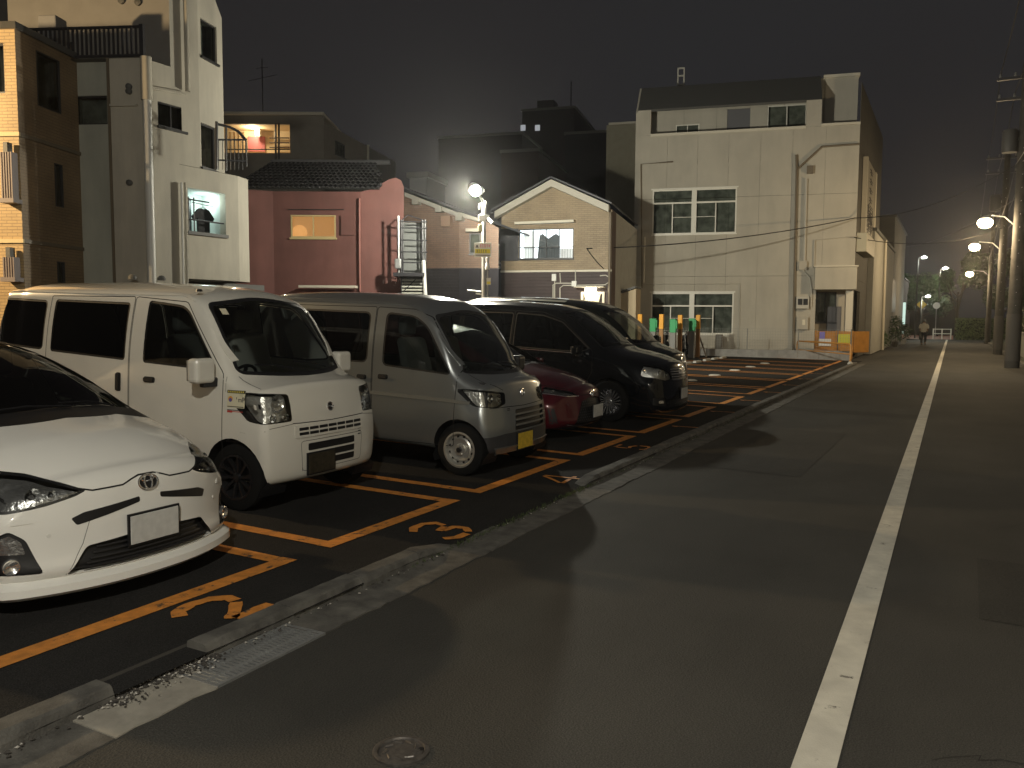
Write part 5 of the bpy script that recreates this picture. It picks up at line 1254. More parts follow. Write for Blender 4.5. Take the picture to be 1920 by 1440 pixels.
    def hit(s, a, b, ax, sgn, off=0.):
        i, (ia, ib) = AX[ax]; o = Vector((0, 0, 0)); o[ia] = a; o[ib] = b; o[i] = sgn*9 if ax != 'x' else (5 if sgn > 0 else -12); d = Vector((0, 0, 0)); d[i] = -sgn
        loc, n, k, dist = s.bvh.ray_cast(o, d)
        if loc is None: return None
        nn = s.norm(loc); return loc+nn*off
    def patch(s, name, P, ax, sgn, m, off=.003, th=0., parent=None, res=.06, smooth=True):
        """a piece laid on the body: polygon P projected on the shell, thickness th"""
        i, (a, b) = AX[ax]; bm = bmesh.new(); vs = []
        for p in P:
            c = Vector((0, 0, 0)); c[a] = p[0]; c[b] = p[1]; vs.append(bm.verts.new(c))
        bm.faces.new(vs); xs = [p[0] for p in P]; ys = [p[1] for p in P]
        for (k, lo, hi) in ((a, min(xs), max(xs)), (b, min(ys), max(ys))):
            n = int((hi-lo)/res)
            for j in range(1, n+1):
                co = Vector((0, 0, 0)); co[k] = lo+(hi-lo)*j/(n+1); no = Vector((0, 0, 0)); no[k] = 1
                bmesh.ops.bisect_plane(bm, geom=bm.faces[:]+bm.edges[:]+bm.verts[:], dist=1e-6, plane_co=co, plane_no=no)
        bmesh.ops.triangulate(bm, faces=bm.faces)
        bad = []
        for v in bm.verts:
            h = s.hit(v.co[a], v.co[b], ax, sgn, off)
            if h is None: bad.append(v)
            else: v.co = h
        if bad: bmesh.ops.delete(bm, geom=bad, context='VERTS')
        if len(bm.faces) == 0: bm.free(); return None
        if th:
            top = bm.faces[:]; r = bmesh.ops.extrude_face_region(bm, geom=top)
            for g in r['geom']:
                if isinstance(g, bmesh.types.BMVert): g.co += s.norm(g.co)*th
        bmesh.ops.recalc_face_normals(bm, faces=bm.faces)
        # make sure it faces outwards
        me = bpy.data.meshes.new(name); bm.to_mesh(me); bm.free()
        if smooth:
            me.polygons.foreach_set('use_smooth', [True]*len(me.polygons))
            try: me.set_sharp_from_angle(angle=R(40))
            except Exception: pass
        return link(name, me, m, parent or s.root)
    def ribbon(s, name, pts, ax, sgn, m, w=.006, off=.0012, parent=None, step=.03, th=0.):
        Q = []
        for p, q in zip(pts, pts[1:]):
            p, q = Vector(p), Vector(q); n = max(1, int((q-p).length/step))
            for k in range(n): Q.append(p+(q-p)*k/n)
        Q.append(Vector(pts[-1])); mb = MB(); L_ = []; R_ = []
        for k, p in enumerate(Q):
            d = (Q[min(k+1, len(Q)-1)]-Q[max(k-1, 0)]).normalized(); n = Vector((-d.y, d.x))*w/2
            l = s.hit(p.x+n.x, p.y+n.y, ax, sgn, off+th); r = s.hit(p.x-n.x, p.y-n.y, ax, sgn, off+th)
            L_.append(l); R_.append(r)
        for k in range(len(Q)-1):
            if None in (L_[k], L_[k+1], R_[k], R_[k+1]): continue
            vv = [L_[k], L_[k+1], R_[k+1], R_[k]]
            if th:
                lo = [v-s.norm(v)*(th+off+.004) for v in vv]
                mb.add(vv+lo, [(0, 1, 2, 3), (0, 4, 5, 1), (1, 5, 6, 2), (2, 6, 7, 3), (3, 7, 4, 0)])
            else: mb.add(vv, [(0, 1, 2, 3)])
        if not mb.f: return None
        me = bpy.data.meshes.new(name); me.from_pydata(mb.v, [], mb.f); return link(name, me, m, parent or s.root)
    def local(s, name, mb, m, parent=None, smooth=False, bevel=0.):
        me = bpy.data.meshes.new(name); me.from_pydata([tuple(v) for v in mb.v], [], mb.f); me.update()
        bm = bmesh.new(); bm.from_mesh(me); bmesh.ops.recalc_face_normals(bm, faces=bm.faces); bm.to_mesh(me); bm.free()
        if smooth: me.polygons.foreach_set('use_smooth', [True]*len(me.polygons)); me.set_sharp_from_angle(angle=R(35))
        o = link(name, me, m, parent or s.root)
        if bevel: md = o.modifiers.new('bevel', 'BEVEL'); md.width = bevel; md.segments = 3; md.limit_method = 'ANGLE'
        return o
    def finish(s):
        o = s.emit('body', s.bm, s.paint); return o

rubber = mat('tyre_rubber', (.008, .008, .008), .85, bump=.2, bscale=90, spec=.15)
rim_steel = mat('rim_silver', (.55, .54, .5), .38, metal=.75)
rim_dark = mat('rim_dark_alloy', (.06, .06, .065), .3, metal=.8)
rim_alloy = mat('rim_alloy', (.6, .6, .6), .25, metal=.85)
chrome = mat('chrome', (.85, .85, .84), .2, metal=.9)
reflector = mat('lamp_reflector', (.80, .79, .75), .30, metal=.75, bump=1., bscale=34)
trimb = mat('black_trim', (.010, .010, .011), .45)
seam = mat('panel_gap', (.006, .006, .006), .9)
lensm = glass('lamp_lens', (.92, .93, .92), ior=1.5, rough=.02)
cabin = mat('cabin_trim', (.035, .035, .038), .85)
seatm = mat('seat_cloth', (.22, .22, .21), .9)
def wheels(c, xs, W_, r, rim, style, tw=.165, z=None):
    z = z or r
    for x in xs:
        for sg in (-1, 1):
            y = sg*(W_-.012)
            T = Matrix.Translation((x, y, z)) @ Matrix(((1, 0, 0), (0, 0, sg), (0, 1, 0))).to_4x4()
            rr = r*.66
            w = c.local('wheel', MB().lathe([(rr, -tw), (r-.02, -tw), (r, -tw+.03), (r, -.03), (r-.008, -.012), (r-.03, -.0), (rr+.012, .004), (rr, -.004), (rr-.002, -.02)], T, 40), rubber, smooth=True)
            if style == 'steel':
                c.local('rim', MB().lathe([(rr-.002, -.03), (rr+.006, .004), (rr-.012, .006), (rr-.02, -.006), (rr-.026, -.045), (rr-.05, -.05), (rr*.70, -.032), (rr*.62, -.022), (rr*.45, -.030), (rr*.36, -.03), (rr*.33, -.012), (.0005, -.010)], T, 40), rim, w, smooth=True)
                for k in range(12):
                    a = 2*math.pi*(k+.5)/12; q = Vector((math.cos(a)*rr*.74, math.sin(a)*rr*.74, -.036))
                    hm = MB().lathe([(.013, .0), (.012, .004), (.0005, .004)], T @ Matrix.Translation(q), 10); c.local('rim_hole', hm, trimb, w)
                c.local('hub', MB().lathe([(.028, -.012), (.026, .014), (.0005, .018)], T, 16), rim_dark, w, smooth=True)
                for k in range(4):
                    a = 2*math.pi*(k+.3)/4; q = Vector((math.cos(a)*.05, math.sin(a)*.05, -.02)); c.local('wheel_nut', MB().lathe([(.009, 0), (.008, .018), (.0005, .018)], T @ Matrix.Translation(q), 6), rim_steel, w)
            else:
                n = {'fan': 20, 'multi': 10, 'five': 5}[style]
                c.local('rim', MB().lathe([(rr-.002, -.03), (rr+.006, .005), (rr-.010, .006), (rr-.018, -.012), (rr-.03, -.09), (.06, -.10), (.0005, -.10)], T, 40), rim_dark if style == 'multi' else rim_dark, w, smooth=True)
                m = MB()
                for k in range(n):
                    a = 2*math.pi*k/n; wd = {'fan': .008, 'multi': .010, 'five': .028}[style]
                    pts = []
                    for (rad, ww, zz) in ((.035, wd*.9, -.022), (rr*.55, wd, -.012), (rr-.010, wd*1.25, .0)):
                        aa = a+(rad/rr)*.18*(style != 'five')
                        u = Vector((math.cos(aa), math.sin(aa), 0)); v = Vector((-u.y, u.x, 0)); pts.append([T @ (u*rad+v*ww+Vector((0, 0, zz))), T @ (u*rad-v*ww+Vector((0, 0, zz))), T @ (u*rad-v*ww+Vector((0, 0, zz-.03))), T @ (u*rad+v*ww+Vector((0, 0, zz-.03)))])
                    vs = [p for q in pts for p in q]; m.add(vs, [(4*i+j, 4*i+(j+1) % 4, 4*i+4+(j+1) % 4, 4*i+4+j) for i in range(2) for j in range(4)])
                c.local('spokes', m, rim, w)
                c.local('hub', MB().lathe([(.04, -.03), (.036, -.008), (.0005, -.004)], T, 16), rim, w, smooth=True)
def arches(c, xs, r, z, W_):
    for x in xs:
        for sg in (-1, 1):
            P = [(x+r*math.cos(a), z+r*math.sin(a)) for a in [2*math.pi*k/28 for k in range(28)]]
            f = c.cut(c.bm, P, 'y', sg, .1); 
            if f: bmesh.ops.delete(c.bm, geom=f, context='FACES')
            # dark liner: half tube inward
            mb = MB(); n = 20; y0, y1 = sg*(W_-.004), sg*(W_-.30)
            for k in range(n+1):
                a = -math.pi*.15+math.pi*1.3*k/n; q = (x+(r+.004)*math.cos(a), z+(r+.004)*math.sin(a))
                h = c.hit(q[0], q[1], 'y', sg, -.004); yy = h.y if h else y0
                mb.v += [(q[0], yy, q[1]), (q[0], y1, q[1])]
            for k in range(n): mb.f.append((2*k, 2*k+2, 2*k+3, 2*k+1))
            base = len(mb.v); mb.v.append((x, y1, z)); 
            for k in range(n): mb.f.append((base, 2*k+1, 2*k+3))
            me = bpy.data.meshes.new('wheel_arch'); me.from_pydata(mb.v, [], mb.f); link('wheel_arch', me, trimb, c.root)
def lamp(c, P, ax, sgn, nmin=.05, ref=reflector, depth=.05, border=.008, bulbs=(), xmin=-.42):
    f = [q for q in c.cut(c.bm, P, ax, sgn, nmin) if q.calc_center_median().x > xmin]
    if not f: return
    b = c.pop(c.bm, f)
    hl = c.emit('headlight', b.copy(), lensm, .001)
    bz = b.copy(); ff = c.cut(bz, offp(P, -border), ax, sgn, -1); inner = c.pop(bz, ff) if ff else None
    c.emit('bezel', bz, trimb, -.004, hl)
    if inner:
        c.emit('reflector', inner.copy(), ref, -depth, hl, smoothn=False); inner.free()
        # side walls of the bowl are suggested by a dark inner band
    for (a, z, r) in bulbs:
        h = c.hit(a, z, ax, sgn, -.03)
        if h is None: continue
        n = c.norm(h); 
        if ax == 'x': n = Vector((1, 0, 0))
        T = Matrix.Translation(h) @ n.to_track_quat('Z', 'Y').to_matrix().to_4x4()
        c.local('lamp_bowl', MB().lathe([(r, .012), (r*.9, .0), (r*.5, -.02), (.012, -.03)], T, 20), chrome, hl, smooth=True)
        c.local('bulb', MB().lathe([(r*.45, -.02), (r*.42, .006), (r*.25, .016), (.0005, .02)], T, 16), glass('bulb_glass', (.8, .8, .8)), hl, smooth=True)
    b.free(); return hl
def glasswin(c, P, ax, sgn, gm, bm=None, parent=None, border=.018, nmin=.12, name='window', push=-.006):
    bm = bm or c.bm; Q = offp(P, border); f = c.cut(bm, Q, ax, sgn, nmin)
    if not f: return None
    rg = c.pop(bm, f); fi = c.cut(rg, P, ax, sgn, -1); gl = c.pop(rg, fi) if fi else None
    t = c.emit(name+'_seal', rg, trimb, -.002, parent)
    if gl: return c.emit(name, gl, gm, push, parent, solid=0)
def door(c, P, sg, name='door', glassP=None, gm=None, handle=None, hm=trimb, hs=(.10, .035), rail=None, label=None):
    f = c.cut(c.bm, P, 'y', sg)
    if not f: return None
    d = c.pop(c.bm, f)
    dob = bpy.data.objects.new('tmp', None)
    gl = None
    if glassP:
        Q = offp(glassP, .018); fi = c.cut(d, Q, 'y', sg)
        if fi:
            rg = c.pop(d, fi); f2 = c.cut(rg, glassP, 'y', sg, -1); gl = (rg, c.pop(rg, f2) if f2 else None)
    o = c.emit(name, d, c.paint)
    bpy.data.objects.remove(dob)
    if gl:
        c.emit('window_seal', gl[0], trimb, -.002, o)
        if gl[1]: c.emit('window', gl[1], gm, -.006, o)
    c.ribbon('door_gap', P+[P[0]], 'y', sg, seam, .007, .0008, o)
    if handle:
        x, z = handle; P2 = rpoly([(x-hs[0]/2-.015, z-hs[1]/2-.008), (x+hs[0]/2+.015, z-hs[1]/2-.008), (x+hs[0]/2+.015, z+hs[1]/2+.008), (x-hs[0]/2-.015, z+hs[1]/2+.008)], .02)
        c.patch('handle_recess', P2, 'y', sg, seam if hm is trimb else trimb, .001, 0, o, .03)
        c.patch('handle', rpoly([(x-hs[0]/2, z-hs[1]/2), (x+hs[0]/2, z-hs[1]/2), (x+hs[0]/2, z+hs[1]/2), (x-hs[0]/2, z+hs[1]/2)], .012), 'y', sg, hm, .006, .016, o, .02)
    return o
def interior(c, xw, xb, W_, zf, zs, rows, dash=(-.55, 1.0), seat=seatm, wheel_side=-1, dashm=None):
    cb = empty('cabin', (0, 0, 0)); cb.parent = c.root
    mb = MB().box(xb, xw, -W_+.06, W_-.06, zf, zf+.02); c.local('floor', mb, cabin, cb)
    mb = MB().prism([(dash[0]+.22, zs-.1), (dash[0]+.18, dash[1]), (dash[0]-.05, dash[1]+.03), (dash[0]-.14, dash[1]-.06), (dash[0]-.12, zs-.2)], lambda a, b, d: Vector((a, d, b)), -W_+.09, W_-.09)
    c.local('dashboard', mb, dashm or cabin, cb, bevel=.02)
    y = wheel_side*.36
    T = Matrix.Translation((dash[0]-.26, y, dash[1]-.02)) @ Matrix.Rotation(R(-62), 4, 'Y')
    ring = [T @ Vector((.17*math.cos(a), .17*math.sin(a), 0)) for a in [2*math.pi*k/20 for k in range(20)]]
    c.local('steering_wheel', MB().tube(ring, .014, 6, closed=True).tube([T @ Vector((-.16, 0, 0)), T @ Vector((.16, 0, 0))], .016, 6), trimb, cb, smooth=True)
    for x in rows:
        for yy in (-.34, .34):
            mb = MB().box(x-.05, x+.42, yy-.23, yy+.23, zs-.12, zs+.03); c.local('seat', mb, seat, cb, bevel=.05)
            mb = MB().prism([(x-.02, zs), (x+.10, zs), (x-.06, zs+.58), (x-.15, zs+.58)], lambda a, b, d: Vector((a, yy+d, b)), -.22, .22); c.local('seat_back', mb, seat, cb, bevel=.045)
            mb = MB().box(x-.20, x-.10, yy-.12, yy+.12, zs+.60, zs+.80); c.local('head_rest', mb, seat, cb, bevel=.04)
    return cb
def mirror(c, p, sg, m, size=(.10, .10, .15), arm=None):
    x, y, z = p; o = c.local('mirror', MB().box(x-size[0]/2, x+size[0]/2, y-size[1], y+size[1]*.0+.0+size[1], z-size[2], z+size[2]*.35), m, bevel=.035)
    c.local('mirror_arm', MB().box(x-.03, x+.03, min(y, y-sg*.16), max(y, y-sg*.16), z-size[2]-.035, z-size[2]+.04), trimb, o, bevel=.012)
    c.local('mirror_glass', MB().box(x-size[0]/2-.012, x-size[0]/2-.001, y-size[1]+.015, y+size[1]-.015, z-size[2]+.02, z+size[2]*.3-.01), chrome, o)
    return o
def plate(c, y, z, m, ax_off=.02, w=.165, h=.0825, name='number_plate'):
    hs = [c.hit(y+a, z+b, 'x', 1) for a in (-w, w) for b in (-h, h)]; x = max(q.x for q in hs if q)+ax_off
    o = c.local(name, MB().box(x, x+.006, y-w, y+w, z-h, z+h), m, bevel=.004)
    c.local('plate_frame', MB().box(x-.012, x-.0005, y-w-.012, y+w+.012, z-h-.012, z+h+.012), trimb, o); return o
def badge(c, y, z, r, kind, m=chrome):
    h = c.hit(y, z, 'x', 1); x = h.x+.004
    n = c.norm(h); T = Matrix.Translation(h+n*.004) @ n.to_track_quat('Z', 'Y').to_matrix().to_4x4()
    # local frame: first axis up, second axis sideways
    up = Vector((0, 0, 1)); up = (up-n*up.dot(n)).normalized(); sd = up.cross(n)
    P3 = lambda a, b, d=0: h+n*(.004+d)+sd*a+up*b
    ringp = lambda ra, rb, oa=0, ob=0, k=24: [P3(oa+ra*math.cos(2*math.pi*i/k), ob+rb*math.sin(2*math.pi*i/k)) for i in range(k)]
    o = c.local('badge', MB().tube(ringp(r*(1.25 if kind == 'ellipses' else 1), r*(.85 if kind == 'ellipses' else 1)), r*.12, 6, closed=True), m, smooth=True)
    mb = MB()
    if kind == 'bar': mb.tube([P3(-r*1.15, 0), P3(r*1.15, 0)], r*.17, 6)
    elif kind == 'ellipses': mb.tube(ringp(r*.5, r*.8), r*.10, 6, closed=True); mb.tube(ringp(r*.85, r*.3, 0, r*.45), r*.09, 6, closed=True)
    else: mb.tube([P3(-r*.45, -r*.6), P3(-r*.45, r*.6), P3(r*.2, r*.5), P3(r*.5, 0), P3(r*.2, -r*.5), P3(-r*.45, -r*.6)], r*.12, 6)
    c.local('badge_mark', mb, m, o, smooth=True)
    back = MB(); pts = ringp(r*(1.2 if kind == 'ellipses' else .98), r*(.8 if kind == 'ellipses' else .98)); pts = [p-n*.003 for p in pts]; back.add(pts, [tuple(range(len(pts)))]); c.local('badge_back', back, trimb, o)
    return o
def wipers(c, pts):
    for (a, b) in pts:
        p = c.hit(*a, 'x', 1, .012); q = c.hit(*b, 'x', 1, .012)
        if p and q:
            m_ = (p+q)/2; h = c.hit(m_.y, m_.z, 'x', 1, .02); o = c.local('wiper', MB().tube([p, h or m_, q], .007, 5), trimb, smooth=True)

tint_f = glass('front_glass', (.72, .77, .74))
tint_s = glass('side_glass', (.34, .37, .36))
tint_d = glass('privacy_glass', (.05, .055, .06))
def gplace(x, y): return (x, y, lotz(x, y))
LEANX = R(-1.0)
def tilt(c, deg=.8): c.root.rotation_euler.y = R(deg)
paint_w = mat('white_car_paint', (.66, .64, .57), .28, coat=1., var=.05, vscale=2.5)
paint_w2 = mat('pearl_white_car_paint', (.76, .75, .70), .25, coat=.8)
paint_s = mat('silver_car_paint', (.37, .39, .39), .30, metal=.8, coat=.8)
paint_r = mat('dark_red_car_paint', (.075, .004, .010), .28, metal=.25, coat=1)
paint_b = mat('black_car_paint', (.004, .005, .007), .3, coat=1, spec=.05)
paint_b2 = mat('dark_green_black_car_paint', (.007, .010, .009), .3, coat=1, spec=.05)
pl_white = mat('plate_white', (.55, .55, .52), .5, var=.08, vscale=20, detail=1)
pl_black = mat('plate_black', (.03, .025, .015), .5, var=.5, vscale=28)
pl_yel = mat('plate_yellow', (.55, .38, .03), .5, var=.2, vscale=28)

# ================= white kei van
sp = dict(L=3.74, mz=.62, crown=3.0, plan=(.10, 3.2), rnose=.06, fade=1.0,
    zt=[(0, 1.03), (-.08, 1.055), (-.30, 1.115), (-.40, 1.17), (-.62, 1.45), (-.86, 1.745), (-1.02, 1.815), (-1.4, 1.865), (-2.2, 1.885), (-3.4, 1.875), (-3.74, 1.81)],
    gz=[(0, .99), (-.10, 1.01), (-.34, 1.07), (-.42, 1.12), (-.62, 1.38), (-.86, 1.66), (-1.0, 1.725), (-1.4, 1.765), (-2.2, 1.785), (-3.74, 1.775)],
    gw=[(0, .685), (-.34, .685), (-.5, .675), (-.86, .63), (-1.1, .622), (-3.2, .622), (-3.395, .60)],
    bz=[(0, .78), (-.3, .96), (-.45, 1.04), (-.8, 1.15), (-1.2, 1.18), (-3.395, 1.19)],
    bw=[(0, .70), (-.4, .718), (-1, .722), (-3.1, .722), (-3.395, .70)], mw=[(0, .722), (-.25, .7375), (-3.1, .7375), (-3.395, .715)],
    sz=[(0, .235), (-.5, .25), (-.9, .26), (-3.395, .30)], sw=[(0, .69), (-.3, .705), (-3.395, .70)],
    lean=[(.2, -.03), (.35, -.005), (.52, 0), (.70, -.010), (.86, -.035), (1.02, -.07), (1.3, -.07)], tlean=[(.2, 0), (1.1, 0), (1.8, .12)])
cx, cy = -4.70, 5.58
c = Car('kei_van', sp, gplace(cx, cy), 0, 'white boxy kei van with a dealer style sticker beside its headlight', 'van', 'vehicles parked nose out in the lot', paint_w); tilt(c)
arches(c, (-.425, -3.0), .315, .29, .7375)
for sg in (-1, 1):
    lamp(c, rpoly([(sg*.725, .735), (sg*.455, .745), (sg*.455, .965), (sg*.725, .985)] if sg > 0 else [(-.725, .985), (-.455, .965), (-.455, .745), (-.725, .735)], .03), 'x', 1, .03, bulbs=((sg*.56, .90, .075), (sg*.50, .785, .032), (sg*.62, .785, .035)))
fd = rpoly([(-1.66, .32), (-.535, .32), (-.53, 1.12), (-1.02, 1.70), (-1.66, 1.74)], .03, 2)
fg = rpoly([(-1.47, 1.19), (-.92, 1.17), (-.65, 1.19), (-1.02, 1.65), (-1.47, 1.69)], [.02, .02, .05, .10, .02])
md = rpoly([(-2.83, .32), (-1.672, .32), (-1.672, 1.74), (-2.83, 1.74)], .02, 2); mg = rpoly([(-2.75, 1.24), (-1.74, 1.20), (-1.74, 1.67), (-2.75, 1.69)], .02)
rg = rpoly([(-3.60, 1.28), (-2.90, 1.25), (-2.90, 1.68), (-3.60, 1.70)], .04)
for sg in (-1, 1):
    door(c, fd, sg, 'front_door', fg, tint_s, (-1.40, 1.03), hs=(.11, .035)); door(c, md, sg, 'sliding_door', mg, glass('smoked_glass', (.12, .13, .13)), (-1.80, .99), hs=(.035, .15))
    glasswin(c, rg, 'y', sg, MATS['smoked_glass'], name='quarter_window')
    c.ribbon('slide_rail', [(-3.6, 1.02), (-2.85, 1.02)], 'y', sg, seam, .02, .001)
    c.ribbon('roof_gutter', [(-3.6, 1.785), (-1.1, 1.755), (-.95, 1.71), (-.80, 1.60), (-.52, 1.22)], 'y', sg, c.paint, .016, .0, th=.008)
    c.ribbon('fuel_flap', [(-.50, .98), (-.50, 1.1)], 'y', sg, seam, .003)
ws = rpoly([(-.60, 1.145), (-.35, 1.125), (0, 1.115), (.35, 1.125), (.60, 1.145), (.555, 1.67), (0, 1.735), (-.555, 1.67)], [.03, .1, .1, .1, .03, .05, .2, .05])
glasswin(c, ws, 'x', 1, tint_f, border=.03, nmin=.1, name='windshield')
# front panels
c.ribbon('hood_gap', [(-.455, .725), (0, .715), (.455, .725)], 'x', 1, seam, .007)
c.ribbon('bumper_gap', [(-.735, .66), (-.66, .70), (-.455, .722)], 'x', 1, seam, .004); c.ribbon('bumper_gap', [(.735, .66), (.66, .70), (.455, .722)], 'x', 1, seam, .004)
c.ribbon('hood_side_gap', [(-.64, 1.10), (-.645, 1.01)], 'x', 1, seam, .005)
gp_ = c.patch('grille', rpoly([(-.44, .60), (.44, .60), (.44, .705), (-.44, .705)], .02), 'x', 1, c.paint, .001, .008, res=.08)
for z in (.633, .672):
    for k in range(7): a = -.40+.115*k; c.patch('grille_slot', rpoly([(a, z-.012), (a+.105, z-.012), (a+.105, z+.012), (a, z+.012)], .005, 2), 'x', 1, trimb, .0105, 0, gp_, .05)
for (z0, z1, y0) in ((.485, .545, -.30), (.415, .470, -.22), (.345, .40, -.22)):
    c.patch('lower_slot', rpoly([(y0, z0), (.30, z0), (.30, z1), (y0, z1)], .015), 'x', 1, trimb, .002, 0, None, .06)
for z in (.477, .408): c.patch('grille_slat', [(-.29, z-.006), (.30, z-.006), (.30, z+.006), (-.29, z+.006)], 'x', 1, c.paint, .004, .008, None, .08)
c.ribbon('bumper_panel_line', rpoly([(-.36, .32), (.40, .32), (.42, .57), (-.38, .57)], .03, 2)+[(-.36, .32)], 'x', 1, seam, .004)
for z in (.60, .575, .55): c.patch('vent', [(.355, z-.006), (.40, z-.006), (.40, z+.004), (.355, z+.004)], 'x', 1, trimb, .003)
badge(c, 0, .83, .036, 'bar'); plate(c, -.16, .375, pl_black)
mirror(c, (-.62, -.86, 1.20), -1, c.paint, (.12, .10, .15)); mirror(c, (-.62, .86, 1.20), 1, c.paint, (.12, .10, .15))
wheels(c, (-.425, -3.0), .7375-.02, .278, rim_dark, 'multi', .15)
interior(c, -.35, -3.5, .70, .55, .84, (-1.25,), (-.45, 1.04))
wipers(c, (((-.1, 1.135), (-.45, 1.18)), ((.35, 1.13), (-.02, 1.19))))
c.local('bulkhead_panel', MB().box(-2.1, -2.07, -.25, .28, .9, 1.35), mat('pale_cardboard', (.3, .28, .24), .8))
c.local('parcel', MB().box(-2.5, -2.1, -.5, .5, .7, .98), mat('brown_cardboard', (.2, .15, .1), .8), bevel=.01)
c.local('papers', MB().box(-.62, -.45, .2, .45, 1.05, 1.056), mat('white_papers', (.6, .6, .58), .7))
c.local('pillar_trim', MB().box(-1.72, -1.62, .58, .62, 1.1, 1.68), mat('grey_trim', (.25, .25, .24), .7), bevel=.01)
# sticker by the headlight
def decal(y0, z0, y1, z1, m, off, nm='sticker', par=None): return c.patch(nm, [(y0, z0), (y1, z0), (y1, z1), (y0, z1)], 'y', -1, m, off, 0, par, .05)
st = decal(-.48, .855, -.30, .995, mat('sticker_white', (.62, .58, .42), .5), .0015)
decal(-.48, .972, -.30, .995, mat('sticker_black', (.02, .02, .02), .5), .0022, 'sticker_header', st)
for k in range(9): decal(-.470+.018*k, .977, -.459+.018*k, .990, mat('sticker_yellow', (.6, .5, .1), .5), .003, 'header_mark', st)
for (r_, mm, zz) in ((.024, 'sun_orange', .0), (.017, 'sun_blue', -.008)):
    c.patch('sun_logo', [(-.445+r_*math.cos(a), .925+zz+r_*.95*math.sin(a)) for a in [2*math.pi*k/16 for k in range(16)]], 'y', -1, mat(mm, (.65, .3, .05) if mm == 'sun_orange' else (.12, .10, .3), .5), .0022+(.0006 if mm == 'sun_blue' else 0), 0, st, .05)
cw = worldm(c.root); hpt = c.hit(-.36, .92, 'y', -1, .0035); FS = Fr((cw @ hpt)[:2], (1, 0)); text('L1mP', FS, 0, (cw @ hpt).z, 0, .058, mat('sticker_ink', (.03, .03, .05), .5), c.root, 'sticker_lettering', ext=.0004)
for (z, mm) in ((.865, 'sticker_black'), (.838, 'sticker_black'), (.826, 'sticker_red')):
    decal(-.475, z-.004, -.31, z+.002, mat(mm, (.45, .05, .04) if mm == 'sticker_red' else (.1, .1, .1), .5), .0025, 'sticker_line', st)
decal(-.475, .815, -.42, .832, mat('sticker_red', (.45, .05, .04), .5), .0024, 'sticker_line', st)
c.local('ceiling_handle', MB().lathe([(.03, 0), (.02, .02), (.0005, .02)], Matrix.Translation(c.hit(-.95, -.5, 'z', 1, 0) if False else (-.98, -.55, 1.79)), 12), trimb)
decal2 = c.patch('inspection_sticker', [(-.50, 1.60), (-.44, 1.60), (-.44, 1.65), (-.50, 1.65)], 'x', 1, mat('sticker_white', (.5, .5, .42), .5), .001, 0)
c.finish(); VAN1 = c

# ================= silver kei van
sp = dict(L=3.395, mz=.60, crown=3.0, plan=(.12, 3.0), rnose=.07, fade=1.0,
    zt=[(0, .95), (-.08, .985), (-.26, 1.05), (-.36, 1.11), (-.62, 1.47), (-.80, 1.70), (-.96, 1.79), (-1.3, 1.845), (-2.2, 1.87), (-3.1, 1.85), (-3.395, 1.79)],
    gz=[(0, .90), (-.10, .935), (-.28, 1.0), (-.38, 1.06), (-.62, 1.37), (-.80, 1.58), (-.96, 1.665), (-1.3, 1.72), (-2.2, 1.755), (-3.395, 1.745)],
    gw=[(0, .66), (-.34, .675), (-.5, .675), (-.80, .625), (-1.1, .615), (-3.2, .615), (-3.395, .595)],
    bz=[(0, .68), (-.3, .90), (-.45, .98), (-.8, 1.06), (-1.2, 1.09), (-3.395, 1.11)],
    bw=[(0, .69), (-.4, .715), (-1, .72), (-3.1, .72), (-3.395, .70)], mw=[(0, .715), (-.25, .7375), (-3.1, .7375), (-3.395, .715)],
    sz=[(0, .21), (-.5, .24), (-.9, .26), (-3.395, .30)], sw=[(0, .68), (-.3, .70), (-3.395, .70)],
    lean=[(.18, -.05), (.30, 0), (.45, .0), (.62, -.02), (.80, -.05), (.96, -.08), (1.3, -.08)], tlean=[(.2, 0), (1.1, 0), (1.8, .12)])
cx, cy = -3.97, 7.84
c = Car('kei_van', sp, gplace(cx, cy), R(0), 'silver kei van with steel wheels and black lower bumper beside the white van', 'van', 'vehicles parked nose out in the lot', paint_s); tilt(c)
for sg in (-1, 1):
    # black lower corner trims and wheel arch surround
    pass
arches(c, (-.40, -2.85), .305, .28, .7375)
for sg in (-1, 1):
    q = [(-.72, .895), (-.36, .845), (-.37, .735), (-.50, .70), (-.71, .715)]
    lamp(c, rpoly([(sg*-a, b) for a, b in q], .025), 'x', 1, .03, bulbs=((sg*.45, .79, .045), (sg*.57, .80, .05)))
fd = rpoly([(-1.48, .30), (-.465, .30), (-.43, 1.08), (-.80, 1.60), (-1.0, 1.68), (-1.48, 1.70)], .03, 2)
fg = rpoly([(-1.34, 1.10), (-.52, 1.04), (-.84, 1.50), (-1.00, 1.60), (-1.34, 1.63)], [.05, .04, .10, .08, .05])
md = rpoly([(-2.62, .32), (-1.492, .32), (-1.492, 1.70), (-2.62, 1.71)], .02, 2); mg = rpoly([(-2.50, 1.13), (-1.57, 1.12), (-1.57, 1.63), (-2.50, 1.65)], .06)
rg = rpoly([(-3.28, 1.16), (-2.74, 1.14), (-2.74, 1.65), (-3.28, 1.66)], .06)
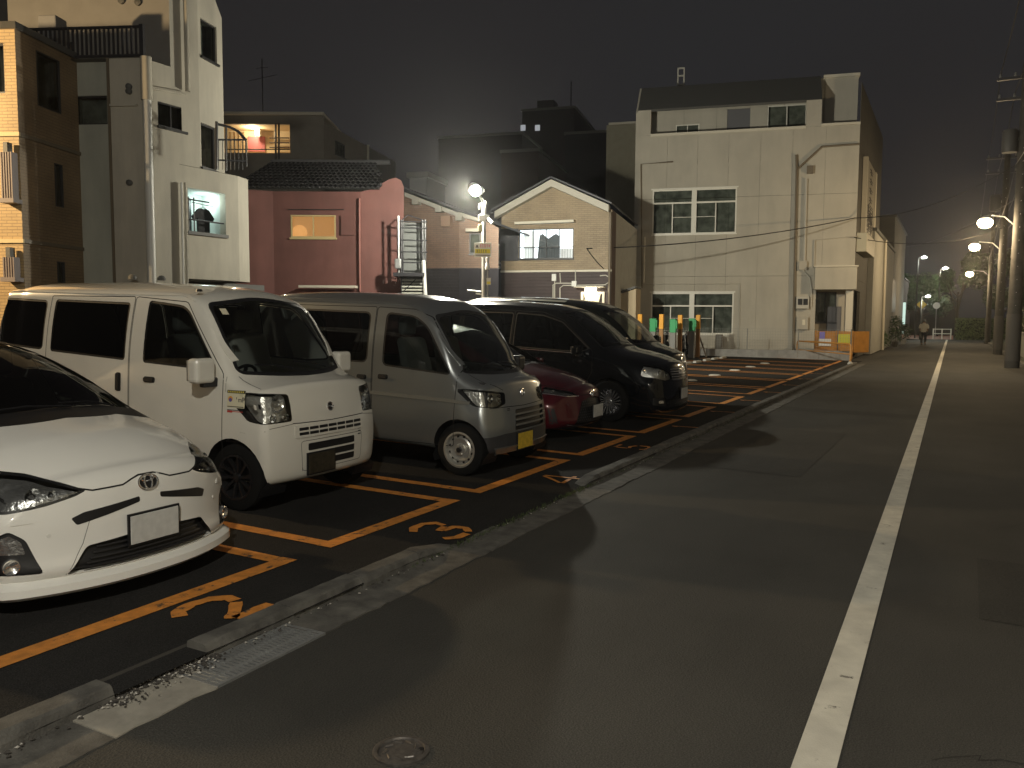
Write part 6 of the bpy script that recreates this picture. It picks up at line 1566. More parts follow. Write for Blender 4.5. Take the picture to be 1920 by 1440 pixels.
for sg in (-1, 1):
    door(c, fd, sg, 'front_door', fg, tint_s, (-1.34, .965), hs=(.10, .035)); door(c, md, sg, 'sliding_door', mg, MATS['smoked_glass'], (-1.62, .95), hs=(.10, .035))
    glasswin(c, rg, 'y', sg, MATS['smoked_glass'], name='quarter_window')
    c.ribbon('side_moulding', [(-3.2, .80), (-1.5, .79), (-.5, .765), (-.28, .75)], 'y', sg, mat('grey_moulding', (.13, .13, .115), .6), .035, .001, th=.008)
    c.ribbon('roof_gutter', [(-3.3, 1.765), (-1.2, 1.735), (-.98, 1.68), (-.78, 1.55), (-.46, 1.12)], 'y', sg, c.paint, .016, .0, th=.008)
ws = rpoly([(-.60, 1.07), (-.35, 1.05), (0, 1.045), (.35, 1.05), (.60, 1.07), (.545, 1.60), (0, 1.665), (-.545, 1.60)], [.03, .1, .1, .1, .03, .05, .2, .05])
glasswin(c, ws, 'x', 1, tint_f, border=.03, nmin=.1, name='windshield')
c.region('lower_bumper', rpoly([(-.76, .18), (.76, .18), (.76, .40), (.40, .43), (-.40, .43), (-.76, .40)], .01, 2), 'x', 1, mat('dark_bumper_plastic', (.035, .035, .037), .55), .004, nmin=.08)
for sg in (-1, 1): c.region('bumper_corner', [(-.30, .18), (.05, .18), (.05, .41), (-.24, .41)], 'y', sg, MATS['dark_bumper_plastic'], .004, nmin=.08)
c.patch('skid_panel', rpoly([(-.50, .20), (.60, .20), (.66, .30), (-.60, .30)], .02), 'x', 1, c.paint, .006, .02, None, .06)
c.region('radiator_opening', rpoly([(-.24, .45), (.48, .45), (.52, .66), (-.20, .66)], .02), 'x', 1, trimb, -.02)
for z in (.50, .555, .61): c.patch('grille_slat', [(-.22, z-.010), (.50, z-.010), (.50, z+.010), (-.22, z+.010)], 'x', 1, mat('mid_grey_plastic', (.12, .12, .11), .5), .002, .006, None, .08)
c.ribbon('hood_gap', [(-.62, .70), (-.36, .700), (0, .69), (.36, .70), (.62, .70)], 'x', 1, seam, .007)
c.ribbon('hood_side_gap', [(-.58, 1.03), (-.56, .95), (-.38, .87)], 'x', 1, seam, .006); c.ribbon('hood_side_gap', [(.58, 1.03), (.56, .95), (.38, .87)], 'x', 1, seam, .006)
for z in (.665, .68): c.patch('vent', [(-.36, z-.005), (-.31, z-.005), (-.31, z+.003), (-.36, z+.003)], 'x', 1, trimb, .003)
badge(c, 0, .825, .04, 'd'); plate(c, -.05, .33, pl_yel)
mirror(c, (-.55, .86, 1.12), 1, trimb, (.10, .09, .13))
wheels(c, (-.40, -2.85), .7375-.02, .270, rim_steel, 'steel', .15)
interior(c, -.32, -3.2, .70, .55, .80, (-1.15,), (-.36, .95))
c.local('papers', MB().box(-.60, -.44, -.40, -.05, .985, .99), MATS['white_papers']); c.local('papers', MB().box(-.52, -.36, -.38, -.2, .991, .996), MATS['white_papers'])
c.local('cloth_bundle', MB().lathe([(.11, 0), (.13, .05), (.09, .11), (.0005, .14)], Matrix.Translation((-.5, .15, .98)), 10), mat('bag_cloth', (.16, .16, .15), .9, bump=.6, bscale=12), smooth=True)
wipers(c, (((.1, 1.06), (-.35, 1.11)), ((.45, 1.06), (.05, 1.12))))
c.finish(); VAN2 = c

# ================= white hatchback, nearest
sp = dict(L=3.995, mz=.58, crown=2.3, plan=(.30, 2.3), rnose=.10, fade=1.3, round=.03,
    zt=[(0, .66), (-.06, .72), (-.2, .80), (-.5, .90), (-.85, .975), (-.98, 1.01), (-1.5, 1.26), (-1.95, 1.41), (-2.3, 1.455), (-2.8, 1.44), (-3.5, 1.33), (-3.995, 1.05)],
    gz=[(0, .60), (-.2, .73), (-.5, .81), (-.85, .875), (-1.05, .93), (-1.5, 1.155), (-1.95, 1.31), (-2.3, 1.365), (-2.8, 1.36), (-3.5, 1.26), (-3.995, 1.0)],
    gw=[(0, .66), (-.3, .69), (-.85, .72), (-1.1, .70), (-1.5, .63), (-1.95, .57), (-2.3, .555), (-3.2, .56), (-3.995, .60)],
    bz=[(0, .50), (-.2, .64), (-.6, .76), (-1, .84), (-1.6, .92), (-3.2, .99), (-3.995, .9)],
    bw=[(0, .74), (-.4, .80), (-1, .82), (-3.2, .82), (-3.995, .74)], mw=[(0, .80), (-.3, .8475), (-3.4, .8475), (-3.995, .78)],
    sz=[(0, .17), (-.5, .17), (-3.995, .25)], sw=[(0, .76), (-.3, .80), (-3.995, .76)],
    lean=[(.12, -.02), (.20, .03), (.32, .0), (.5, -.02), (.66, -.05), (.8, -.10), (1.2, -.10)])
cx, cy = -4.10, 3.27
c = Car('hatchback', sp, gplace(cx, cy), 0, 'pearl white hatchback with a sporty bumper parked nearest the camera', 'car', 'vehicles parked nose out in the lot', paint_w2); tilt(c, .5)
arches(c, (-.78, -3.33), .335, .31, .8475)
blk_ref = mat('smoked_reflector', (.34, .34, .34), .25, metal=.8, bump=.9, bscale=22)
for sg in (-1, 1):
    q = [(-.845, .735), (-.70, .775), (-.55, .745), (-.36, .645), (-.42, .620), (-.56, .585), (-.72, .560), (-.84, .575)]
    lamp(c, rpoly([(sg*-a, b) for a, b in q], .015, 2), 'x', 1, .03, ref=blk_ref, depth=.035, border=.014, bulbs=((sg*.60, .655, .045), (sg*.71, .66, .04), (sg*.52, .65, .026)))
ws = rpoly([(-.72, .915), (-.4, .98), (0, 1.0), (.4, .98), (.72, .915), (.53, 1.34), (.3, 1.395), (0, 1.405), (-.3, 1.395), (-.53, 1.34)], [.02, .1, .1, .1, .02, .04, .1, .1, .1, .04])
glasswin(c, ws, 'x', 1, glass('hatch_windshield', (.42, .46, .42)), border=.03, nmin=.04, name='windshield')
c.ribbon('cowl', [(-.73, .90), (-.4, .967), (0, .985), (.4, .967), (.73, .90)], 'x', 1, trimb, .05, .001)
hg = [(-.80, .80), (-.60, .745), (-.42, .665), (-.33, .640), (-.16, .645), (-.10, .668), (-.05, .682), (.05, .682), (.10, .668), (.16, .645), (.33, .640), (.42, .665), (.60, .745), (.80, .80)]
c.ribbon('hood_gap', hg[2:-2], 'x', 1, seam, .009)
for sg in (-1, 1): c.ribbon('hood_side_gap', [(-.28, sg*.70), (-.6, sg*.735), (-1.0, sg*.71)], 'z', 1, seam, .005)
fd = rpoly([(-2.15, .25), (-1.25, .25), (-1.15, .60), (-1.12, .86), (-1.75, 1.22), (-2.15, 1.30)], .03, 2); fg = rpoly([(-2.10, .93), (-1.35, .90), (-1.85, 1.20), (-2.10, 1.27)], .03)
for sg in (-1, 1):
    door(c, fd, sg, 'front_door', fg, tint_s, (-1.98, .84), hm=c.paint)
    mirror(c, (-1.95, sg*.93, .96), sg, c.paint, (.11, .10, .08))
# bumper: emblem slot, plate garnish, wide trapezoid grille, fog bezels, lip
for sg in (-1, 1):
    c.patch('upper_slot', rpoly([(sg*.07, .565), (sg*.07, .535), (sg*.43, .465), (sg*.455, .505), (sg*.39, .530)], .01, 2), 'x', 1, trimb, .002, 0, None, .04)
lg = c.region('lower_grille', rpoly([(-.50, .205), (.50, .205), (.39, .345), (.14, .365), (-.14, .365), (-.39, .345)], .02, 3), 'x', 1, trimb, -.03)
for k in range(5): z = .222+.027*k; c.patch('grille_slat', [(-.42+.02*k, z-.004), (.42-.02*k, z-.004), (.42-.02*k, z+.004), (-.42+.02*k, z+.004)], 'x', 1, mat('grille_plastic', (.02, .02, .022), .4), -.022, .01, lg, .08)
for sg in (-1, 1):
    q = [(.60, .235), (.80, .245), (.835, .40), (.72, .475), (.655, .42)]; P2 = rpoly([(sg*a, b) for a, b in q], .02, 3)
    fb = c.region('fog_bezel', P2, 'x', 1, trimb, -.015, nmin=.03)
    c.patch('fog_upper_lens', rpoly([(sg*a, b) for a, b in ((.66, .345), (.81, .35), (.815, .40), (.72, .45), (.675, .41))], .01, 2), 'x', 1, blk_ref, -.012, 0, fb, .04)
    h = c.hit(sg*.72, .285, 'x', 1, .0)
    if h:
        T = Matrix.Translation(h) @ Vector((.93, sg*.3, 0)).normalized().to_track_quat('Z', 'Y').to_matrix().to_4x4()
        c.local('fog_lamp', MB().lathe([(.042, -.02), (.042, .006), (.036, .008), (.02, -.004), (.0005, -.008)], T, 20), chrome, fb, smooth=True)
    c.patch('washer_cover', rpoly([(sg*.62, .505), (sg*.71, .500), (sg*.70, .530), (sg*.635, .532)], .005, 2), 'x', 1, c.paint, .001, .003, None, .03)
    hh = c.hit(sg*.56, .43, 'x', 1, .001); c.local('parking_sensor', MB().lathe([(.011, 0), (.010, .003), (.0005, .003)], Matrix.Translation(hh) @ Vector((.9, sg*.3, 0)).normalized().to_track_quat('Z', 'Y').to_matrix().to_4x4(), 12), c.paint)
lip = []
for k in range(41):
    y = -.80+1.6*k/40; h = c.hit(y, .185, 'x', 1, .02)
    if h: lip.append(h)
mb = MB()
for p in lip:
    n = c.norm(p); n.z = 0; n.normalize()
    for (o_, z) in ((-.05, .12), (.03, .105), (.055, .125), (.05, .165), (.015, .195), (-.03, .205)): q = p+n*o_; mb.v.append((q.x, q.y, z))
for i in range(len(lip)-1):
    for j in range(6): mb.f.append((i*6+j, i*6+(j+1) % 6, (i+1)*6+(j+1) % 6, (i+1)*6+j))
c.local('front_lip', mb, c.paint, smooth=True)
c.ribbon('bumper_line', [(-.50, .21), (-.41, .36), (-.36, .50)], 'x', 1, seam, .0025)
badge(c, 0, .635, .052, 'ellipses'); plate(c, 0, .385, pl_white, .012)
wheels(c, (-.78, -3.33), .8475-.02, .295, rim_alloy, 'multi', .17)
interior(c, -.95, -3.2, .72, .35, .55, (-1.95, -2.85), (-1.15, .86), mat('dark_seat', (.12, .12, .10), .9), dashm=mat('reflection_toned_dash', (.14, .145, .11), .7))  # dashboard lightened to stand in for a reflection on the windshield
wipers(c, (((.15, 1.0), (-.40, 1.00)), ((.5, .97), (.1, 1.02))))
c.finish()

# ================= dark red hatchback
sp = dict(L=3.94, mz=.55, crown=2.3, plan=(.30, 2.2), rnose=.10, fade=1.3, round=.03,
    zt=[(0, .60), (-.06, .70), (-.2, .78), (-.5, .87), (-.95, .97), (-1.05, 1.0), (-1.5, 1.24), (-1.95, 1.42), (-2.3, 1.485), (-2.9, 1.47), (-3.6, 1.3), (-3.94, 1.0)],
    gz=[(0, .54), (-.2, .70), (-.5, .78), (-.95, .88), (-1.1, .95), (-1.5, 1.16), (-1.95, 1.33), (-2.3, 1.39), (-2.9, 1.38), (-3.6, 1.22), (-3.94, .95)],
    gw=[(0, .64), (-.3, .68), (-.9, .72), (-1.1, .70), (-1.5, .63), (-1.95, .58), (-2.3, .56), (-3.2, .57), (-3.94, .60)],
    bz=[(0, .45), (-.2, .62), (-.6, .72), (-1, .82), (-1.6, .92), (-3.2, 1.0), (-3.94, .9)],
    bw=[(0, .74), (-.4, .80), (-1, .82), (-3.2, .82), (-3.94, .74)], mw=[(0, .80), (-.3, .8475), (-3.4, .8475), (-3.94, .78)],
    sz=[(0, .17), (-.5, .17), (-3.94, .25)], sw=[(0, .76), (-.3, .80), (-3.94, .76)], lean=[(.12, -.05), (.25, .02), (.4, .0), (.6, -.04), (.8, -.10), (1.2, -.10)])
cx, cy = -4.22, 10.36
c = Car('hatchback', sp, gplace(cx, cy), 0, 'dark red hatchback mostly hidden behind the silver van, mesh grille showing', 'car', 'vehicles parked nose out in the lot', paint_r); tilt(c, .5)
arches(c, (-.80, -3.3), .335, .31, .8475)
for sg in (-1, 1):
    q = [(-.84, .735), (-.66, .72), (-.44, .65), (-.36, .60), (-.56, .605), (-.80, .66)]
    lamp(c, rpoly([(sg*-a, b) for a, b in q], .012, 2), 'x', 1, .03, ref=blk_ref, depth=.03, border=.010, bulbs=((sg*.62, .665, .035), (sg*.72, .68, .035)))
    c.ribbon('lamp_chrome_line', [(sg*.34, .592), (sg*.56, .596), (sg*.80, .65)], 'x', 1, chrome, .010, .002)
    c.ribbon('lip_chrome', [(sg*.10, .215), (sg*.45, .21), (sg*.60, .235)], 'x', 1, chrome, .008, .003)
    c.patch('side_vent', rpoly([(sg*.72, .25), (sg*.78, .25), (sg*.80, .45), (sg*.75, .45)], .01, 2), 'x', 1, trimb, .002)
lg = c.region('grille', rpoly([(-.48, .22), (.48, .22), (.30, .52), (.1, .56), (-.1, .56), (-.30, .52)], .03, 3), 'x', 1, trimb, -.02)
b_ = MB()
for r__ in range(9):
    for k in range(19):
        z = .24+.034*r__; y = -.45+.05*k+(.025 if r__ % 2 else 0)
        if abs(y) > .46-(z-.22)*.6: continue
        h = c.hit(y, z, 'x', 1, -.012); b_.add([h+Vector((0, -.017, 0)), h+Vector((.0, 0, -.011)), h+Vector((0, .017, 0)), h+Vector((0, 0, .011))], [(0, 1, 2, 3)])
o_ = c.local('grille_mesh', b_, mat('grille_mesh_plastic', (.06, .06, .065), .3), lg); o_['kind'] = 'stuff'
ws = rpoly([(-.66, .94), (0, 1.01), (.66, .94), (.53, 1.36), (0, 1.43), (-.53, 1.36)], [.02, .2, .02, .04, .3, .04])
glasswin(c, ws, 'x', 1, tint_s, border=.03, nmin=.04, name='windshield')
fg = rpoly([(-2.10, .95), (-1.35, .92), (-1.85, 1.22), (-2.10, 1.29)], .03)
for sg in (-1, 1): glasswin(c, fg, 'y', sg, tint_d)
c.ribbon('hood_gap', [(-.75, .76), (-.45, .68), (-.30, .60), (0, .59), (.30, .60), (.45, .68), (.75, .76)], 'x', 1, seam, .008)
badge(c, 0, .60, .045, 'ellipses'); plate(c, .08, .37, pl_white, .012)
wheels(c, (-.80, -3.3), .8475-.02, .295, rim_alloy, 'multi', .17); interior(c, -.95, -3.2, .72, .35, .55, (-1.95,), (-1.15, .86))
mirror(c, (-1.30, -.93, .98), -1, c.paint, (.11, .10, .08)); mirror(c, (-1.30, .93, .98), 1, c.paint, (.11, .10, .08))
wipers(c, (((.15, 1.0), (-.40, 1.00)),))
c.finish()

# ================= black minivan
sp = dict(L=4.69, mz=.62, crown=2.8, plan=(.26, 2.4), rnose=.10, fade=1.5, round=.028,
    zt=[(0, .86), (-.06, .93), (-.25, 1.0), (-.6, 1.08), (-.88, 1.14), (-1.0, 1.20), (-1.5, 1.56), (-1.85, 1.75), (-2.2, 1.82), (-3, 1.86), (-4.2, 1.84), (-4.69, 1.76)],
    gz=[(0, .80), (-.25, .92), (-.6, .99), (-.88, 1.05), (-1.05, 1.13), (-1.5, 1.47), (-1.85, 1.66), (-2.2, 1.73), (-3, 1.775), (-4.69, 1.72)],
    gw=[(0, .70), (-.4, .74), (-.9, .76), (-1.2, .73), (-1.85, .66), (-2.2, .65), (-4.2, .65), (-4.69, .63)],
    bz=[(0, .62), (-.3, .82), (-.8, .95), (-1.2, 1.02), (-2, 1.08), (-4.69, 1.12)],
    bw=[(0, .76), (-.4, .82), (-1, .83), (-4.2, .83), (-4.69, .79)], mw=[(0, .80), (-.3, .8475), (-4.3, .8475), (-4.69, .80)],
    sz=[(0, .16), (-.5, .18), (-4.69, .25)], sw=[(0, .77), (-.3, .81), (-4.69, .78)], lean=[(.12, -.02), (.25, .02), (.5, 0), (.7, -.03), (.9, -.08), (1.2, -.10)],
    tlean=[(.2, 0), (1.1, 0), (1.8, .15)])
cx, cy = -3.74, 12.88
c = Car('minivan', sp, gplace(cx, cy), 0, 'glossy black minivan with chrome grille and multi-spoke wheels', 'van', 'vehicles parked nose out in the lot', paint_b); tilt(c)
arches(c, (-.93, -3.79), .355, .335, .8475)
for sg in (-1, 1):
    q = [(-.845, .93), (-.62, .90), (-.38, .78), (-.36, .68), (-.55, .66), (-.80, .72)]
    lamp(c, rpoly([(sg*-a, b) for a, b in q], .02, 2), 'x', 1, .03, ref=reflector, depth=.04, border=.010, bulbs=((sg*.50, .76, .045), (sg*.63, .79, .05), (sg*.75, .83, .04)))
    h = c.region('fog_bezel', rpoly([(sg*a, b) for a, b in ((.55, .28), (.78, .30), (.78, .42), (.58, .40))], .02, 2), 'x', 1, trimb, -.01, nmin=.03)
    c.patch('fog_lamp', rpoly([(sg*a, b) for a, b in ((.62, .32), (.72, .325), (.72, .37), (.63, .37))], .02, 2), 'x', 1, chrome, .0, .004, None, .04)
g_ = c.region('grille', rpoly([(-.36, .66), (.36, .66), (.40, .84), (-.40, .84)], .02, 2), 'x', 1, trimb, -.015)
for z in (.68, .72, .76, .80, .835): c.ribbon('grille_bar', [(-.37, z), (0, z-.008), (.37, z)], 'x', 1, chrome, .012, .0, g_, th=.006)
for z in (.25, .34): c.ribbon('lower_bar', [(-.5, z), (.5, z)], 'x', 1, trimb, .06, .002)
c.ribbon('lip_chrome', [(.35, .175), (.62, .195), (.74, .23)], 'x', 1, chrome, .014, .004)
c.ribbon('lip_chrome', [(-.35, .175), (-.62, .195), (-.74, .23)], 'x', 1, chrome, .008, .004)
ws = rpoly([(-.70, 1.15), (0, 1.19), (.70, 1.15), (.60, 1.67), (0, 1.73), (-.60, 1.67)], [.02, .2, .02, .04, .3, .04])
glasswin(c, ws, 'x', 1, tint_f, border=.03, nmin=.06, name='windshield')
g1 = rpoly([(-2.62, 1.12), (-1.45, 1.08), (-1.30, 1.12), (-1.80, 1.52), (-2.15, 1.62), (-2.62, 1.65)], .03); g2 = rpoly([(-3.62, 1.14), (-2.70, 1.12), (-2.70, 1.65), (-3.62, 1.66)], .03); g3 = rpoly([(-4.5, 1.16), (-3.70, 1.14), (-3.70, 1.66), (-4.45, 1.65)], .03)
f1 = rpoly([(-2.66, .28), (-1.45, .28), (-1.30, .62), (-1.22, .75), (-1.22, 1.08), (-1.78, 1.56), (-2.15, 1.68), (-2.66, 1.70)], .03, 2); f2 = rpoly([(-3.66, .28), (-2.67, .28), (-2.67, 1.70), (-3.66, 1.71)], .02, 2)
for sg in (-1, 1):
    door(c, f1, sg, 'front_door', g1, tint_d, (-2.45, 1.0), hm=chrome, hs=(.18, .03)); door(c, f2, sg, 'sliding_door', g2, tint_d, (-2.85, 1.0), hm=chrome, hs=(.18, .03))
    glasswin(c, g3, 'y', sg, tint_d, name='quarter_window')
    c.ribbon('belt_chrome', [(-4.5, 1.12), (-2.6, 1.085), (-1.45, 1.045)], 'y', sg, chrome, .010, .002)
    mirror(c, (-1.42, sg*.97, 1.14), sg, c.paint, (.12, .10, .10))
badge(c, 0, .77, .06, 'bar'); plate(c, .0, .45, pl_white, .015)
wheels(c, (-.93, -3.79), .8475-.015, .315, rim_alloy, 'fan', .19)
interior(c, -1.0, -4.4, .74, .4, .65, (-2.2, -3.2), (-1.25, 1.02)); wipers(c, (((.15, 1.2), (-.45, 1.2)),))
c.finish()

# ================= dark van behind it
sp = dict(L=4.6, mz=.65, crown=2.8, plan=(.22, 2.4), rnose=.09, fade=1.2, round=.03,
    zt=[(0, .92), (-.06, .98), (-.3, 1.06), (-.55, 1.13), (-.66, 1.20), (-1.0, 1.50), (-1.3, 1.73), (-1.6, 1.86), (-2.0, 1.93), (-3, 1.985), (-4.2, 1.98), (-4.6, 1.90)],
    gz=[(0, .85), (-.3, .98), (-.55, 1.06), (-.7, 1.14), (-1.0, 1.42), (-1.3, 1.63), (-1.6, 1.76), (-2.0, 1.84), (-3, 1.89), (-4.6, 1.86)],
    gw=[(0, .70), (-.4, .74), (-.9, .74), (-1.4, .69), (-2.2, .68), (-4.2, .68), (-4.6, .66)],
    bz=[(0, .68), (-.3, .88), (-.8, 1.02), (-1.2, 1.10), (-4.6, 1.15)],
    bw=[(0, .76), (-.4, .82), (-1, .83), (-4.2, .83), (-4.6, .79)], mw=[(0, .80), (-.3, .8475), (-4.3, .8475), (-4.6, .80)],
    sz=[(0, .18), (-.5, .2), (-4.6, .25)], sw=[(0, .77), (-.3, .81), (-4.6, .78)], lean=[(.12, -.02), (.25, .02), (.5, 0), (.7, -.02), (.95, -.07), (1.3, -.08)],
    tlean=[(.2, 0), (1.1, 0), (1.8, .15)])
cx, cy = -4.42, 15.25
c = Car('high_roof_van', sp, gplace(cx, cy), 0, 'dark high-roofed van behind the black minivan, pale trim along its roof', 'van', 'vehicles parked nose out in the lot', paint_b2); tilt(c)
arches(c, (-.75, -3.6), .345, .325, .8475)
for sg in (-1, 1):
    lamp(c, rpoly([(sg*a, b) for a, b in ((.45, .80), (.46, .93), (.80, 1.0), (.80, .84))], .02, 2), 'x', 1, .03, bulbs=((sg*.6, .88, .05), (sg*.7, .9, .045), (sg*.52, .86, .04)))
ws = rpoly([(-.69, 1.15), (0, 1.19), (.69, 1.15), (.60, 1.70), (0, 1.78), (-.60, 1.70)], [.02, .2, .02, .04, .3, .04])
glasswin(c, ws, 'x', 1, tint_f, border=.03, nmin=.06, name='windshield')
g1 = rpoly([(-2.2, 1.20), (-1.0, 1.16), (-.92, 1.20), (-1.30, 1.55), (-1.6, 1.68), (-2.2, 1.73)], .03); g2 = rpoly([(-3.2, 1.22), (-2.3, 1.20), (-2.3, 1.74), (-3.2, 1.76)], .03); g3 = rpoly([(-4.3, 1.24), (-3.3, 1.22), (-3.3, 1.76), (-4.3, 1.76)], .03)
for sg in (-1, 1):
    for g_ in (g1, g2, g3): glasswin(c, g_, 'y', sg, tint_s if g_ is g1 else tint_d)
    c.ribbon('roof_trim', [(-4.4, 1.90), (-3.0, 1.925), (-2.2, 1.895)], 'y', sg, mat('pale_roof_trim', (.5, .5, .45), .3, metal=.5), .03, .002)
    c.ribbon('door_gap', [(-2.25, .3), (-2.25, 1.75)], 'y', sg, seam, .008); c.ribbon('door_gap', [(-.9, .7), (-.9, 1.15)], 'y', sg, seam, .008)
    mirror(c, (-.85, sg*.97, 1.22), sg, c.paint, (.12, .10, .12))
badge(c, 0, .84, .05, 'ellipses'); plate(c, 0, .42, pl_white, .015); c.ribbon('grille_bar', [(-.42, .80), (.42, .80)], 'x', 1, chrome, .02, .003)
wheels(c, (-.75, -3.6), .8475-.015, .31, rim_alloy, 'multi', .18); interior(c, -.7, -4.2, .74, .45, .75, (-1.7,), (-.9, 1.03))
c.finish()
# ------------------------------------------------------------------ light pole in the lot, street lamps on poles
m_pole = mat('galvanised_pole', (.5, .5, .48), .45, metal=.5, var=.1, vscale=10)
def lightobj(name, kind, energy, col, loc, parent, size=.08, spot=None, aim=None, blend=.6):
    l = bpy.data.lights.new(name, kind); l.energy = energy; l.color = col; l.shadow_soft_size = size
    if kind == 'SPOT': l.spot_size = spot; l.spot_blend = blend
    o = bpy.data.objects.new(name, l); COL.objects.link(o)
    if aim is not None: o.rotation_euler = (Vector(aim)).to_track_quat('-Z', 'Y').to_euler()
    if parent: o.parent = parent; o.location = worldm(parent).inverted() @ Vector(loc)
    else: o.location = loc
    return o
LP = Vector((-10.3, 17.5, 4.72)); PB = Vector((Xp(907, 560, -10.45).x, Xp(907, 560, -10.45).y, 0)); LP.z = 4.74
pp = empty('lot_light_pole', (PB.x, PB.y, lotz(PB.x, PB.y)), label='galvanised pole with glaring floodlight, cameras and parking notices behind the parked vans', cat='light pole')
Fp_n = Vector((math.sin(PSI), -math.cos(PSI), 0)); LQ = LP+Fp_n*(.03-(LP-PB).dot(Fp_n)); ptop = 4.55; Fp_u = Vector((math.cos(PSI), math.sin(PSI), 0))
obj('pole', MB().tube([(PB.x, PB.y, 0), (PB.x, PB.y, 2.2), (PB.x, PB.y, ptop)], [.065, .06, .05], 14), m_pole, pp, smooth=True)
obj('base_plate', MB().box(PB.x-.14, PB.x+.14, PB.y-.14, PB.y+.14, .1, .16), m_pole, pp, bevel=.01)
obj('arm', MB().tube([(PB.x, PB.y, ptop-.05), (LP.x, LP.y, LP.z+.06)], .03, 8), m_pole, pp, smooth=True)
aimv = Vector((.70, -.30, -.62)).normalized(); T = Matrix.Translation(LP) @ aimv.to_track_quat('Z', 'Y').to_matrix().to_4x4()
fl = obj('floodlight_housing', MB().lathe([(.001, -.13), (.10, -.12), (.14, -.04), (.15, .0), (.145, .012)], T, 20), mat('lamp_housing', (.5, .5, .5), .4, metal=.5), pp, smooth=True)
obj('lamp_lens', MB().lathe([(.10, .0), (.13, .04), (.14, .10), (.12, .16), (.07, .20), (.0005, .21)], T, 20), emis('floodlight_glow', (1, .98, .88), 12), fl, smooth=True)
lightobj('floodlight', 'SPOT', P_LOT, (1, .95, .78), LQ+Fp_u*-.23+Vector((0, 0, .02)), pp, .10, R(172), aimv, .55)
fill_aim = Vector((.22, .96, .10)).normalized(); fill_T = Matrix.Translation(LP+Vector((.08, .2, -.02))) @ fill_aim.to_track_quat('Z', 'Y').to_matrix().to_4x4()  # second head, added to brighten the far facades
f2 = obj('floodlight_housing', MB().lathe([(.001, -.10), (.07, -.09), (.10, -.03), (.10, .0)], fill_T, 16), MATS['lamp_housing'], pp, smooth=True)
obj('lamp_lens', MB().lathe([(.08, .0), (.07, .04), (.0005, .06)], fill_T, 16), MATS['floodlight_glow'], f2, smooth=True)
lightobj('floodlight', 'SPOT', 4200, (1, .95, .78), LP+Vector((.08, .2, -.02))+fill_aim*.1, pp, .1, R(105), fill_aim, .55)
lightobj('floodlight_spill', 'POINT', P_SPILL, (1, .96, .80), LQ+Fp_u*-.23, pp, .10)
Fp = Fr((PB.x, PB.y), (math.cos(PSI), math.sin(PSI)))
def prect(a, b, c, d_): e = rect(Fp, (a, b), (c, d_), .1); return e
for (q, nm, m_, d0, d1) in (((898, 382, 904, 393), 'sensor_box', steel_white, .07, .16), ((898, 403, 911, 416), 'camera_box', steel_white, .07, .2), ((897, 421, 905, 434), 'sensor_box', mat('pale_yellow_box', (.6, .6, .35), .5), .07, .16)):
    e = prect(*q); b_ = MB(); fbox(b_, Fp, *e, d0, d1); obj(nm, b_, m_, pp, bevel=.012)
u0, z0 = Fp.px(912, 407, .1); u1, z1 = Fp.px(924, 420, .1)
obj('security_camera', MB().tube([Fp.pt(u0, z0, .12), Fp.pt(u1, z1, .3)], .045, 10), steel_white, pp, smooth=True)
u0, z0 = Fp.px(907, 402, .1); u1, z1 = Fp.px(918, 405, .1); obj('camera_bracket', MB().tube([Fp.pt(u0, z0, .05), Fp.pt(u1, z1, .15)], .015, 6), steel_white, pp)
# notices
sb = empty('parking_notice', Fp.pt(0, 3, .1), label='white parking notice with red heading and yellow band clamped to the light pole', cat='sign')
e = rect(Fp, (889, 455), (921, 482), .1); b_ = MB(); fbox(b_, Fp, *e, .085, .10); obj('board', b_, mat('notice_white', (.75, .75, .68), .5), sb, bevel=.003)
def nbar(fx0, fx1, fz0, fz1, m_, nm='lettering', d=.1005): b_ = MB(); w_, h_ = e[1]-e[0], e[3]-e[2]; fbox(b_, Fp, e[0]+w_*fx0, e[0]+w_*fx1, e[2]+h_*fz0, e[2]+h_*fz1, d, d+.002); return obj(nm, b_, m_, sb)
m_nr = mat('notice_red', (.6, .08, .10), .5); m_ny = mat('notice_yellow', (.75, .65, .03), .5); m_nk = mat('notice_black', (.03, .03, .03), .5)
nbar(.06, .94, .26, .56, m_ny, 'yellow_band'); nbar(.08, .94, .10, .15, m_nk)
random.seed(3)
for k in range(5):
    x = .34+.125*k
    for (a, b, c, d_) in ((0, .09, .86, .89), (0, .09, .76, .79), (.01, .03, .68, .90), (.055, .075, .66, .88), (0, .09, .67, .70)):
        if random.random() < .85: nbar(x+a, x+b, c, d_, m_nr)
    for (a, b, c, d_) in ((-.2, -.11, .48, .50), (-.2, -.11, .32, .345), (-.18, -.16, .31, .52), (-.14, -.125, .33, .50)):
        if random.random() < .85: nbar(x+a+.0, x+b, c, d_, m_nk, d=.103)
nbar(.08, .26, .66, .72, m_nk, 'car_pictogram'); nbar(.12, .22, .72, .84, m_nk, 'car_pictogram')
sb2 = empty('small_notice', Fp.pt(.2, 2.4, .05), label='tiny white and yellow notice low on the right of the light pole', cat='sign')
e = rect(Fp, (912, 521), (920, 534), .1); b_ = MB(); fbox(b_, Fp, *e, .03, .04); obj('board', b_, MATS['notice_white'], sb2)
b_ = MB(); fbox(b_, Fp, e[0]+.01, e[1]-.01, e[2]+.02, (e[2]+e[3])/2, .041, .043); obj('yellow_band', b_, m_ny, sb2)
sp_ = empty('speaker_horn', Fp.pt(.2, 3, 0), label='white pear-shaped warning lamp bracketed to the right of the light pole', cat='warning lamp')
u_, z_ = Fp.px(914, 492, .05); T = Matrix.Translation(Fp.pt(u_, z_-.12, .05))
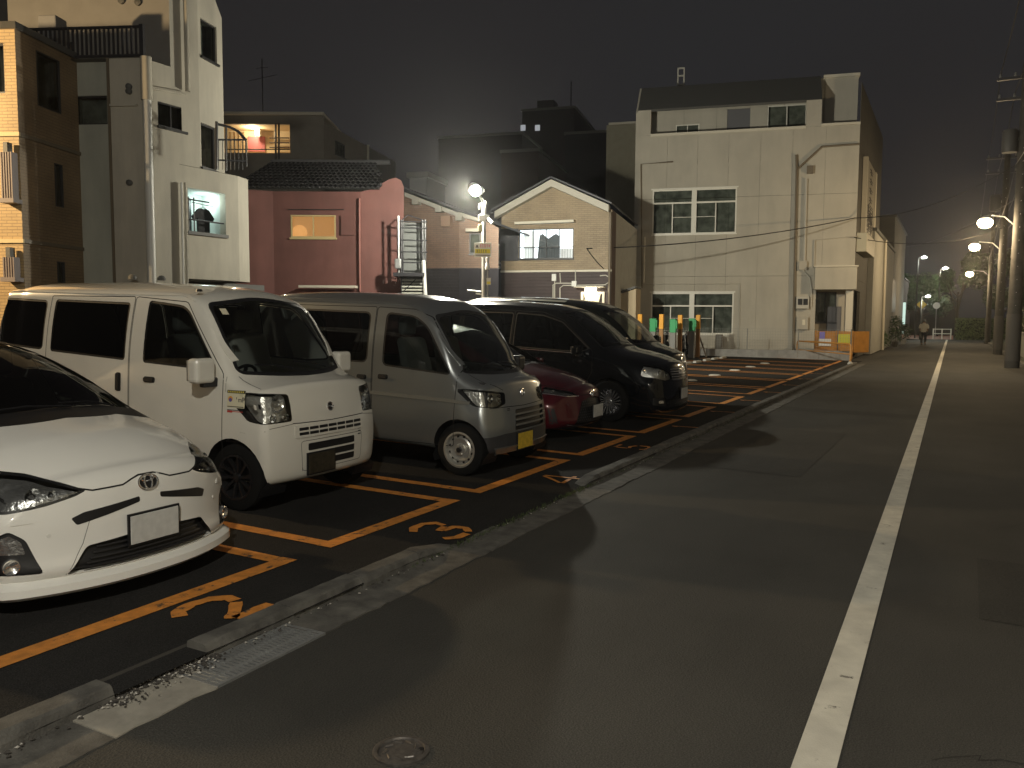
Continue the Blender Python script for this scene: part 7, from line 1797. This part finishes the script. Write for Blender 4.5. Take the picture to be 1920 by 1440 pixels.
obj('lamp_body', MB().lathe([(.06, -.06), (.065, 0), (.045, .09), (.035, .13), (.05, .18), (.045, .24), (.0005, .26)], T, 14), mat('bright_white_shell', (.8, .8, .78), .4), sp_, smooth=True)
obj('bracket', MB().tube([Fp.pt(0, z_-.1, .03), Fp.pt(u_, z_-.1, .03)], .015, 6), m_pole, sp_)
obj('side_post', MB().tube([Fp.pt(u_-.0, .1, .0), Fp.pt(u_, z_-.19, .0)], .018, 6), m_pole, pp)
# lower rack behind the vans
for (a, b) in (((876, 544), (902, 547)), ((892, 550), (912, 554))): obj('rack_bar', MB().tube([Fp.pt(*Fp.px(*a)), Fp.pt(*Fp.px(*b))], .02, 6), steel_white, pp)

# utility poles and street lamps down the right side
m_upole = mat('concrete_pole', (.045, .042, .037), .85, var=.25, vscale=5, bump=.3, stain=.3)
m_wire = mat('black_cable', (.012, .012, .012), .6)
P1 = gp(1897, 690); P2 = gp(1870, 665); P3 = gp(1851, 645)
poles = []
for i, (P, h, lx, lab) in enumerate(((P1, 10.5, .87, 'thick concrete utility pole with a street lamp, nearest at the right edge'), (P2, 10, .80, 'utility pole with a street lamp, second down the right side of the road'), (P3, 9.5, .94, 'utility pole with a street lamp, third and thinnest down the right side'))):
    up = empty('utility_pole', (P.x, P.y, 0), label=lab, cat='utility pole', group='utility poles along the right side')
    r0 = (.235, .21, .19)[i]
    obj('shaft', MB().tube([(P.x, P.y, 0), (P.x, P.y, 5), (P.x, P.y, h)], [r0, r0*.82, r0*.62], 16), m_upole, up, smooth=True)
    obj('guard_sleeve', MB().tube([(P.x, P.y, .25), (P.x, P.y, 1.9)], r0*1.03, 16), mat('dark_sleeve', (.06, .055, .05), .8), up, smooth=True)
    for zz in (h-.5, h-1.2): obj('cross_arm', MB().box(P.x-.9, P.x+.9, P.y-.05, P.y+.05, zz, zz+.09), steel_dk, up)
    for zz in (h-.41, h-1.11):
        for k in (-.8, -.35, .35, .8): obj('insulator', MB().lathe([(.03, 0), (.045, .04), (.03, .08), (.04, .12), (.0005, .14)], Matrix.Translation((P.x+k, P.y, zz)), 8), mat('dull_porcelain', (.15, .15, .14), .5), up, smooth=True)
    obj('transformer', MB().lathe([(.001, 0), (.24, 0), (.25, .05), (.25, .7), (.2, .78), (.0005, .8)], Matrix.Translation((P.x-.42, P.y-.05, h-3.0)), 16), mat('grey_transformer', (.06, .06, .06), .6), up, smooth=True)
    obj('transformer_bracket', MB().box(P.x-.42, P.x, P.y-.03, P.y+.03, h-2.6, h-2.5), galv, up)
    for zz in [2.2+.45*k for k in range(int((h-3)/.45))]: obj('step_bolt', MB().tube([(P.x-.0, P.y-r0*.6, zz), (P.x-.0, P.y-r0-.13, zz)], .009, 5), galv, up)
    lz = (5.25, 5.42, 5.16)[i]
    sl = empty('street_lamp', (P.x-.2, P.y, lz), label=('nearest', 'middle', 'farthest')[i]+' of the three glowing warm street lamps on the right-hand poles', cat='street lamp', group='street lamps on the poles')
    obj('arm', MB().tube([(P.x-.15, P.y, lz-.25), (P.x-.45, P.y, lz+.05), (lx+.18, P.y, lz+.13)], .022, 8), galv, sl, smooth=True)
    T = Matrix.Translation((lx, P.y, lz)) 
    hd_ = obj('lamp_head', MB().lathe([(.001, .12), (.08, .11), (.16, .05), (.17, .01)], T, 16), mat('lamp_head_grey', (.35, .35, .35), .5), sl, smooth=True)
    obj('lamp_globe', MB().lathe([(.165, .012), (.24, -.06), (.25, -.16), (.18, -.27), (.0005, -.32)], T, 16), emis('street_glow', (1, .80, .50), 30), hd_, smooth=True)  # globe oversized so its disc takes in the glow around the lamp
    lightobj('street_light', 'POINT', P_STREET, (1, .74, .42), (lx, P.y, lz-.42), sl, .1)
    poles.append((P, h))
# near lamp behind the camera, same row, and one on the left side of the street (both out of frame: their light falls on the car fronts and the left wall); the third is an added, unseen fill lamp
for (x, y, lz, pw, col, lab, pxo) in ((.9, -2.5, 6.2, P_NEAR, (1, .95, .83), 'street lamp on a utility pole just behind the viewer', 1.05), (-17.6, 4.5, 6.0, P_LEFT, (1, .70, .36), 'orange street lamp beyond the left edge in front of the tan building', -1.05), (5.0, -6.0, 4.0, P_FILL, (1, .95, .85), 'added low white fill lamp on a post on the verge behind the viewer', 1.05)):
    up = empty('street_lamp', (x+pxo, y, 0), label=lab, cat='street lamp', group='street lamps on the poles')
    obj('pole', MB().tube([(x+pxo, y, 0), (x+pxo, y, lz+.3)], [.12, .09], 12), m_upole, up, smooth=True)
    obj('arm', MB().tube([(x+pxo, y, lz), (x+.1, y, lz+.13)], .022, 8), galv, up, smooth=True)
    T = Matrix.Translation((x, y, lz)); obj('lamp_head', MB().lathe([(.001, .12), (.08, .11), (.16, .05), (.17, .01)], T, 16), MATS['lamp_head_grey'], up, smooth=True)
    obj('lamp_globe', MB().lathe([(.165, .012), (.15, -.05), (.09, -.10), (.0005, -.12)], T, 16), MATS['street_glow'], up, smooth=True)
    lightobj('street_light', 'POINT', pw, col, (x, y, lz-.22), up, .12)
# small far lamps
def farlamp(px, py, x, r, col, strength, e, lab, base=True, pw=60):
    q = Xp(px, py, x) if abs(x) > .01 else None
    sl = empty('street_lamp', (q.x, q.y, 0), label=lab, cat='street lamp')
    obj('pole', MB().tube([(q.x-.5, q.y, 0), (q.x-.5, q.y, q.z-.1), (q.x, q.y, q.z+.1)], .07, 8), m_upole, sl, smooth=True)
    obj('lamp_head', MB().lathe([(.0005, r*.6), (r, 0), (r*.8, -r*.4), (.0005, -r*.6)], Matrix.Translation(q), 12), emis(lab[:20], col, e), sl, smooth=True)
    lightobj('street_light', 'POINT', pw, col, q-Vector((0, 0, .5)), sl, .1)
farlamp(1773, 503, -.9, .34, (1, .93, .8), 1, 9, 'small white lamp hanging over the far crossing beside the green tree', pw=480)
farlamp(1733, 482, -2.6, .26, (.95, 1, .9), 1, 7, 'small lamp on a bent arm high above the far road', pw=250)
farlamp(1740, 555, -1.95, .22, (.95, 1, .85), 1, 8, 'low white lamp on a post at the far crossing', pw=300)
# cables
def cable(p, q, sag, r=.012, n=14, lab=None):
    p, q = Vector(p), Vector(q); pts = [p+(q-p)*(i/n)-Vector((0, 0, sag*4*(i/n)*(1-i/n))) for i in range(n+1)]
    o = obj('overhead_cable', MB().tube(pts, r, 5), m_wire, smooth=True); tag(o, lab, 'cable', 'overhead cables'); return o
a_ = A.pt(*A.px(1101, 467, .1), .1) if False else Cf.pt(*Cf.px(1100, 466, .12), .12)
awp = A.pt(-.1, A.px(1600, 410)[1], .25)
cable(a_, awp, .25, .022, lab='black cable sagging across the beige works facade to the gabled house')
cable(a_, Cf.pt(*Cf.px(1132, 504, .05), .05), .05, .015, lab='short cable drop slanting down the gabled house wall')
cable(awp, (P1.x, P1.y, 7.2), .5, .018, lab='cable from the works building corner over the road to the nearest pole')
cable(awp-Vector((0, 0, .8)), (P2.x, P2.y, 6.2), .5, .018, lab='lower cable from the works building corner to the second pole')
for k, (dz, dx) in enumerate(((-.3, -.8), (-.3, .8), (-1.0, -.35), (-3.4, -.2), (-3.8, .2))):
    names = ('upper left', 'upper right', 'middle', 'lower left', 'lowest right')
    cable((P1.x+dx, P1.y, 10.5+dz), (P2.x+dx, P2.y, 10+dz), .35, .014, lab=names[k]+' cable strung between the nearest and second poles')
    cable((P2.x+dx, P2.y, 10+dz), (P3.x+dx, P3.y, 9.5+dz), .35, .014, lab=names[k]+' cable strung between the second and third poles')
    cable((P1.x+dx+.1, 4, 10.6+dz), (P1.x+dx, P1.y, 10.5+dz), .6, .014, lab=names[k]+' cable running overhead from the near right to the nearest pole')
cable((P1.x, P1.y, 6.0), Xp(1700, 462, -3.4), .4, .014, lab='thin cable crossing the road to the pale grey building')

# ------------------------------------------------------------------ lock posts at the back of the lot, motorcycles, bins
def lockpost(px, pyt, pyb, kind, i):
    b = gp(px, pyb, .16); top = Yp(px, pyt, b.y).z
    if kind == 'o':
        o = empty('parking_post', (b.x, b.y, .1), label=['', 'leftmost', 'second', 'third', 'fourth'][i]+' tall orange post in the row behind the empty stalls', cat='post', group='orange parking posts')
        obj('lower_post', MB().box(b.x-.075, b.x+.075, b.y-.06, b.y+.06, .08, top-.55), mat('brown_orange_post', (.33, .17, .06), .6), o, bevel=.01)
        obj('upper_post', MB().box(b.x-.08, b.x+.08, b.y-.065, b.y+.065, top-.549, top), mat('bright_orange_post', (.85, .40, .03), .5), o, bevel=.01)
    else:
        o = empty('parking_post', (b.x, b.y, .1), label=['', 'leftmost', 'middle', 'rightmost'][i]+' green topped grey lock post in the row behind the empty stalls', cat='post', group='green topped lock posts')
        obj('grey_post', MB().box(b.x-.11, b.x+.11, b.y-.08, b.y+.08, .08, top-.50), mat('grey_post', (.22, .215, .2), .6), o, bevel=.01)
        obj('green_head', MB().box(b.x-.115, b.x+.115, b.y-.085, b.y+.085, top-.499, top), mat('green_post_head', (.03, .35, .12), .5), o, bevel=.01)
        obj('green_side_plate', MB().box(b.x+.116, b.x+.16, b.y-.06, b.y+.06, top-.35, top-.05), MATS['green_post_head'], o)
for i, (px, t, b) in enumerate(((1199, 589, 672), (1239, 589, 673), (1274, 590.5, 671.5), (1307.5, 590.5, 668.5))): lockpost(px, t, b, 'o', i+1)
for i, (px, t, b) in enumerate(((1223.5, 597, 672), (1261, 598.5, 673), (1296.5, 597, 669.5))): lockpost(px, t, b, 'g', i+1)
def bollard(px, pyt, pyb, w, lab):
    b = gp(px, pyb, .2); top = Yp(px, pyt, b.y).z
    o = obj('grey_box_post', MB().box(b.x-w, b.x+w, b.y-.12, b.y+.12, .1, top), mat('weathered_grey', (.16, .15, .13), .8), bevel=.03); tag(o, lab, 'post')
bollard(1348, 627, 661, .14, 'short dark grey post in front of the fence near the lower window')
bike_m = mat('bike_dark_paint', (.01, .01, .012), .35); bike_c = mat('bike_cover_blue', (.02, .03, .09), .8)
def motorbike(x, y, rz, lab, cover=False):
    o = empty('motorcycle', (x, y, .14), rz, lab, 'motorcycle', 'motorcycles at the back of the lot')
    M_ = worldm(o)
    def L(b_): b_.v = [tuple(M_ @ Vector(v)) for v in b_.v]; return b_
    for xx in (-.62, .62):
        T = Matrix.Translation((xx, 0, .3)) @ Matrix.Rotation(R(90), 4, 'X')
        ring = [T @ Vector((.25*math.cos(a), .25*math.sin(a), 0)) for a in [2*math.pi*k/20 for k in range(20)]]
        w_ = obj('wheel', L(MB().tube(ring, .055, 8, closed=True)), rubber, o, smooth=True)
        mm = MB()
        for k in range(6): a = math.pi*k/6; mm.tube([T @ Vector((.22*math.cos(a), .22*math.sin(a), 0)), T @ Vector((-.22*math.cos(a), -.22*math.sin(a), 0))], .008, 4)
        obj('rim', L(mm), galv, w_)
    obj('frame', L(MB().tube([(.55, 0, .85), (.2, 0, .55), (-.2, 0, .35), (-.55, 0, .35)], .045, 8)), bike_m, o, smooth=True)
    obj('engine', L(MB().box(-.22, .18, -.13, .13, .28, .58)), mat('engine_grey', (.12, .12, .12), .4, metal=.6), o, bevel=.04)
    obj('fuel_tank', L(MB().box(-.08, .36, -.13, .13, .66, .86)), bike_m, o, bevel=.07)
    obj('seat', L(MB().box(-.72, -.06, -.13, .13, .66, .77)), bike_m, o, bevel=.04)
    obj('tail', L(MB().box(-.9, -.5, -.09, .09, .55, .70)), bike_m, o, bevel=.03)
    obj('fork', L(MB().tube([(.42, -.08, .95), (.64, -.08, .3)], .022, 6).tube([(.42, .08, .95), (.64, .08, .3)], .022, 6)), galv, o, smooth=True)
    obj('handlebar', L(MB().tube([(.30, -.36, 1.02), (.42, -.1, .98), (.42, .1, .98), (.30, .36, 1.02)], .016, 6)), bike_m, o, smooth=True)
    obj('headlamp', L(MB().lathe([(.09, 0), (.08, -.08), (.0005, -.12)], Matrix.Translation((.55, 0, .88)) @ Matrix.Rotation(R(90), 4, 'Y'), 14)), chrome, o, smooth=True)
    for s_ in (-1, 1): obj('mirror', L(MB().lathe([(.05, 0), (.045, .015), (.0005, .02)], Matrix.Translation((.36, s_*.28, 1.16)) @ Matrix.Rotation(R(90), 4, 'Y'), 10)), chrome, o)
    if cover: obj('cover', L(MB().prism([(-.6, .5), (-.55, 1.05), (.0, 1.2), (.45, 1.25), (.6, .9), (.55, .45)], lambda a, b, d: Vector((a, d, b)), -.28, .28)), bike_c, o, bevel=.08)
q = gp(1222, 662, .16); motorbike(q.x-1.2, q.y+1.2, R(-60), 'motorcycle under a dark blue cover beside the high-roofed van', True)
q = gp(1246, 668, .16); motorbike(q.x-.4, q.y+1.3, R(-65), 'dark motorcycle between the first orange and green posts')
q = gp(1283, 668, .16); motorbike(q.x-.3, q.y+1.1, R(-65), 'dark motorcycle behind the rightmost green post')
# leaning frame beside the posts
q0, q1 = gp(1325, 668, .16), gp(1312, 668, .16)
b_ = MB(); b_.tube([Vector((q0.x, q0.y, .1)), Vector((q1.x-.1, q1.y, 1.15)), Vector((q1.x-.5, q1.y, 1.15))], .035, 6); b_.tube([Vector((q1.x-.5, q1.y, 1.15)), Vector((q1.x-.5, q1.y, .1))], .035, 6)
tag(obj('cycle_rack', b_, mat('rack_brown', (.10, .08, .06), .6), smooth=True), 'slanting dark tube rack beside the last orange post', 'rack')

# ------------------------------------------------------------------ potted plants, hedge, trees, far crossing, pedestrian
def leaves(name, centers, n, m, size, parent=None, kind=None, sq=1.):
    b_ = MB()
    for k in range(n):
        c_, r_ = random.choice(centers); d_ = Vector((random.gauss(0, 1), random.gauss(0, 1), random.gauss(0, 1))); d_.normalize(); d_ = Vector((d_.x, d_.y, d_.z*sq))*r_*random.uniform(.35, 1.05)
        p = Vector(c_)+d_; a = Vector((random.gauss(0, 1), random.gauss(0, 1), random.gauss(0, .6))).normalized()*size*random.uniform(.5, 1.3); w_ = a.orthogonal().normalized()*size*.35*random.uniform(.6, 1.2)
        b_.add([p-a, p+w_, p+a, p-w_], [(0, 1, 2, 3)])
    o = obj(name, b_, m, parent, fixn=False, kind=kind); return o
m_leaf = mat('bush_leaves', (.035, .07, .02), .6, var=.5, vscale=4); m_leaf2 = mat('tree_leaves', (.05, .10, .025), .55, var=.5, vscale=1.5); m_bark = mat('bark', (.06, .045, .03), .9, bump=.5)
for i, (px, py, r_, h, lab) in enumerate(((1632, 655, .5, 1.2, 'small leafy potted shrub at the works building corner'), (1650, 655, .45, .9, 'potted plant with a white pot beside the road'), (1678, 650, .8, 1.7, 'bushy dark green shrub by the pale roadside building'), (1694, 645, .6, 1.3, 'round shrub farthest along the roadside building'))):
    q = gp(px, py); q.x = min(q.x, -3.0); o = empty('potted_plant', (q.x, q.y, 0), label=lab, cat='plant')
    leaves('foliage', [((q.x+random.uniform(-.3, .3)*r_, q.y+random.uniform(-.3, .3), h*f), r_*g_) for f, g_ in ((.45, .9), (.6, 1.), (.75, .8), (.95, .5))], 700, m_leaf, .09, o)
    obj('pot', MB().lathe([(.13, 0), (.18, .3), (.2, .3), (.19, .34), (.16, .34)], Matrix.Translation((q.x, q.y-.3, 0)), 14), mat('white_pot', (.6, .6, .58), .5) if i != 2 else conc, o, smooth=True)
    obj('stem', MB().tube([(q.x, q.y, .2), (q.x+.03, q.y, h*.8)], .02, 5), m_bark, o)
def tree(x, y, h, r_, n, lab, m, size=.22, lean=0, kind_='tree'):
    o = empty('broadleaf_tree', (x, y, 0), label=lab, cat='tree'); cs = []
    tk = MB().tube([(x, y, 0), (x+lean*.3, y, h*.3), (x+lean*.6, y, h*.55)], [.2, .15, .08], 8)
    for k in range(9):
        a = random.uniform(0, 6.28); e_ = Vector((x+lean+math.cos(a)*r_*.7, y+math.sin(a)*r_*.7, h*random.uniform(.45, .95))); tk.tube([(x+lean*.4, y, h*random.uniform(.25, .5)), (e_.x*.5+(x+lean*.5)*.5, e_.y*.5+y*.5, e_.z*.75), e_], [.07, .045, .015], 5); cs.append((tuple(e_), r_*random.uniform(.28, .5)))
    obj('trunk', tk, m_bark, o, smooth=True); leaves('crown', cs, n, m, size, o)
# hedge on the right, dark trees over it
hq = gp(1790, 632); b_ = []
yh = 82
o = empty('clipped_hedge', (3, yh, 0), label='clipped green hedge across the far end of the road on the right', cat='hedge')
b0 = MB().box(.35, 11, yh, yh+1.2, 0, 1.75); obj('hedge_core', b0, mat('hedge_dark', (.012, .02, .008), .9), o)
b_ = MB()
for k in range(5000):
    x_ = random.uniform(.2, 11); 
    if random.random() < .7: p = Vector((x_, yh-random.uniform(0, .12), random.uniform(0, 1.85)))
    else: p = Vector((x_, random.uniform(yh, yh+1.2), 1.78+random.uniform(-.05, .1)))
    a = Vector((random.gauss(0, 1), random.gauss(0, .5), random.gauss(0, 1))).normalized()*.09; w_ = a.orthogonal().normalized()*.05; b_.add([p-a, p+w_, p+a, p-w_], [(0, 1, 2, 3)])
obj('hedge_leaves', b_, mat('hedge_leaves', (.06, .085, .02), .6, var=.4), o, fixn=False)
tree(.35, 94, 8.2, 1.7, 5200, 'lit green tree standing right beside the far hanging lamp', m_leaf2, .16)
tree(4.2, 96, 8, 3.2, 9000, 'dark broad tree behind the hedge, left of the poles', m_leaf, .25)
tree(8.5, 92, 9, 3.4, 9000, 'dark broad tree behind the second and third poles', m_leaf, .25)
tree(-3.0, 101, 6.2, 2.6, 6000, 'dark round tree behind the far road sign', m_leaf, .22)
tree(7.2, 60, 7, 2.2, 3000, 'dark tree behind the nearest utility pole at the right edge', m_leaf, .2)
# right wall at the frame edge
rw = empty('garden_wall', (2.75, 35.5, 0), label='pale garden wall at the right edge behind the nearest pole', cat='wall')
for k in range(16):
    for j in range(5): obj('block', MB().box(2.75, 2.87, 35.5+.81*k, 36.3+.81*k, .1+.2*j, .295+.2*j), mat('pale_block', (.3, .3, .25), .85, var=.1), rw)
obj('coping', MB().box(2.72, 2.9, 35.45, 48.5, 1.1, 1.16), conc_wall, rw)
leaves_o = empty('garden_shrub', (3.6, 40, 0), label='leafy shrub hanging over the garden wall at the right edge', cat='plant'); leaves('foliage', [((3.5, 36.5+k*1.6, 1.7), .9) for k in range(6)], 2600, mat('shrub_lit', (.07, .08, .03), .6, var=.4), .10, leaves_o); obj('stem', MB().tube([(3.6, 38, 0), (3.6, 38, 1.6)], .03, 5), m_bark, leaves_o)
# far crossing: red pavement, barrier, signs
b_ = MB().add([(-14, 83, .004), (.1, 83, .004), (.1, 106, .004), (-14, 106, .004)], [(0, 1, 2, 3)]); obj('far_crossing', b_, mat('red_pavement', (.40, .14, .09), .7, var=.3, vscale=.6), kind='structure', fixn=False)
b_ = MB()
for k in range(4): b_.add([(-7, 84+k*5.5, .009), (-.2, 84+k*5.5, .009), (-.2, 85.6+k*5.5, .009), (-7, 85.6+k*5.5, .009)], [(0, 1, 2, 3)])
obj('crossing_stripes', b_, whitepaint, kind='structure', fixn=False)
fb_ = empty('far_barrier', (-.6, 83.5, 0), label='low white barrier rails at the end of the white line', cat='barrier')
for x_ in (-1.5, -.8, -.1): obj('post', MB().tube([(x_, 83.5, 0), (x_, 83.5, .95)], .05, 8), steel_white, fb_)
for z_ in (.5, .9): obj('rail', MB().tube([(-1.5, 83.5, z_), (-.1, 83.5, z_)], .035, 6), steel_white, fb_)
q = Yp(1728, 571, 88); o = empty('diamond_sign', (q.x, q.y, 0), label='yellow diamond road sign at the far crossing', cat='sign')
obj('post', MB().tube([(q.x, q.y, 0), (q.x, q.y, q.z+.4)], .04, 6), galv, o); b_ = MB(); b_.prism([(-.45, 0), (0, -.45), (.45, 0), (0, .45)], lambda a, b, d: Vector((q.x+a, q.y-.06-d, q.z+b)), 0, .03); obj('plate', b_, mat('sign_yellow', (.7, .5, .03), .5), o)
q = Yp(1756, 573, 92); o = empty('round_sign', (q.x, q.y, 0), label='round pale road sign seen from behind at the far crossing', cat='sign')
obj('post', MB().tube([(q.x, q.y, 0), (q.x, q.y, q.z)], .04, 6), galv, o); obj('plate', MB().lathe([(.0005, 0), (.32, 0), (.32, .02), (.0005, .02)], Matrix.Translation((q.x, q.y-.05, q.z)) @ Matrix.Rotation(R(90), 4, 'X'), 20), steel_white, o)
b_ = MB().box(-9, .2, 107, 114, 0, 4.2); o = empty('far_house', (-4, 107, 0), label='low reddish house closing the view beyond the crossing', cat='building'); obj('wall', b_, mat('far_house_wall', (.05, .045, .04), .9), o); obj('roof', MB().prism([(-9.5, 4.2), (.7, 4.2), (-4.4, 6.4)], lambda a, b, d: Vector((a, 107+d, b)), -.4, 7.4), m_rt, o)
b_ = MB().box(-12, -5.2, 84, 92, 0, 6); o = empty('corner_house', (-9, 84, 0), label='dim corner house past the glowing shop strip', cat='building'); obj('wall', b_, m_j2, o); obj('roof', MB().prism([(-12.3, 6), (-4.9, 6), (-8.6, 7.8)], lambda a, b, d: Vector((a, 84+d, b)), -.4, 8.4), m_rt, o)
lightobj('crossing_glow', 'POINT', 900, (1, .80, .65), (-5.6, 93, 3.0), o, .3)

# pedestrian walking away
FP = gp(1731, 646); PX, PY = FP.x, FP.y
pr = empty('person', (PX, PY, 0), label='person in a pale shirt and dark trousers walking away down the road', cat='person')
def skinbody(name, verts, edges, radii, m, parent, sub=1):
    me = bpy.data.meshes.new(name); me.from_pydata(verts, edges, []); o = link(name, me, m, parent)
    md = o.modifiers.new('skin', 'SKIN'); sv = me.skin_vertices[0].data if me.skin_vertices else None
    if sv is None:
        bm = bmesh.new(); bm.from_mesh(me); bm.verts.layers.skin.verify(); bm.to_mesh(me); bm.free(); sv = me.skin_vertices[0].data
    for i, r_ in enumerate(radii): sv[i].radius = (r_, r_) if not hasattr(r_, '__len__') else r_; sv[i].use_root = (i == 0)
    s2 = o.modifiers.new('sub', 'SUBSURF'); s2.levels = sub; s2.render_levels = sub; return o
V = [(0, 0, .92), (0, .0, 1.12), (0, .0, 1.36), (0, 0, 1.47), (0, .01, 1.56), (0, .01, 1.64),
     (-.19, 0, 1.38), (-.23, -.04, 1.12), (-.21, .06, .88), (.19, 0, 1.38), (.23, .04, 1.12), (.22, -.04, .88),
     (-.10, 0, .86), (-.11, .10, .48), (-.11, .02, .08), (-.11, .14, .04), (.10, 0, .86), (.11, -.06, .48), (.11, -.20, .12), (.11, -.10, .03)]
E_ = [(0, 1), (1, 2), (2, 3), (3, 4), (4, 5), (2, 6), (6, 7), (7, 8), (2, 9), (9, 10), (10, 11), (0, 12), (12, 13), (13, 14), (14, 15), (0, 16), (16, 17), (17, 18), (18, 19)]
Rr = [(.15, .11), (.145, .10), (.17, .11), .055, .085, .08, .065, .05, .038, .065, .05, .038, .09, .065, .048, .04, .09, .065, .048, .04]
skinbody('body', V, E_, Rr, mat('skin', (.35, .22, .15), .6), pr, 2)
def shirt(pts, rad, nm, m, k=12):
    b_ = MB(); b_.tube([Vector((PX, PY, 0))+Vector(p) for p in pts], rad, k); return obj(nm, b_, m, pr, smooth=True)
m_sh = mat('pale_shirt', (.75, .72, .62), .9); m_tr = mat('dark_trousers', (.02, .02, .022), .9)
shirt([(0, 0, .86), (0, 0, 1.1), (0, 0, 1.34), (0, 0, 1.44), (0, 0, 1.48)], [.20, .185, .205, .13, .07], 'shirt', m_sh)
for s_ in (-1, 1): shirt([(s_*.15, 0, 1.40), (s_*.225, 0, 1.30), (s_*.25, s_*.03, 1.12)], [.08, .085, .08], 'sleeve', m_sh)
shirt([(-.10, 0, .92), (-.11, .10, .48), (-.11, .03, .10)], [.125, .09, .07], 'trouser_leg', m_tr); shirt([(.10, 0, .92), (.11, -.06, .48), (.11, -.19, .14)], [.125, .09, .07], 'trouser_leg', m_tr)
shirt([(0, -.005, 1.57), (0, -.01, 1.66), (0, 0, 1.73)], [.10, .108, .05], 'hair', black)
for s_, y_ in ((-1, .08), (1, -.14)): obj('shoe', MB().box(PX+s_*.11-.045, PX+s_*.11+.045, PY+y_-.05, PY+y_+.17, 0, .08), black, pr, bevel=.02)

# ------------------------------------------------------------------ the house across the road (behind the viewer; mirrored in paint and windows)
OF = Fr((5.6, 16), (0, -1)); oh = empty('house_opposite', (5.6, 0, 0), label='plain pale rendered house across the road behind the viewer', cat='house')
m_opp = mat('opposite_render', (.42, .40, .33), .85, var=.08, vscale=1.2, stain=.15)
ows = [(u_, u_+1.7, z_, z_+1.2) for z_ in (1.1, 3.9) for u_ in (2.5, 7.5, 12.5, 19, 25)]
wall(OF, 0, 32, 0, 6.4, ows, m_opp, oh)
for h_ in ows: window(OF, h_, oh, dkalu, pane_dark, 2, .05)
b_ = MB(); fbox(b_, OF, -.3, 32.3, 6.401, 6.6, -7, .5); obj('roof', b_, m_rt, oh)
b_ = MB(); fbox(b_, OF, 0, 32, 0, 6.4, -7, -.9); obj('rear_wall', b_, m_opp, oh)

# ------------------------------------------------------------------ thin night haze volume added round the scene, imitating lens glow at the lamps
b_ = MB().box(-60, 40, -26, 140, -1.06, 22)
hz = bpy.data.materials.new('glow_haze'); hz.use_nodes = True; t = hz.node_tree; t.nodes.clear()
o_ = t.nodes.new('ShaderNodeOutputMaterial'); v_ = t.nodes.new('ShaderNodeVolumePrincipled'); v_.inputs['Density'].default_value = .0006; v_.inputs['Anisotropy'].default_value = .86; v_.inputs['Color'].default_value = (.9, .9, .9, 1)
t.links.new(v_.outputs[0], o_.inputs['Volume']); obj('haze', b_, hz, kind='stuff')
